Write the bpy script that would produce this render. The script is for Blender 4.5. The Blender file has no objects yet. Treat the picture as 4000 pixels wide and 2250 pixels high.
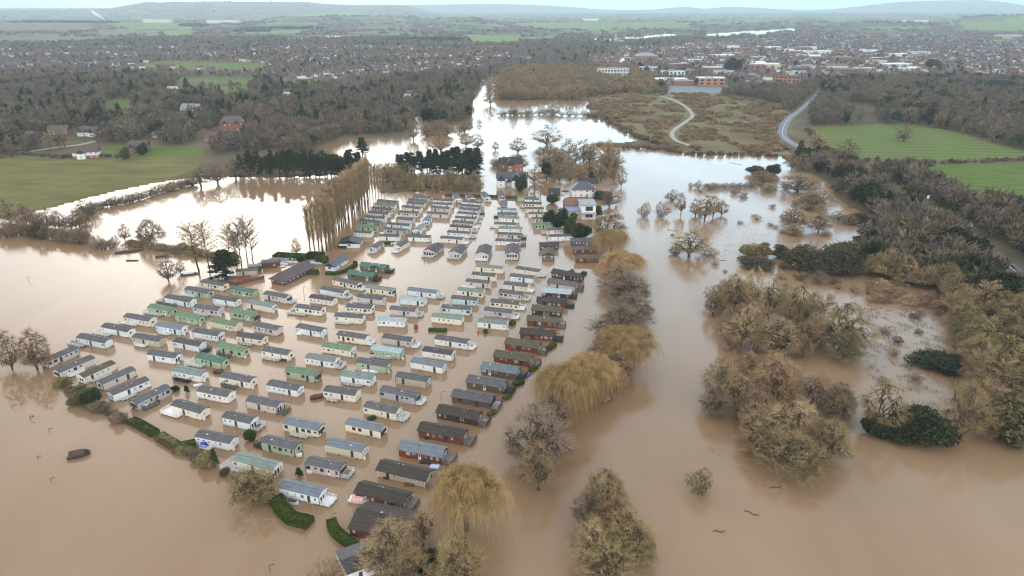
import bpy, math, random
import numpy as np
from mathutils import Vector, Matrix
R = math.radians
rng = np.random.default_rng(7)
random.seed(7)
sc = bpy.context.scene
COL = sc.collection
# ------------------------------------------------------------------ camera
FPX, CX, CY, HOR, CAMH = 1787.0, 1288.0, 724.5, 20.0, 115.0
PITCH = math.atan((CY - HOR) / FPX)
cd = bpy.data.cameras.new('camera'); cam = bpy.data.objects.new('camera', cd); COL.objects.link(cam)
cam.location = (0, 0, CAMH); cam.rotation_euler = (math.pi / 2 - PITCH, 0, 0)
cd.sensor_width = 36.0; cd.lens = 36.0 * FPX / 2576.0; cd.clip_start = 1.0; cd.clip_end = 80000.0
sc.camera = cam
# ------------------------------------------------------------------ world, sun, exposure
SUN_AZ, SUN_EL = R(-20), R(18)
GLOW_AZ, GLOW_EL = R(-22), R(16.5)
w = bpy.data.worlds.new('World'); sc.world = w; w.use_nodes = True
nt = w.node_tree; nt.nodes.clear()
n_out = nt.nodes.new('ShaderNodeOutputWorld'); n_bg = nt.nodes.new('ShaderNodeBackground')
n_sky = nt.nodes.new('ShaderNodeTexSky'); n_sky.sky_type = 'NISHITA'; n_sky.sun_disc = False
n_sky.sun_elevation = SUN_EL; n_sky.sun_rotation = SUN_AZ
n_sky.air_density = 1.0; n_sky.dust_density = 1.2; n_sky.ozone_density = 1.5
n_bg.inputs['Strength'].default_value = 0.11
n_tc = nt.nodes.new('ShaderNodeTexCoord')
n_mp = nt.nodes.new('ShaderNodeMapping'); n_mp.inputs['Scale'].default_value = (1.0, 1.0, 3.5)
n_ns = nt.nodes.new('ShaderNodeTexNoise'); n_ns.inputs['Scale'].default_value = 2.2
n_ns.inputs['Detail'].default_value = 5.0; n_ns.inputs['Roughness'].default_value = 0.55
n_rp = nt.nodes.new('ShaderNodeValToRGB')
n_rp.color_ramp.elements[0].position = 0.3; n_rp.color_ramp.elements[0].color = (6.0, 6.2, 6.6, 1)
n_rp.color_ramp.elements[1].position = 0.72; n_rp.color_ramp.elements[1].color = (9.8, 9.8, 9.8, 1)
n_mx = nt.nodes.new('ShaderNodeMix'); n_mx.data_type = 'RGBA'; n_mx.inputs[0].default_value = 0.68
nt.links.new(n_tc.outputs['Generated'], n_mp.inputs[0]); nt.links.new(n_mp.outputs[0], n_ns.inputs['Vector'])
nt.links.new(n_ns.outputs['Fac'], n_rp.inputs[0])
nt.links.new(n_sky.outputs[0], n_mx.inputs[6]); nt.links.new(n_rp.outputs[0], n_mx.inputs[7])
def wmath(op, a, b_=None):
    n = nt.nodes.new('ShaderNodeMath'); n.operation = op
    for i, q in enumerate((a, b_)):
        if q is None: continue
        if isinstance(q, (int, float)): n.inputs[i].default_value = q
        else: nt.links.new(q, n.inputs[i])
    return n.outputs[0]
# brighter overcast towards the horizon, and the sun's glow through thin cloud
n_sep = nt.nodes.new('ShaderNodeSeparateXYZ'); nt.links.new(n_tc.outputs['Generated'], n_sep.inputs[0])
zz = wmath('MAXIMUM', n_sep.outputs['Z'], 0.0)
hb_ = wmath('EXPONENT', wmath('MULTIPLY', zz, -3.4))
n_cb = nt.nodes.new('ShaderNodeVectorMath'); n_cb.operation = 'SCALE'; n_cb.inputs[0].default_value = (8.5, 9.6, 10.6); nt.links.new(hb_, n_cb.inputs['Scale'])
n_dot = nt.nodes.new('ShaderNodeVectorMath'); n_dot.operation = 'DOT_PRODUCT'; nt.links.new(n_tc.outputs['Generated'], n_dot.inputs[0])
n_dot.inputs[1].default_value = (math.sin(GLOW_AZ) * math.cos(GLOW_EL), math.cos(GLOW_AZ) * math.cos(GLOW_EL), math.sin(GLOW_EL))
gl = wmath('EXPONENT', wmath('MULTIPLY', wmath('SUBTRACT', n_dot.outputs['Value'], 1.0), 34.0))
n_cg = nt.nodes.new('ShaderNodeVectorMath'); n_cg.operation = 'SCALE'; n_cg.inputs[0].default_value = (33, 30, 26.5); nt.links.new(gl, n_cg.inputs['Scale'])
n_a1 = nt.nodes.new('ShaderNodeVectorMath'); n_a2 = nt.nodes.new('ShaderNodeVectorMath')
nt.links.new(n_mx.outputs[2], n_a1.inputs[0]); nt.links.new(n_cb.outputs[0], n_a1.inputs[1]); nt.links.new(n_a1.outputs[0], n_a2.inputs[0]); nt.links.new(n_cg.outputs[0], n_a2.inputs[1])
# added bright sky lobe behind the camera, fill light for camera-facing walls and trees
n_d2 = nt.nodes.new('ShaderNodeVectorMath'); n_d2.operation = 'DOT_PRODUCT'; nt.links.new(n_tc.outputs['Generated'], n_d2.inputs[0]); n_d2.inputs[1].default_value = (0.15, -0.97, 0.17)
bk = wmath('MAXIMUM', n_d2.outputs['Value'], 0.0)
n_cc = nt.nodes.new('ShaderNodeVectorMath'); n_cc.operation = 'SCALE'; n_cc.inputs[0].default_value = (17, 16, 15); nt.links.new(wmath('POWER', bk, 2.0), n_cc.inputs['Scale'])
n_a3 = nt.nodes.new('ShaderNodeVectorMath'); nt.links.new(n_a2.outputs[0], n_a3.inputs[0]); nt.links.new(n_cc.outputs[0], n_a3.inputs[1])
# a broad blue opening in the cloud ahead and to the right
n_d3 = nt.nodes.new('ShaderNodeVectorMath'); n_d3.operation = 'DOT_PRODUCT'; nt.links.new(n_tc.outputs['Generated'], n_d3.inputs[0]); n_d3.inputs[1].default_value = (0.33, 0.92, 0.2)
bl = wmath('MULTIPLY', wmath('POWER', wmath('MAXIMUM', n_d3.outputs['Value'], 0.0), 5.0), wmath('EXPONENT', wmath('MULTIPLY', zz, -1.6)))
n_ce = nt.nodes.new('ShaderNodeVectorMath'); n_ce.operation = 'SCALE'; n_ce.inputs[0].default_value = (3.5, 12.5, 19.5); nt.links.new(bl, n_ce.inputs['Scale'])
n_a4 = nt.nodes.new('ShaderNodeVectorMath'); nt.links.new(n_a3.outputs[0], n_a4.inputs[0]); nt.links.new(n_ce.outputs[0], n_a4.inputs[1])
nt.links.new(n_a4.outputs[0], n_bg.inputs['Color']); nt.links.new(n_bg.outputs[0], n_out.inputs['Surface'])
sdir = Vector((math.sin(SUN_AZ) * math.cos(SUN_EL), math.cos(SUN_AZ) * math.cos(SUN_EL), math.sin(SUN_EL)))
ld = bpy.data.lights.new('sun', 'SUN'); ld.energy = 0.5; ld.angle = R(90); ld.color = (1.0, 0.93, 0.84)
lo = bpy.data.objects.new('sun', ld); COL.objects.link(lo); lo.rotation_euler = (-sdir).to_track_quat('-Z', 'Y').to_euler()
lo.location = (0, 0, 300)
sc.view_settings.view_transform = 'Standard'; sc.view_settings.look = 'None'
sc.view_settings.exposure = 0.12; sc.view_settings.gamma = 1.0
sc.render.engine = 'CYCLES'
cy = sc.cycles
cy.max_bounces = 6; cy.diffuse_bounces = 2; cy.glossy_bounces = 2; cy.volume_bounces = 1; cy.transmission_bounces = 2
cy.use_denoising = True
sc.cycles.filter_width = 1.2
try: cy.denoiser = 'OPENIMAGEDENOISE'
except Exception: pass
try: cy.denoising_prefilter = 'ACCURATE'
except Exception: pass
# ------------------------------------------------------------------ photograph pixel (2576 wide) <-> ground
SP, CP = math.sin(PITCH), math.cos(PITCH)
def ray(u, v):
    x = (np.asarray(u, float) - CX) / FPX; y = -(np.asarray(v, float) - CY) / FPX
    return x, CP + y * SP, -SP + y * CP
def G(u, v, z=0.0):
    x, y, d = ray(u, v); t = (CAMH - z) / -d
    return x * t, y * t
def proj(x, y, z=0.0):
    dep = y * CP + (CAMH - z) * SP; up = y * SP + (z - CAMH) * CP
    return CX + FPX * x / dep, CY - FPX * up / dep, dep
def ztop(u, v, vt):
    """height above water of something standing at ground pixel (u, v) whose top shows at row vt"""
    x, y = G(u, v); k = (CY - vt) / FPX
    # up = k*dep -> y*SP+(z-H)*CP = k*(y*CP+(H-z)*SP)
    return CAMH + (k * y * CP - y * SP) / (CP + k * SP)
def depth(u, v):
    x, y = G(u, v); return y * CP + CAMH * SP
ZF = {1: (773.0, 418.7, 3.0768), 2: (64.4, 644.0, 3.3336), 3: (772.8, 644.0, 3.3336), 4: (322.0, 998.2, 2.857),
      5: (0.0, 0.0, 2.857), 6: (837.2, 0.0, 2.857), 7: (1674.4, 0.0, 2.857), 8: (1674.4, 386.4, 2.857),
      9: (1674.4, 893.2, 2.856), 10: (0.0, 386.4, 2.857), 11: (837.2, 1030.4, 2.857), 12: (1191.4, 322.0, 5.0), 0: (0, 0, 1.0)}
def Z(k, x, y):
    a, b, s = ZF[k]; return a + x / s, b + y / s
# ------------------------------------------------------------------ object helpers
def tag(o, label=None, cat=None, group=None, kind=None):
    if label: o['label'] = label
    if cat: o['category'] = cat
    if group: o['group'] = group
    if kind: o['kind'] = kind
    return o
THINGS = []
def empty(name, loc, rz=0.0, label=None, cat=None, group=None, order=None):
    o = bpy.data.objects.new(name, None); COL.objects.link(o); o.location = loc; o.rotation_euler = (0, 0, rz)
    o.empty_display_size = 0.5
    tag(o, label, cat, group)
    if label: THINGS.append(o)
    return o
def link(name, me, parent=None, loc=(0, 0, 0), rz=0.0):
    o = bpy.data.objects.new(name, me); COL.objects.link(o); o.location = loc; o.rotation_euler = (0, 0, rz)
    if parent is not None: o.parent = parent
    return o
class MB:
    def __init__(s): s.v = []; s.f = []; s.m = []; s.mats = []
    def mi(s, m):
        if m not in s.mats: s.mats.append(m)
        return s.mats.index(m)
    def add(s, vs, fs, m):
        k = len(s.v); i = s.mi(m); s.v += [tuple(p) for p in vs]
        s.f += [tuple(k + q for q in f) for f in fs]; s.m += [i] * len(fs); return s
    def box(s, x0, x1, y0, y1, z0, z1, m, rz=0, c=(0, 0)):
        vs = [(x, y, z) for z in (z0, z1) for x, y in ((x0, y0), (x1, y0), (x1, y1), (x0, y1))]
        if rz:
            ca, sa = math.cos(rz), math.sin(rz)
            vs = [(c[0] + (x - c[0]) * ca - (y - c[1]) * sa, c[1] + (x - c[0]) * sa + (y - c[1]) * ca, z) for x, y, z in vs]
        return s.add(vs, [(0, 3, 2, 1), (4, 5, 6, 7), (0, 1, 5, 4), (1, 2, 6, 5), (2, 3, 7, 6), (3, 0, 4, 7)], m)
    def bar(s, p, q, r, m, n=4):
        p = Vector(p); q = Vector(q); d = (q - p)
        if d.length < 1e-6: return s
        d.normalize(); a = d.orthogonal().normalized(); b = d.cross(a); vs = []
        for e in (p, q):
            for i in range(n):
                t = 2 * math.pi * i / n + math.pi / 4; vs.append(e + a * (r * math.cos(t)) + b * (r * math.sin(t)))
        fs = [(i, (i + 1) % n, n + (i + 1) % n, n + i) for i in range(n)] + [tuple(range(n))[::-1], tuple(range(n, 2 * n))]
        return s.add(vs, fs, m)
    def mesh(s, name):
        me = bpy.data.meshes.new(name); me.from_pydata(s.v, [], s.f)
        for m in s.mats: me.materials.append(m)
        if len(s.mats) > 1: me.polygons.foreach_set('material_index', s.m)
        me.update(); return me
    def build(s, name, parent=None, loc=(0, 0, 0), rz=0.0): return link(name, s.mesh(name), parent, loc, rz)
def soup(name, V, k, mat, colors=None, smooth=False):
    """a mesh from an (n*k, 3) array of corners, k corners a face"""
    V = np.ascontiguousarray(V.reshape(-1, 3), dtype=np.float32); n = len(V) // k
    me = bpy.data.meshes.new(name); me.vertices.add(len(V)); me.vertices.foreach_set('co', V.ravel())
    me.loops.add(n * k); me.loops.foreach_set('vertex_index', np.arange(n * k, dtype=np.int32))
    me.polygons.add(n); me.polygons.foreach_set('loop_start', np.arange(0, n * k, k, dtype=np.int32))
    try: me.polygons.foreach_set('loop_total', np.full(n, k, dtype=np.int32))
    except Exception: pass
    for m in (mat if isinstance(mat, (list, tuple)) else [mat]): me.materials.append(m)
    if colors is not None:
        a = me.color_attributes.new('tint', 'FLOAT_COLOR', 'POINT')
        c = np.ones((len(V), 4), dtype=np.float32); c[:, :3] = colors.reshape(-1, 3); a.data.foreach_set('color', c.ravel())
    me.update(calc_edges=True); return me
# ------------------------------------------------------------------ materials
MATS = {}
def mat(name, col, rough=0.6, var=0.12, scale=1.5, rand=0.0, metal=0.0, spec=0.5, bump=0.0, attr=None, stretch=None, col2=None, bscale=None):
    if name in MATS: return MATS[name]
    m = bpy.data.materials.new(name); m.use_nodes = True; t = m.node_tree; b = t.nodes['Principled BSDF']
    b.inputs['Roughness'].default_value = rough; b.inputs['Metallic'].default_value = metal
    b.inputs['Specular IOR Level'].default_value = spec
    tc = t.nodes.new('ShaderNodeTexCoord'); mp = t.nodes.new('ShaderNodeMapping')
    if stretch: mp.inputs['Scale'].default_value = stretch
    ns = t.nodes.new('ShaderNodeTexNoise'); ns.inputs['Scale'].default_value = scale; ns.inputs['Detail'].default_value = 4
    t.links.new(tc.outputs['Object'], mp.inputs[0]); t.links.new(mp.outputs[0], ns.inputs['Vector'])
    rp = t.nodes.new('ShaderNodeValToRGB'); e = rp.color_ramp.elements
    e[0].position = 0.3; e[1].position = 0.7
    c2 = col2 or tuple(min(1, c * (1 + var)) for c in col)
    e[0].color = tuple(c * (1 - var) for c in col) + (1,); e[1].color = tuple(c2) + (1,)
    t.links.new(ns.outputs['Fac'], rp.inputs[0]); out = rp.outputs[0]
    if attr:
        at = t.nodes.new('ShaderNodeAttribute'); at.attribute_name = attr
        mm = t.nodes.new('ShaderNodeMix'); mm.data_type = 'RGBA'; mm.blend_type = 'MULTIPLY'; mm.inputs[0].default_value = 1
        t.links.new(out, mm.inputs[6]); t.links.new(at.outputs['Color'], mm.inputs[7]); out = mm.outputs[2]
    if rand:
        oi = t.nodes.new('ShaderNodeObjectInfo'); mr = t.nodes.new('ShaderNodeMapRange')
        mr.inputs['To Min'].default_value = 1 - rand; mr.inputs['To Max'].default_value = 1 + rand
        hs = t.nodes.new('ShaderNodeHueSaturation')
        t.links.new(oi.outputs['Random'], mr.inputs['Value']); t.links.new(mr.outputs[0], hs.inputs['Value'])
        t.links.new(out, hs.inputs['Color']); out = hs.outputs[0]
    t.links.new(out, b.inputs['Base Color'])
    if bump:
        bp = t.nodes.new('ShaderNodeBump'); bp.inputs['Strength'].default_value = bump; bp.inputs['Distance'].default_value = 0.05
        n2 = t.nodes.new('ShaderNodeTexNoise'); n2.inputs['Scale'].default_value = bscale or 8; t.links.new(mp.outputs[0], n2.inputs['Vector'])
        t.links.new(n2.outputs['Fac'], bp.inputs['Height']); t.links.new(bp.outputs[0], b.inputs['Normal'])
    MATS[name] = m; return m
# ------------------------------------------------------------------ water and land outlines (pixel outlines laid out on the ground)
WATER = [
 # the flood: everything in front of the shoreline
 [(-1600, 470), (-300, 560), (0, 548), (60, 537), (130, 523), (215, 498), (330, 472), (420, 455), (500, 446), (600, 446), (700, 447), (830, 440), (905, 445), (860, 392), (815, 378), (800, 370), (850, 350), (880, 346), (905, 352), (960, 345), (1000, 348), (1040, 335), (1042, 300), (1052, 288), (1062, 300), (1066, 325), (1120, 318),
  (1186, 312), (1186, 270), (1195, 235), (1210, 205), (1238, 194), (1262, 188), (1268, 196), (1250, 214), (1242, 243), (1300, 244), (1470, 246), (1482, 262), (1482, 296), (1520, 302), (1560, 326), (1612, 348), (1590, 357), (1500, 362), (1500, 372), (1600, 372), (1700, 380), (1800, 392), (1850, 388), (1900, 386), (1960, 392), (2000, 420),
  (2060, 450), (2100, 470), (2090, 490), (2130, 515), (2190, 545), (2206, 565), (2196, 592), (2170, 610), (2150, 640), (2170, 680), (2250, 705), (2370, 730), (2405, 790), (2415, 870), (2440, 930), (2430, 1000), (2440, 1080), (2500, 1098), (2576, 1100), (3200, 1120), (4300, 1150), (9000, 1300), (9000, 1e5), (-9000, 1e5), (-9000, 600)],
 [(1458, 103), (1500, 97), (1560, 96), (1690, 85), (1700, 89), (1692, 96), (1600, 103), (1500, 106)],
 [(1763, 95), (1770, 88), (1850, 81), (1960, 74), (1985, 66), (2008, 68), (1995, 78), (1930, 84), (1850, 90)],
 [(1158, 122), (1190, 118), (1252, 117), (1252, 122), (1200, 125)], [(1298, 119), (1345, 118), (1345, 125), (1310, 124)],
 [(1258, 131), (1275, 129), (1280, 135), (1262, 137)], [(1452, 131), (1492, 130), (1488, 138), (1465, 139)], [(1508, 133), (1530, 132), (1530, 138)],
 [(1540, 164), (1548, 150), (1585, 143), (1602, 145), (1580, 152), (1566, 163)], [(1400, 120), (1415, 131), (1440, 133), (1420, 122)],
]
LAND_IN_WATER = [[(1150, 440), (1190, 436), (1180, 470), (1150, 478), (960, 486), (950, 470), (985, 440)],
                 [(1560, 364), (1640, 364), (1700, 372), (1560, 370)]]
FIELDS = {  # name -> (material key, outlines)
 'rough_pasture': ('f_olive', [[(-1600, 360), (-300, 398), (0, 402), (60, 392), (160, 402), (300, 399), (515, 392), (498, 425), (420, 456), (330, 474), (215, 499), (130, 524), (60, 538), (0, 549), (-300, 562), (-1600, 520)]]),
 'lawn': ('f_green', [[(255, 371), (330, 366), (420, 369), (512, 372), (515, 392), (400, 397), (270, 395)],
                      [(268, 252), (332, 250), (334, 284), (258, 284)], [(1040, 282), (1066, 278), (1066, 286), (1042, 290)],
                      [(367, 158), (450, 155), (665, 160), (660, 176), (520, 178), (450, 172), (325, 171)],
                      [(360, 197), (560, 195), (660, 197), (640, 211), (500, 209), (420, 204)], [(420, 221), (640, 219), (630, 231), (430, 230)],
                      [(703, 203), (815, 200), (812, 213), (706, 214)], [(262, 212), (290, 212), (290, 228), (268, 228)]]),
 'mown_field': ('f_stripe', [[(2030, 335), (2080, 320), (2160, 315), (2300, 316), (2380, 328), (2450, 349), (2540, 374), (2620, 390), (3300, 440), (3300, 470), (2576, 398), (2300, 407), (2240, 411), (2150, 396), (2100, 384), (2060, 362)]]),
 'green_field': ('f_green2', [[(2285, 419), (2400, 415), (2576, 411), (3300, 470), (3600, 640), (2576, 500), (2440, 484), (2380, 454), (2330, 436)]]),
 'meadow': ('f_far', [[(252, 66), (420, 63), (490, 72), (480, 75), (300, 73)], [(406, 80), (440, 76), (497, 78), (480, 90), (420, 92)], [(609, 79), (756, 77), (762, 85), (620, 86)],
                   [(1022, 93), (1160, 92), (1166, 105), (1060, 103)], [(1172, 88), (1313, 90), (1306, 106), (1240, 109), (1176, 105)],
                   [(1285, 62), (1500, 57), (1738, 62), (1730, 73), (1500, 73), (1380, 76)], [(1760, 56), (2100, 55), (2060, 64), (1780, 66)], [(2410, 70), (2576, 64), (2700, 70), (2700, 78), (2430, 77)],
                   [(2486, 101), (2546, 98), (2550, 107), (2495, 109)], [(2200, 60), (2400, 54), (2420, 62), (2230, 68)], [(720, 45), (900, 42), (960, 50), (760, 54)], [(1290, 95), (1390, 93), (1400, 99), (1300, 101)]]),
 'ploughed_field': ('f_brown', [[(-200, 96), (120, 90), (320, 97), (200, 108), (-200, 112)], [(250, 75), (400, 76), (400, 88), (250, 86)], [(640, 90), (900, 88), (1000, 94), (760, 98)], [(1080, 109), (1200, 110), (1180, 117), (1090, 115)], [(0, 62), (230, 64), (230, 76), (0, 80)]]),
 'marsh': ('f_marsh', [[(1484, 246), (1560, 236), (1650, 238), (1800, 236), (1960, 262), (2010, 305), (1960, 345), (1990, 392), (1850, 386), (1800, 390), (1700, 378), (1620, 350), (1562, 325), (1525, 300), (1484, 294)]]),
 'tarmac': ('asphalt_wet', [[(1672, 222), (1690, 215), (1830, 217), (1850, 226), (1790, 238), (1680, 236)], [(1905, 205), (2040, 208), (2010, 225), (1900, 220)]]),
}
def inside(poly, u, v):
    c = np.zeros(u.shape, bool); p = np.array(poly, float); j = len(p) - 1
    x0, x1, y0, y1 = p[:, 0].min(), p[:, 0].max(), p[:, 1].min(), p[:, 1].max()
    bb = (u >= x0) & (u <= x1) & (v >= y0) & (v <= y1)
    uu, vv = u[bb], v[bb]; cc = np.zeros(uu.shape, bool)
    for i in range(len(p)):
        xi, yi = p[i]; xj, yj = p[j]
        if yi != yj:
            cc ^= ((yi > vv) != (yj > vv)) & (uu < (xj - xi) * (vv - yi) / (yj - yi) + xi)
        j = i
    c[bb] = cc; return c
def wet(u, v):
    c = np.zeros(u.shape, bool)
    for p in WATER: c |= inside(p, u, v)
    for p in LAND_IN_WATER: c &= ~inside(p, u, v)
    return c
def snoise(x, y, s, seed):
    r = np.random.default_rng(seed); out = np.zeros_like(x)
    for k in range(5):
        a = r.uniform(0, 6.28); f = (1.7 ** k) / s; ph = r.uniform(0, 6.28)
        out += np.sin((x * math.cos(a) + y * math.sin(a)) * f * 6.28 + ph + 1.3 * np.sin((x * math.sin(a) - y * math.cos(a)) * f * 4 + ph)) / (1.5 ** k)
    return out / 2.2
# far ridges: (distance, half width in front, half width behind, skyline in pixels)
RIDGES = [
 (14000, 5500, 2500, [(-900, 24), (150, 24), (273, 22), (301, 17), (367, 5), (402, 6.5), (437, 4), (490, 5.5), (540, 3.5), (612, 4.5), (682, 5), (770, 5.5), (822, 10), (900, 13), (960, 12), (1019, 13), (1050, 20), (1085, 30), (1150, 34), (3500, 34)]),
 (23000, 6500, 3500, [(-900, 22), (300, 20), (900, 15), (1134, 11), (1240, 9.5), (1290, 10.5), (1362, 13), (1432, 17), (1500, 23), (1560, 25), (1640, 24), (1674, 21), (1726, 16.5), (1772, 22), (1831, 17), (1901, 19), (1975, 24), (2040, 25), (2094, 23), (2181, 14), (2230, 8), (2269, 4.5), (2374, 1.5), (2479, 0.5), (2531, 6), (2576, 14), (2700, 22), (3500, 24)]),
 (5600, 900, 1100, [(-900, 60), (1040, 60), (1100, 48), (1140, 43), (1185, 43), (1220, 50), (1260, 60), (3500, 60)]),
 (6600, 1100, 1200, [(-900, 60), (640, 60), (700, 44), (760, 40), (900, 40), (1060, 42), (1100, 60), (2300, 60), (2420, 44), (2500, 40), (2700, 36), (3500, 36)]),
]
_RT = []
for D_, wf, wb, prof in RIDGES:
    pu = np.array([p[0] for p in prof], float); pv = np.array([p[1] for p in prof], float)
    x, y, d = ray(pu, pv); az = np.arctan2(x, y); el = d / np.hypot(x, y)
    _RT.append((D_, wf, wb, az, np.maximum(CAMH + D_ * el, 0)))
def relief(x, y):
    d = np.hypot(x, y); az = np.arctan2(x, y); h = np.zeros_like(d)
    for D_, wf, wb, a, top in _RT:
        t = np.where(d < D_, (D_ - d) / wf, (d - D_) / wb); k = np.where(t < 1, 0.5 + 0.5 * np.cos(np.pi * np.clip(t, 0, 1)), 0)
        h = np.maximum(h, k * np.interp(az, a, top) * (1 + 0.035 * snoise(x, y, 2500.0, 5) * (t > 0.12)))
    return h
def ground_z(x, y):
    x = np.asarray(x, float); y = np.asarray(y, float)
    u, v, dep = proj(x, y); r = relief(x, y)
    return np.where(wet(u, v) & (dep > 0), -1.5, 0.55) + r
m_land = mat('land', (0.125, 0.1, 0.062), 0.95, 0.35, 0.02, spec=0.1, col2=(0.165, 0.13, 0.075))
m_far = bpy.data.materials.new('farmland'); m_far.use_nodes = True
t = m_far.node_tree; b = t.nodes['Principled BSDF']; b.inputs['Roughness'].default_value = 0.95; b.inputs['Specular IOR Level'].default_value = 0.1
tc = t.nodes.new('ShaderNodeTexCoord'); mp = t.nodes.new('ShaderNodeMapping'); mp.inputs['Scale'].default_value = (1 / 420, 1 / 420, 0.0001)
vo = t.nodes.new('ShaderNodeTexVoronoi'); vo.inputs['Scale'].default_value = 1.0; vo.inputs['Randomness'].default_value = 0.9
t.links.new(tc.outputs['Object'], mp.inputs[0]); t.links.new(mp.outputs[0], vo.inputs['Vector'])
sp = t.nodes.new('ShaderNodeSeparateColor'); rp = t.nodes.new('ShaderNodeValToRGB'); rp.color_ramp.interpolation = 'CONSTANT'
els = rp.color_ramp.elements; els[0].position = 0; els[0].color = (0.115, 0.105, 0.07, 1); els[1].position = 0.25; els[1].color = (0.13, 0.19, 0.06, 1)
for p_, c_ in ((0.42, (0.15, 0.13, 0.085)), (0.55, (0.1, 0.13, 0.06)), (0.7, (0.17, 0.2, 0.09)), (0.85, (0.09, 0.08, 0.055))):
    e = els.new(p_); e.color = c_ + (1,)
t.links.new(vo.outputs['Color'], sp.inputs[0]); t.links.new(sp.outputs[0], rp.inputs[0])
v2 = t.nodes.new('ShaderNodeTexVoronoi'); v2.feature = 'DISTANCE_TO_EDGE'; v2.inputs['Scale'].default_value = 1.0; v2.inputs['Randomness'].default_value = 0.9
t.links.new(mp.outputs[0], v2.inputs['Vector'])
lt = t.nodes.new('ShaderNodeMath'); lt.operation = 'LESS_THAN'; lt.inputs[1].default_value = 0.045; t.links.new(v2.outputs['Distance'], lt.inputs[0])
ns = t.nodes.new('ShaderNodeTexNoise'); ns.inputs['Scale'].default_value = 1.6; ns.inputs['Detail'].default_value = 5; t.links.new(mp.outputs[0], ns.inputs['Vector'])
gt = t.nodes.new('ShaderNodeMath'); gt.operation = 'GREATER_THAN'; gt.inputs[1].default_value = 0.57; t.links.new(ns.outputs['Fac'], gt.inputs[0])
mxx = t.nodes.new('ShaderNodeMath'); mxx.operation = 'MAXIMUM'; t.links.new(lt.outputs[0], mxx.inputs[0]); t.links.new(gt.outputs[0], mxx.inputs[1])
mm = t.nodes.new('ShaderNodeMix'); mm.data_type = 'RGBA'; t.links.new(mxx.outputs[0], mm.inputs[0]); t.links.new(rp.outputs[0], mm.inputs[6]); mm.inputs[7].default_value = (0.075, 0.065, 0.045, 1)
t.links.new(mm.outputs[2], b.inputs['Base Color'])
mat('f_olive', (0.13, 0.14, 0.042), 0.95, 0.22, 0.03, spec=0.1, col2=(0.19, 0.165, 0.055), stretch=(1, 2.5, 1))
mat('f_green', (0.105, 0.145, 0.03), 0.95, 0.15, 0.03, spec=0.1)
mat('f_green2', (0.10, 0.15, 0.028), 0.95, 0.25, 0.05, spec=0.1, stretch=(1, 5, 1))
mat('f_far', (0.15, 0.22, 0.06), 0.95, 0.12, 0.004, spec=0.1)
mat('f_brown', (0.16, 0.135, 0.095), 0.95, 0.1, 0.004, spec=0.1)
mat('f_marsh', (0.16, 0.11, 0.06), 0.95, 0.3, 0.012, spec=0.1, col2=(0.21, 0.19, 0.085))
mat('asphalt_wet', (0.13, 0.135, 0.15), 0.6, 0.15, 0.05, spec=0.3)
m = mat('f_stripe', (0.10, 0.14, 0.03), 0.95, 0.1, 0.03, spec=0.1); t = m.node_tree
wv = t.nodes.new('ShaderNodeTexWave'); wv.inputs['Scale'].default_value = 0.021; wv.inputs['Distortion'].default_value = 0.6; wv.bands_direction = 'Y'; wv.inputs['Detail'].default_value = 1
tcs = [n for n in t.nodes if n.type == 'TEX_COORD'][0]; rmp = [n for n in t.nodes if n.type == 'VALTORGB'][0]
mps = t.nodes.new('ShaderNodeMapping'); mps.inputs['Rotation'].default_value = (0, 0, R(8)); t.links.new(tcs.outputs['Object'], mps.inputs[0]); t.links.new(mps.outputs[0], wv.inputs['Vector'])
mm = t.nodes.new('ShaderNodeMix'); mm.data_type = 'RGBA'; t.links.new(wv.outputs['Fac'], mm.inputs[0]); t.links.new(rmp.outputs[0], mm.inputs[6]); mm.inputs[7].default_value = (0.135, 0.175, 0.05, 1)
t.links.new(mm.outputs[2], t.nodes['Principled BSDF'].inputs['Base Color'])
# one polar sheet of ground from under the camera to the far hills
NA = 1000
azs = np.linspace(R(-62), R(62), NA)
vv_ = np.concatenate([np.array([26.8, 27.6, 28.5, 29.5, 30.5, 32, 33.5, 35, 36.5, 38, 40]), np.arange(41.5, 110, 1.5), np.arange(110, 700, 2.6), np.arange(700, 1449, 5), np.array([1500, 1600, 1800, 2300])])
xx_, yy_, dd_ = ray(CX, vv_); ds = CAMH * yy_ / -dd_
ds = np.concatenate([np.linspace(30000, 4600, 110), ds[ds < 4500]])
NR = len(ds)
AZ, DS = np.meshgrid(azs, ds); X = np.sin(AZ) * DS; Y = np.cos(AZ) * DS
jit = np.minimum(DS * 0.0016, 9)
Xn = X + snoise(X, Y, 14.0, 11) * jit; Yn = Y + snoise(X, Y, 11.0, 12) * jit * 2.0
U, V, DEP = proj(Xn, Yn)
W_ = wet(U, V)
Zg = np.where(W_, -1.5, 0.55 + 0.12 * snoise(X, Y, 60, 3)) + relief(X, Y)
pts = np.stack([X, Y, Zg], -1).reshape(-1, 3).astype(np.float32)
idx = np.arange(NR * NA).reshape(NR, NA)
quads = np.stack([idx[:-1, :-1], idx[1:, :-1], idx[1:, 1:], idx[:-1, 1:]], -1).reshape(-1, 4)
Xc = (X[:-1, :-1] + X[1:, 1:]) / 2; Yc = (Y[:-1, :-1] + Y[1:, 1:]) / 2
Uc, Vc, _ = proj(Xc + snoise(Xc, Yc, 30., 21) * DS[:-1, :-1] * .001, Yc + snoise(Xc, Yc, 30., 22) * DS[:-1, :-1] * .002)
anyland = ~(W_[:-1, :-1] & W_[1:, :-1] & W_[1:, 1:] & W_[:-1, 1:])
cls = np.zeros(Uc.shape, int); names = list(FIELDS)
for k, nme in enumerate(names):
    for p in FIELDS[nme][1]: cls[inside(p, Uc, Vc) & anyland] = k + 1
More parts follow.
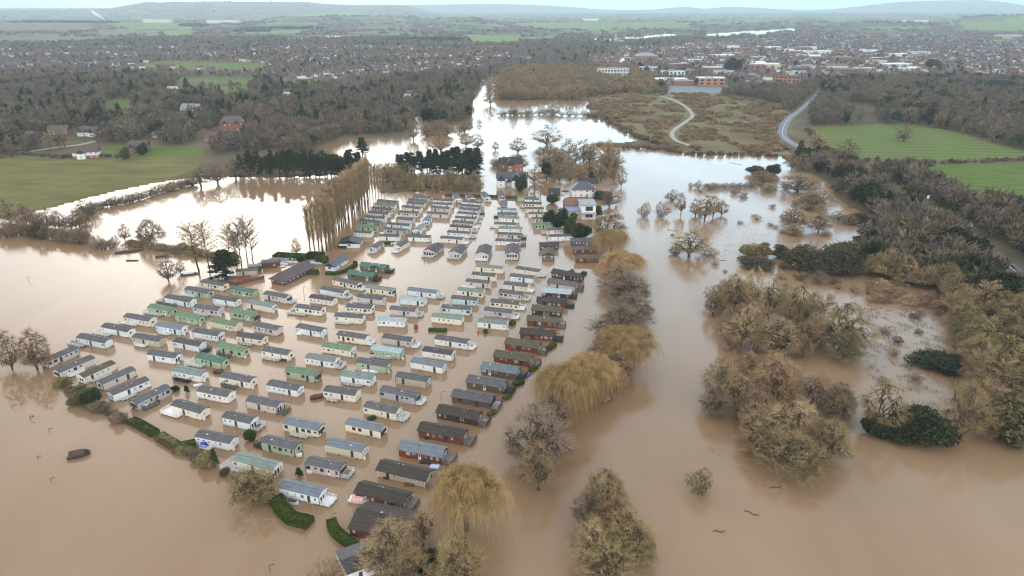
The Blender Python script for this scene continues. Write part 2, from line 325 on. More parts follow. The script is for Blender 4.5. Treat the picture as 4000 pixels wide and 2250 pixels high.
Dc = np.hypot(Xc, Yc); cls[(cls == 0) & (Dc > 2600)] = -1
clsf = cls.reshape(-1)
def sub_ground(name, sel, matl):
    q = quads[sel]; un, inv = np.unique(q.ravel(), return_inverse=True)
    me = bpy.data.meshes.new(name); me.vertices.add(len(un)); me.vertices.foreach_set('co', pts[un].ravel())
    me.loops.add(len(q) * 4); me.loops.foreach_set('vertex_index', inv.astype(np.int32).ravel())
    me.polygons.add(len(q)); me.polygons.foreach_set('loop_start', np.arange(0, len(q) * 4, 4, dtype=np.int32))
    try: me.polygons.foreach_set('loop_total', np.full(len(q), 4, dtype=np.int32))
    except Exception: pass
    me.materials.append(matl); me.update(calc_edges=True); me.polygons.foreach_set('use_smooth', np.ones(len(q), bool))
    o = link(name, me); tag(o, kind='structure'); return o
sub_ground('ground', clsf == 0, m_land); sub_ground('hills', clsf == -1, m_far)
for k, nme in enumerate(names): sub_ground(nme, clsf == k + 1, MATS[FIELDS[nme][0]])
# ------------------------------------------------------------------ flood water
mw = bpy.data.materials.new('flood_water'); mw.use_nodes = True; t = mw.node_tree; b = t.nodes['Principled BSDF']
b.inputs['Roughness'].default_value = 0.035; b.inputs['IOR'].default_value = 1.333; b.inputs['Specular IOR Level'].default_value = 0.5
tc = t.nodes.new('ShaderNodeTexCoord'); ns = t.nodes.new('ShaderNodeTexNoise'); ns.inputs['Scale'].default_value = 0.011; ns.inputs['Detail'].default_value = 4; ns.inputs['Distortion'].default_value = 0.8
mp = t.nodes.new('ShaderNodeMapping'); mp.inputs['Rotation'].default_value = (0, 0, R(-25)); mp.inputs['Scale'].default_value = (2.2, 0.8, 1)
t.links.new(tc.outputs['Object'], mp.inputs[0]); t.links.new(mp.outputs[0], ns.inputs['Vector'])
rp = t.nodes.new('ShaderNodeValToRGB'); rp.color_ramp.elements[0].position = 0.32; rp.color_ramp.elements[0].color = (0.268, 0.168, 0.092, 1)
rp.color_ramp.elements[1].position = 0.7; rp.color_ramp.elements[1].color = (0.325, 0.222, 0.134, 1)
t.links.new(ns.outputs['Fac'], rp.inputs[0]); t.links.new(rp.outputs[0], b.inputs['Base Color'])
n1 = t.nodes.new('ShaderNodeTexNoise'); n1.inputs['Scale'].default_value = 1.5; n1.inputs['Detail'].default_value = 3
m2 = t.nodes.new('ShaderNodeMapping'); m2.inputs['Rotation'].default_value = (0, 0, R(20)); m2.inputs['Scale'].default_value = (1, 1.8, 1)
n2 = t.nodes.new('ShaderNodeTexNoise'); n2.inputs['Scale'].default_value = 0.012; n2.inputs['Detail'].default_value = 2
t.links.new(tc.outputs['Object'], m2.inputs[0]); t.links.new(m2.outputs[0], n1.inputs['Vector']); t.links.new(tc.outputs['Object'], n2.inputs['Vector'])
mr = t.nodes.new('ShaderNodeMapRange'); mr.inputs['From Min'].default_value = 0.4; mr.inputs['From Max'].default_value = 0.65; mr.inputs['To Min'].default_value = 0.02; mr.inputs['To Max'].default_value = 0.38
bp = t.nodes.new('ShaderNodeBump'); bp.inputs['Distance'].default_value = 0.12
t.links.new(n2.outputs['Fac'], mr.inputs['Value']); t.links.new(mr.outputs[0], bp.inputs['Strength']); t.links.new(n1.outputs['Fac'], bp.inputs['Height']); t.links.new(bp.outputs[0], b.inputs['Normal'])
# the moving river breaks up reflections more than the still water between the caravans
sx = t.nodes.new('ShaderNodeSeparateXYZ'); t.links.new(tc.outputs['Object'], sx.inputs[0]); ml = t.nodes.new('ShaderNodeMath'); ml.operation = 'MULTIPLY_ADD'; ml.inputs[1].default_value = -0.13
t.links.new(sx.outputs['Y'], ml.inputs[0]); t.links.new(sx.outputs['X'], ml.inputs[2]); mrr = t.nodes.new('ShaderNodeMapRange'); mrr.inputs['From Min'].default_value = -5; mrr.inputs['From Max'].default_value = 25
mrr.inputs['To Min'].default_value = 0.04; mrr.inputs['To Max'].default_value = 0.15; t.links.new(ml.outputs[0], mrr.inputs['Value']); t.links.new(mrr.outputs[0], b.inputs['Roughness'])
S_ = 30000
wo = MB().add([(-S_, -S_, 0), (S_, -S_, 0), (S_, S_, 0), (-S_, S_, 0)], [(0, 1, 2, 3)], mw).build('water'); tag(wo, kind='structure')
# ------------------------------------------------------------------ haze
hb = MB(); hm = bpy.data.materials.new('haze'); hm.use_nodes = True; t = hm.node_tree; t.nodes.clear()
ho = t.nodes.new('ShaderNodeOutputMaterial'); hv = t.nodes.new('ShaderNodeVolumePrincipled')
hv.inputs['Color'].default_value = (0.74, 0.91, 1.0, 1); hv.inputs['Density'].default_value = 8.5e-5; hv.inputs['Anisotropy'].default_value = 0.25
t.links.new(hv.outputs[0], ho.inputs['Volume'])
hb.box(-31000, 31000, -31000, 31000, -4, 420, hm); hz = hb.build('haze'); tag(hz, kind='stuff')
# ------------------------------------------------------------------ roads
def ribbon(name, pts_px, width, matl, z=0.75, n=6, kind='structure'):
    P = np.array([G(*p) for p in pts_px]); P = np.stack([P[:, 0], P[:, 1]], 1)
    tt = np.linspace(0, len(P) - 1, (len(P) - 1) * n + 1); C = []
    for q in tt:   # Catmull-Rom
        i = min(int(q), len(P) - 2); f = q - i; p0, p1, p2, p3 = P[max(i - 1, 0)], P[i], P[i + 1], P[min(i + 2, len(P) - 1)]
        C.append(0.5 * ((2 * p1) + (-p0 + p2) * f + (2 * p0 - 5 * p1 + 4 * p2 - p3) * f * f + (-p0 + 3 * p1 - 3 * p2 + p3) * f ** 3))
    C = np.array(C); T = np.gradient(C, axis=0); T /= np.linalg.norm(T, axis=1)[:, None] + 1e-9; Nn = np.stack([-T[:, 1], T[:, 0]], 1)
    Lf = C + Nn * width / 2; Rt = C - Nn * width / 2; k = len(C)
    vs = [(a[0], a[1], z) for a in Lf] + [(a[0], a[1], z) for a in Rt]
    vs += [(a[0], a[1], z - 0.15) for a in Lf] + [(a[0], a[1], z - 0.15) for a in Rt]
    fs = [(i, k + i, k + i + 1, i + 1) for i in range(k - 1)] + [(i, i + 1, 2 * k + i + 1, 2 * k + i) for i in range(k - 1)] + [(k + i, 3 * k + i, 3 * k + i + 1, k + i + 1) for i in range(k - 1)]
    o = MB().add(vs, fs, matl).build(name); tag(o, kind=kind); return C
m_road = mat('road_wet', (0.12, 0.12, 0.13), 0.6, 0.12, 0.08, spec=0.3)
m_path = mat('path_pale', (0.30, 0.27, 0.23), 0.7, 0.1, 0.08); m_line = mat('road_paint', (0.75, 0.75, 0.72), 0.6, 0.05)
road_px = [(2072, 222), (2045, 250), (2010, 280), (1984, 300), (1968, 330), (1975, 350), (2010, 372), (2060, 398), (2110, 418), (2180, 448), (2260, 490), (2330, 525), (2400, 570), (2470, 620), (2520, 660), (2576, 705), (2680, 800)]
ribbon('road', road_px, 8.5, m_road)
for off in (0,):
    ribbon('road_markings', road_px, 0.35, m_line, 0.765)
ribbon('path', [(1662, 243), (1692, 252), (1722, 268), (1742, 291), (1722, 310), (1700, 325), (1690, 340), (1702, 356), (1730, 366), (1750, 374)], 4.5, m_path)
ribbon('farm_track', [(322, 171), (380, 166), (458, 170)], 6, m_path, n=3)
ribbon('driveway', [(76, 383), (120, 376), (200, 366), (240, 357)], 5, m_path, n=3)
# ------------------------------------------------------------------ trees: tapered trunks and limbs, crowns of many twigs or leaves
BARK = mat('bark', (0.085, 0.065, 0.048), 0.9, 0.3, 3.0, rand=0.2, spec=0.2)
BARKP = mat('bark_pale', (0.2, 0.175, 0.13), 0.9, 0.3, 3.0, rand=0.2, spec=0.2)
CM = {}
for k, c in dict(grey=(0.25, 0.19, 0.14), brown=(0.32, 0.225, 0.14), olive=(0.33, 0.25, 0.125), gold=(0.42, 0.285, 0.13), straw=(0.45, 0.33, 0.19), rust=(0.35, 0.235, 0.125),
                 dark=(0.04, 0.052, 0.026), green=(0.058, 0.08, 0.025), hedge=(0.07, 0.10, 0.018), black=(0.085, 0.068, 0.045), moss=(0.24, 0.20, 0.09), mix=(0.13, 0.115, 0.055)).items():
    CM[k] = mat('crown_' + k, c, 0.85, 0.3, 0.6, rand=0.16, spec=0.15)
def unit(a): return a / (np.linalg.norm(a, axis=-1, keepdims=True) + 1e-9)
def tubes(P, rad, sides=5):
    """P (m, k, 3) polylines, rad (m, k) radii -> quads as corner soup"""
    m, k, _ = P.shape; T = unit(np.gradient(P, axis=1)); up = np.where(np.abs(T[..., 2:3]) > 0.9, [1., 0, 0], [0, 0, 1.])
    A = unit(np.cross(T, up)); B = np.cross(T, A); th = np.arange(sides) * 2 * np.pi / sides
    ring = P[:, :, None] + rad[:, :, None, None] * (A[:, :, None] * np.cos(th)[None, None, :, None] + B[:, :, None] * np.sin(th)[None, None, :, None])
    n2 = np.roll(ring, -1, axis=2)
    return np.stack([ring[:, :-1], n2[:, :-1], n2[:, 1:], ring[:, 1:]], axis=3).reshape(-1, 3)
def blades(S, E, wd, r):
    """thin triangles from S to E of base width wd, randomly rolled"""
    d = unit(E - S); n = unit(np.cross(d, unit(r.normal(size=S.shape)))); wd = np.broadcast_to(np.asarray(wd, float).reshape(-1, 1), (len(S), 1))
    return np.stack([S - n * wd / 2, S + n * wd / 2, E], axis=1).reshape(-1, 3)
def curve(S, E, k, sag, r, wob=0.05):
    t = np.linspace(0, 1, k)[None, :, None]; L = np.linalg.norm(E - S, axis=1)[:, None, None]
    P = S[:, None] * (1 - t) + E[:, None] * t
    P = P + np.array([0, 0, 1.]) * (np.sin(np.pi * t) * sag * L)
    off = r.normal(size=(len(S), k, 3)) * wob * L; off[:, 0] = 0; off[:, -1] = 0
    return P + off
def nearest(Q, Pn, r, bias=None, m=None):
    out = np.empty(len(Q), int)
    for a in range(0, len(Q), 1500):
        D = ((Q[a:a + 1500, None] - Pn[None]) ** 2).sum(-1)
        if bias is not None: D = D + bias[None]
        out[a:a + 1500] = D.argmin(1)
    return out
def env_points(n, h, rad, z0, r, shell=0.45, shape=1.0, lumps=7):
    """points in an uneven crown between z0 and h; shape > 1 narrows the top"""
    d = unit(r.normal(size=(n, 3))); rr = shell + (1 - shell) * r.random(n) ** 0.6
    lump = unit(np.random.default_rng(int(h * 97 + rad * 310) % 9999).normal(size=(lumps, 3)) + np.array([0, 0, .2]))
    rr = rr * (0.62 + 0.46 * np.max(np.maximum(d @ lump.T, 0) ** 5, axis=1))
    zc = z0 + (h - z0) * 0.33; P = d * rr[:, None]; P *= np.array([rad, rad, 1.]); P[:, 2] = zc + np.where(P[:, 2] > 0, P[:, 2] * (h - zc), P[:, 2] * (zc - z0))
    t = np.clip((P[:, 2] - z0) / (h - z0), 0, 1); P[:, :2] *= (1 - (t ** 2) * 0.25 * shape)[:, None]
    return P
def gen_bare(seed, h=12., rad=5.2, z0=0.15, nl=12, n2=130, n3=950, n4=8500, wt=0.05, fork=0.09, shape=1.0, dens=1.0, twl=1.1):
    r = np.random.default_rng(seed); fz = fork * h
    tr = curve(np.array([[0, 0, -1.0]]), np.array([[r.normal() * .3, r.normal() * .3, fz]]), 4, 0, r, 0.02)
    parts = [tubes(tr, np.linspace(0.034, 0.024, 4)[None] * h * 0.8, 7)]
    top = tr[0, -1]; E1 = env_points(nl, h * 0.9, rad * 0.75, z0 + h * 0.2, r, 0.75, shape); E1[0] = [0, 0, h * .88]
    S1 = np.repeat(top[None], nl, 0) - np.array([0, 0, 1.]) * r.random((nl, 1)) * fz * 0.5
    L1 = curve(S1, E1, 9, 0.07, r, 0.025); parts.append(tubes(L1, np.linspace(0.016, 0.005, 9)[None] * h * np.ones((nl, 1)), 5))
    Pn = L1[:, 2:].reshape(-1, 3); E2 = env_points(n2, h * 0.97, rad * 0.92, z0, r, 0.55, shape)
    S2 = Pn[nearest(E2, Pn - np.array([0, 0, h * .12]), r)]; L2 = curve(S2, E2, 6, 0.05, r, 0.03)
    parts.append(tubes(L2, np.linspace(0.0075, 0.0026, 6)[None] * h * np.ones((n2, 1)), 4))
    P3 = np.concatenate([L2[:, 1:].reshape(-1, 3), L1[:, 4:].reshape(-1, 3)]); E3 = env_points(n3, h, rad, z0, r, 0.5, shape)
    S3 = P3[nearest(E3, P3 - np.array([0, 0, h * .04]), r)]; crown = [blades(S3, E3, 0.011 * h * 0.7, r)]
    ts = np.linspace(0.3, 1, 4)[None, :, None]; P4 = (S3[:, None] * (1 - ts) + E3[:, None] * ts).reshape(-1, 3)
    i4 = r.integers(0, len(P4), int(n4 * dens)); S4 = P4[i4]; out = unit(S4 - np.array([0, 0, z0 + (h - z0) * .3])) * 0.9 + r.normal(size=S4.shape) * 0.55 + np.array([0, 0, .25])
    E4 = S4 + unit(out) * (r.random((len(S4), 1)) * .8 + .4) * twl; crown.append(blades(S4, E4, wt, r))
    return [('trunk', np.concatenate(parts), 4), ('crown', np.concatenate(crown), 3)], h, rad * 2.08
def gen_willow(seed, h=11., rad=6.2, n=7000, wt=0.042):
    r = np.random.default_rng(seed); tr = curve(np.array([[0, 0, -1.]]), np.array([[r.normal() * .5, r.normal() * .5, h * .28]]), 4, 0, r, .03)
    parts = [tubes(tr, np.linspace(0.045, 0.032, 4)[None] * h, 7)]; nl = 9
    a = np.arange(nl) * 2 * np.pi / nl + r.random(nl) * .5; rr = rad * (0.35 + 0.35 * r.random(nl))
    E1 = np.stack([np.cos(a) * rr, np.sin(a) * rr, h * (0.68 + .22 * r.random(nl))], 1); E1[0] = [0.3, 0, h * .93]
    L1 = curve(np.repeat(tr[0, -1][None], nl, 0), E1, 8, 0.08, r, .03); parts.append(tubes(L1, np.linspace(.02, .006, 8)[None] * h * np.ones((nl, 1)), 5))
    n2 = 90; a = r.random(n2) * 6.283; q = np.sqrt(r.random(n2)) * rad * .9; E2 = np.stack([np.cos(a) * q, np.sin(a) * q, h * (0.97 - .32 * (q / rad) ** 2) * (0.9 + .1 * r.random(n2))], 1)
    Pn = L1[:, 3:].reshape(-1, 3); S2 = Pn[nearest(E2, Pn, r)]; L2 = curve(S2, E2, 6, .1, r, .03); parts.append(tubes(L2, np.linspace(.006, .002, 6)[None] * h * np.ones((n2, 1)), 4))
    P3 = L2[:, 2:].reshape(-1, 3); nc = 48; cc = P3[r.integers(0, len(P3), nc)]; cc = cc[np.argsort(-cc[:, 2])]; ci = r.integers(0, nc, n); wgt = .5 + r.random(nc)
    S = cc[ci] + r.normal(size=(n, 3)) * np.array([.4, .4, .3]); az_ = r.random(n) * 6.283; hd = unit(S * np.array([1, 1, 0])) * .55 + np.stack([np.cos(az_), np.sin(az_), 0 * az_], 1) * .8; qr = np.linalg.norm(S[:, :2], axis=1) / rad
    L = h * (0.10 + 0.46 * r.random(n) ** 1.2 * (0.5 + 0.7 * qr)) * wgt[ci]; L = np.minimum(L, np.maximum(S[:, 2] - .2, .5))
    k = 4; t = np.linspace(0, 1, k); P = np.empty((n, k, 3)); go = (0.35 + .5 * r.random(n))
    for i, q in enumerate(t):
        P[:, i] = S + hd * (go * L * .6 * np.sqrt(q + 1e-6))[:, None]; P[:, i, 2] = S[:, 2] + L * .10 * np.sin(np.pi * min(q * 1.6, 1)) - L * q ** 1.5
        P[:, i] += r.normal(size=(n, 3)) * (.05 + .22 * q)
    nn = unit(np.cross(np.array([0, 0, 1.]), r.normal(size=(n, 3)))); wds = np.linspace(1, .35, k) * wt
    A = P - nn[:, None] * wds[None, :, None] / 2; B = P + nn[:, None] * wds[None, :, None] / 2
    Q = np.stack([A[:, :-1], B[:, :-1], B[:, 1:], A[:, 1:]], 2).reshape(-1, 3)
    # short upright twigs over the dome
    m = 4200; S5 = P3[r.integers(0, len(P3), m)] + r.normal(size=(m, 3)) * .4; E5 = S5 + unit(hd[:m] * .5 + r.normal(size=(m, 3)) * .5 + np.array([0, 0, .6])) * (.5 + .9 * r.random((m, 1)))
    tri = blades(S5, E5, .055, r).reshape(-1, 3, 3); Q2 = np.concatenate([tri, tri[:, 2:3]], 1); Q2[:, 3] += .01
    return [('trunk', np.concatenate(parts), 4), ('crown', np.concatenate([Q, Q2.reshape(-1, 3)]), 4)], h, rad * 2.25
def gen_poplar(seed, h=24., rad=1.9, n=5200, z0=.16, wt=.06):
    r = np.random.default_rng(seed); tr = curve(np.array([[0, 0, -1.]]), np.array([[r.normal() * .3, r.normal() * .3, h * .96]]), 9, 0, r, .006)
    parts = [tubes(tr, np.linspace(.3, .03, 9)[None], 6)]; n2 = 70; zs = h * (z0 + (.93 - z0) * r.random(n2)); a = r.random(n2) * 6.283
    S2 = np.stack([0 * a, 0 * a, zs], 1); le = h * .2 * (1.05 - zs / h) + 1.6; E2 = S2 + np.stack([np.cos(a) * rad * (.35 + .5 * r.random(n2)), np.sin(a) * rad * (.35 + .5 * r.random(n2)), le], 1); E2[:, 2] = np.minimum(E2[:, 2], h)
    L2 = curve(S2, E2, 5, -.05, r, .02); parts.append(tubes(L2, np.linspace(.07, .025, 5)[None] * np.ones((n2, 1)), 4)); P = L2.reshape(-1, 3)
    S = P[r.integers(0, len(P), n)] + r.normal(size=(n, 3)) * .12; d = unit(S * np.array([1, 1, 0])) * .35 + np.array([0, 0, 1.]) + r.normal(size=(n, 3)) * .28
    E = S + unit(d) * (r.random((n, 1)) * 1.3 + .5); E[:, 2] = np.minimum(E[:, 2], h * 1.02)
    return [('trunk', np.concatenate(parts), 4), ('crown', blades(S, E, wt, r), 3)], h, rad * 2.1
def gen_slim(seed, h=18., rad=3.6, n=3800): # tall bare young tree with a clear stem
    r = np.random.default_rng(seed); tr = curve(np.array([[0, 0, -1.]]), np.array([[r.normal() * .6, r.normal() * .6, h * .95]]), 9, 0, r, .008)
    parts = [tubes(tr, np.linspace(.2, .03, 9)[None], 6)]; n2 = 46; zs = h * (.3 + .6 * r.random(n2)); a = r.random(n2) * 6.283
    f = (1 - np.abs(zs / h - .5)) * .9; S2 = np.stack([np.interp(zs, tr[0, :, 2], tr[0, :, 0]), np.interp(zs, tr[0, :, 2], tr[0, :, 1]), zs], 1)
    E2 = S2 + np.stack([np.cos(a) * rad * f, np.sin(a) * rad * f, 1.2 + 2.2 * r.random(n2)], 1); L2 = curve(S2, E2, 5, .04, r, .03)
    parts.append(tubes(L2, np.linspace(.05, .02, 5)[None] * np.ones((n2, 1)), 4)); P = L2[:, 1:].reshape(-1, 3); S = P[r.integers(0, len(P), n)]
    E = S + unit(unit(S * np.array([1, 1, 0])) * .5 + np.array([0, 0, .8]) + r.normal(size=(n, 3)) * .5) * (r.random((n, 1)) * .9 + .4)
    return [('trunk', np.concatenate(parts), 4), ('crown', blades(S, E, .05, r), 3)], h, rad * 2.0
def leafy(C, size, r, flat=0.0):
    n = len(C); a = unit(r.normal(size=(n, 3))); b = unit(np.cross(a, r.normal(size=(n, 3)))); s = size * (.6 + .8 * r.random((n, 1)))
    return np.stack([C - a * s, C + b * s * .6, C + a * s, C - b * s * .6], 1).reshape(-1, 3)
def gen_conifer(seed, h=18., rad=4.2, n=8000, z0=.06, size=.34):
    r = np.random.default_rng(seed); tr = curve(np.array([[0, 0, -1.]]), np.array([[0, 0, h * .97]]), 6, 0, r, .004); parts = [tubes(tr, np.linspace(.32, .04, 6)[None], 6)]
    nb = 110; zb = h * (z0 + (.97 - z0) * np.sqrt(r.random(nb)) ** 1.2); ab = r.random(nb) * 6.283; rb = rad * (1.02 - (zb / h - z0) / (1 - z0)) ** .75 * (.72 + .38 * r.random(nb))
    S = np.stack([0 * ab, 0 * ab, zb], 1); E = np.stack([np.cos(ab) * rb, np.sin(ab) * rb, zb + rb * .12 - rb ** 2 * .05], 1); parts.append(tubes(curve(S, E, 4, 0, r, .01), np.linspace(.06, .02, 4)[None] * np.ones((nb, 1)), 3))
    i = r.integers(0, nb, n); t = r.random(n) ** .55; C = S[i] * (1 - t)[:, None] + E[i] * t[:, None] + r.normal(size=(n, 3)) * np.array([.34, .34, .26])
    return [('trunk', np.concatenate(parts), 4), ('crown', leafy(C, size, r), 4)], h, rad * 2.0
def gen_pine(seed, h=17., rad=2.6, n=3600): # bare stem, dark upper crown
    r = np.random.default_rng(seed); tr = curve(np.array([[0, 0, -1.]]), np.array([[r.normal() * .3, 0, h * .95]]), 6, 0, r, .006); parts = [tubes(tr, np.linspace(.24, .06, 6)[None], 6)]
    nc = 26; zc = h * (.36 + .58 * r.random(nc)); a = r.random(nc) * 6.283; rc = rad * (.3 + .55 * r.random(nc)) * (1.25 - zc / h) * 1.5; C0 = np.stack([np.cos(a) * rc, np.sin(a) * rc, zc], 1); C0[0] = [0, 0, h * .95]
    parts.append(tubes(curve(np.stack([0 * a, 0 * a, zc - .8], 1), C0, 4, 0, r, .02), np.linspace(.06, .02, 4)[None] * np.ones((nc, 1)), 3))
    C = C0[r.integers(0, nc, n)] + r.normal(size=(n, 3)) * np.array([.6, .6, .45]); return [('trunk', np.concatenate(parts), 4), ('crown', leafy(C, .3, r), 4)], h, rad * 2.1
def gen_dense(seed, h=9., rad=4.5, n=7000, size=.3, flat=.0, twigs=0): # evergreen round tree or thicket, leaves through lumpy masses
    r = np.random.default_rng(seed); tr = curve(np.array([[0, 0, -1.]]), np.array([[0, 0, h * .5]]), 4, 0, r, .02); parts = [tubes(tr, np.linspace(.28, .12, 4)[None], 6)]
    nl = 16; c = env_points(nl, h * .82, rad * .72, h * .12, r, .35); c[:, 2] = np.maximum(c[:, 2], .4)
    parts.append(tubes(curve(np.repeat(tr[0, 2][None], nl, 0), c, 5, .05, r, .03), np.linspace(.1, .04, 5)[None] * np.ones((nl, 1)), 4))
    i = r.integers(0, nl, n); d = unit(r.normal(size=(n, 3))); C = c[i] + d * (r.random((n, 1)) ** .4) * np.array([rad * .42, rad * .42, h * .2]); C = C[C[:, 2] > .0]
    cr = leafy(C, size, r)
    if twigs:
        d = unit(r.normal(size=(twigs, 3)) + np.array([0, 0, .6])); S = c[r.integers(0, nl, twigs)] + d * np.array([rad * .3, rad * .3, h * .14]); tri = blades(S, S + d * (.6 + 1.3 * r.random((twigs, 1))), .06, r).reshape(-1, 3, 3)
        q = np.concatenate([tri, tri[:, 2:3]], 1); q[:, 3] += .01; cr = np.concatenate([cr, q.reshape(-1, 3)])
    return [('trunk', np.concatenate(parts), 4), ('crown', cr, 4)], h, rad * 2.05
def gen_scrub(seed, h=4., rad=3.4, n=3600, wt=.05): # many-stemmed bare bush
    r = np.random.default_rng(seed); ns_ = 26; a = r.random(ns_) * 6.283; q = rad * .35 * np.sqrt(r.random(ns_)); S = np.stack([np.cos(a) * q, np.sin(a) * q, -0.5 + 0 * a], 1)
    E = env_points(ns_, h * .9, rad * .85, h * .15, r, .7); parts = [tubes(curve(S, E, 5, .05, r, .04), np.linspace(.06, .02, 5)[None] * np.ones((ns_, 1)), 4)]
    P = curve(S, E, 5, .05, r, .04)[:, 1:].reshape(-1, 3); E4 = env_points(n, h, rad, 0.05, r, .35); S4 = E4 * .55 + P[nearest(E4, P, r)] * .45; L = np.linalg.norm(E4 - S4, axis=1, keepdims=True); S4 = E4 - (E4 - S4) / (L + 1e-6) * np.minimum(L, 1.3)
    return [('trunk', np.concatenate(parts), 4), ('crown', blades(S4, E4, wt, r), 3)], h, rad * 2.05
PROTO = {}
def proto(kind, gens):
    out = []
    for parts, h, wd in gens:
        cr = parts[1][1]; h = float(np.percentile(cr[:, 2], 99.5)); wd = 2 * float(np.percentile(np.abs(cr[:, :2]), 98.5))
        out.append(([(nm, soup(nm, V, k, [BARK if nm == 'trunk' else CM['grey']]), nm) for nm, V, k in parts], h, wd))
    PROTO[kind] = out
proto('bare', [gen_bare(s, rad=ra, n4=n4, nl=nl, wt=.045) for s, ra, n4, nl in ((1, 5.2, 6800, 13), (2, 5.8, 7200, 11), (3, 4.8, 6200, 14), (4, 5.4, 6200, 10))])
proto('open', [gen_bare(s, n4=4200, n3=620, n2=90, shape=1.1, wt=.04, z0=1.0, fork=.16) for s in (11, 12)])
proto('small', [gen_bare(s, h=12., rad=5.2, n4=2600, n3=420, n2=50, nl=9, wt=.09) for s in (21, 22, 23)])
proto('willow', [gen_willow(s) for s in (31, 32, 33)])
proto('poplar', [gen_poplar(s) for s in (41, 42, 43)])
proto('slim', [gen_slim(s) for s in (51, 52, 53)])
proto('conifer', [gen_conifer(s) for s in (61, 62)])
proto('pine', [gen_pine(s) for s in (66, 67, 68)])
proto('dense', [gen_dense(71, twigs=400), gen_dense(72, twigs=300)])
proto('mound', [gen_dense(s, h=4.5, rad=5., n=6500, size=.22, twigs=700) for s in (75, 76)])
proto('scrub', [gen_scrub(s) for s in (81, 82, 83)])
LOOK = {'bare': ('bare_tree', 'tree'), 'open': ('bare_tree', 'tree'), 'small': ('bare_tree', 'tree'), 'willow': ('weeping_willow', 'willow tree'), 'poplar': ('poplar_tree', 'poplar tree'), 'slim': ('slim_tree', 'tree'),
        'conifer': ('conifer_tree', 'conifer'), 'pine': ('pine_tree', 'pine tree'), 'dense': ('evergreen_tree', 'tree'), 'mound': ('thicket', 'bush'), 'scrub': ('scrub_bush', 'bush')}
TN = [0]
def plant(kind, u, v, wpx, vt, col, label, group=None, xy=None, size=None, share=False, rot=None, pale=False):
    """a tree standing at ground pixel (u, v), wpx wide, whose top shows at row vt; or at xy with size (width, height)"""
    TN[0] += 1; pr = PROTO[kind]; meshes, h, wd = pr[TN[0] % len(pr)]
    if xy is None:
        x, y = G(u, v); W = wpx * depth(u, v) / FPX; Hh = max(1.0, float(ztop(u, v, vt)) * 1.0)
    else: x, y = xy; W, Hh = size
    z = max(0.0, float(ground_z(x, y)))
    if group == G_BANK: W *= 1.18; Hh *= 1.05
    nm, cat = LOOK[kind]
    if kind in ('small', 'bare', 'open') and ' bush' in label: nm, cat = 'scrub_bush', 'bush'
    if kind == 'open' and 'shrub' in label: nm, cat = 'scrub_bush', 'bush'
    a = random.uniform(0, 6.283) if rot is None else rot
    e = empty(nm, (x, y, z), a, label, cat, group)
    if share: e['_share'] = 1
    e.scale = (W / wd, W / wd, Hh / h)
    for pn, me, _ in meshes:
        o = link(pn, me, e); o.material_slots[0].link = 'OBJECT'
        o.material_slots[0].material = (BARKP if pale else BARK) if pn == 'trunk' else CM[col]
    return e
G_BANK = 'trees along the river bank beside the caravans'
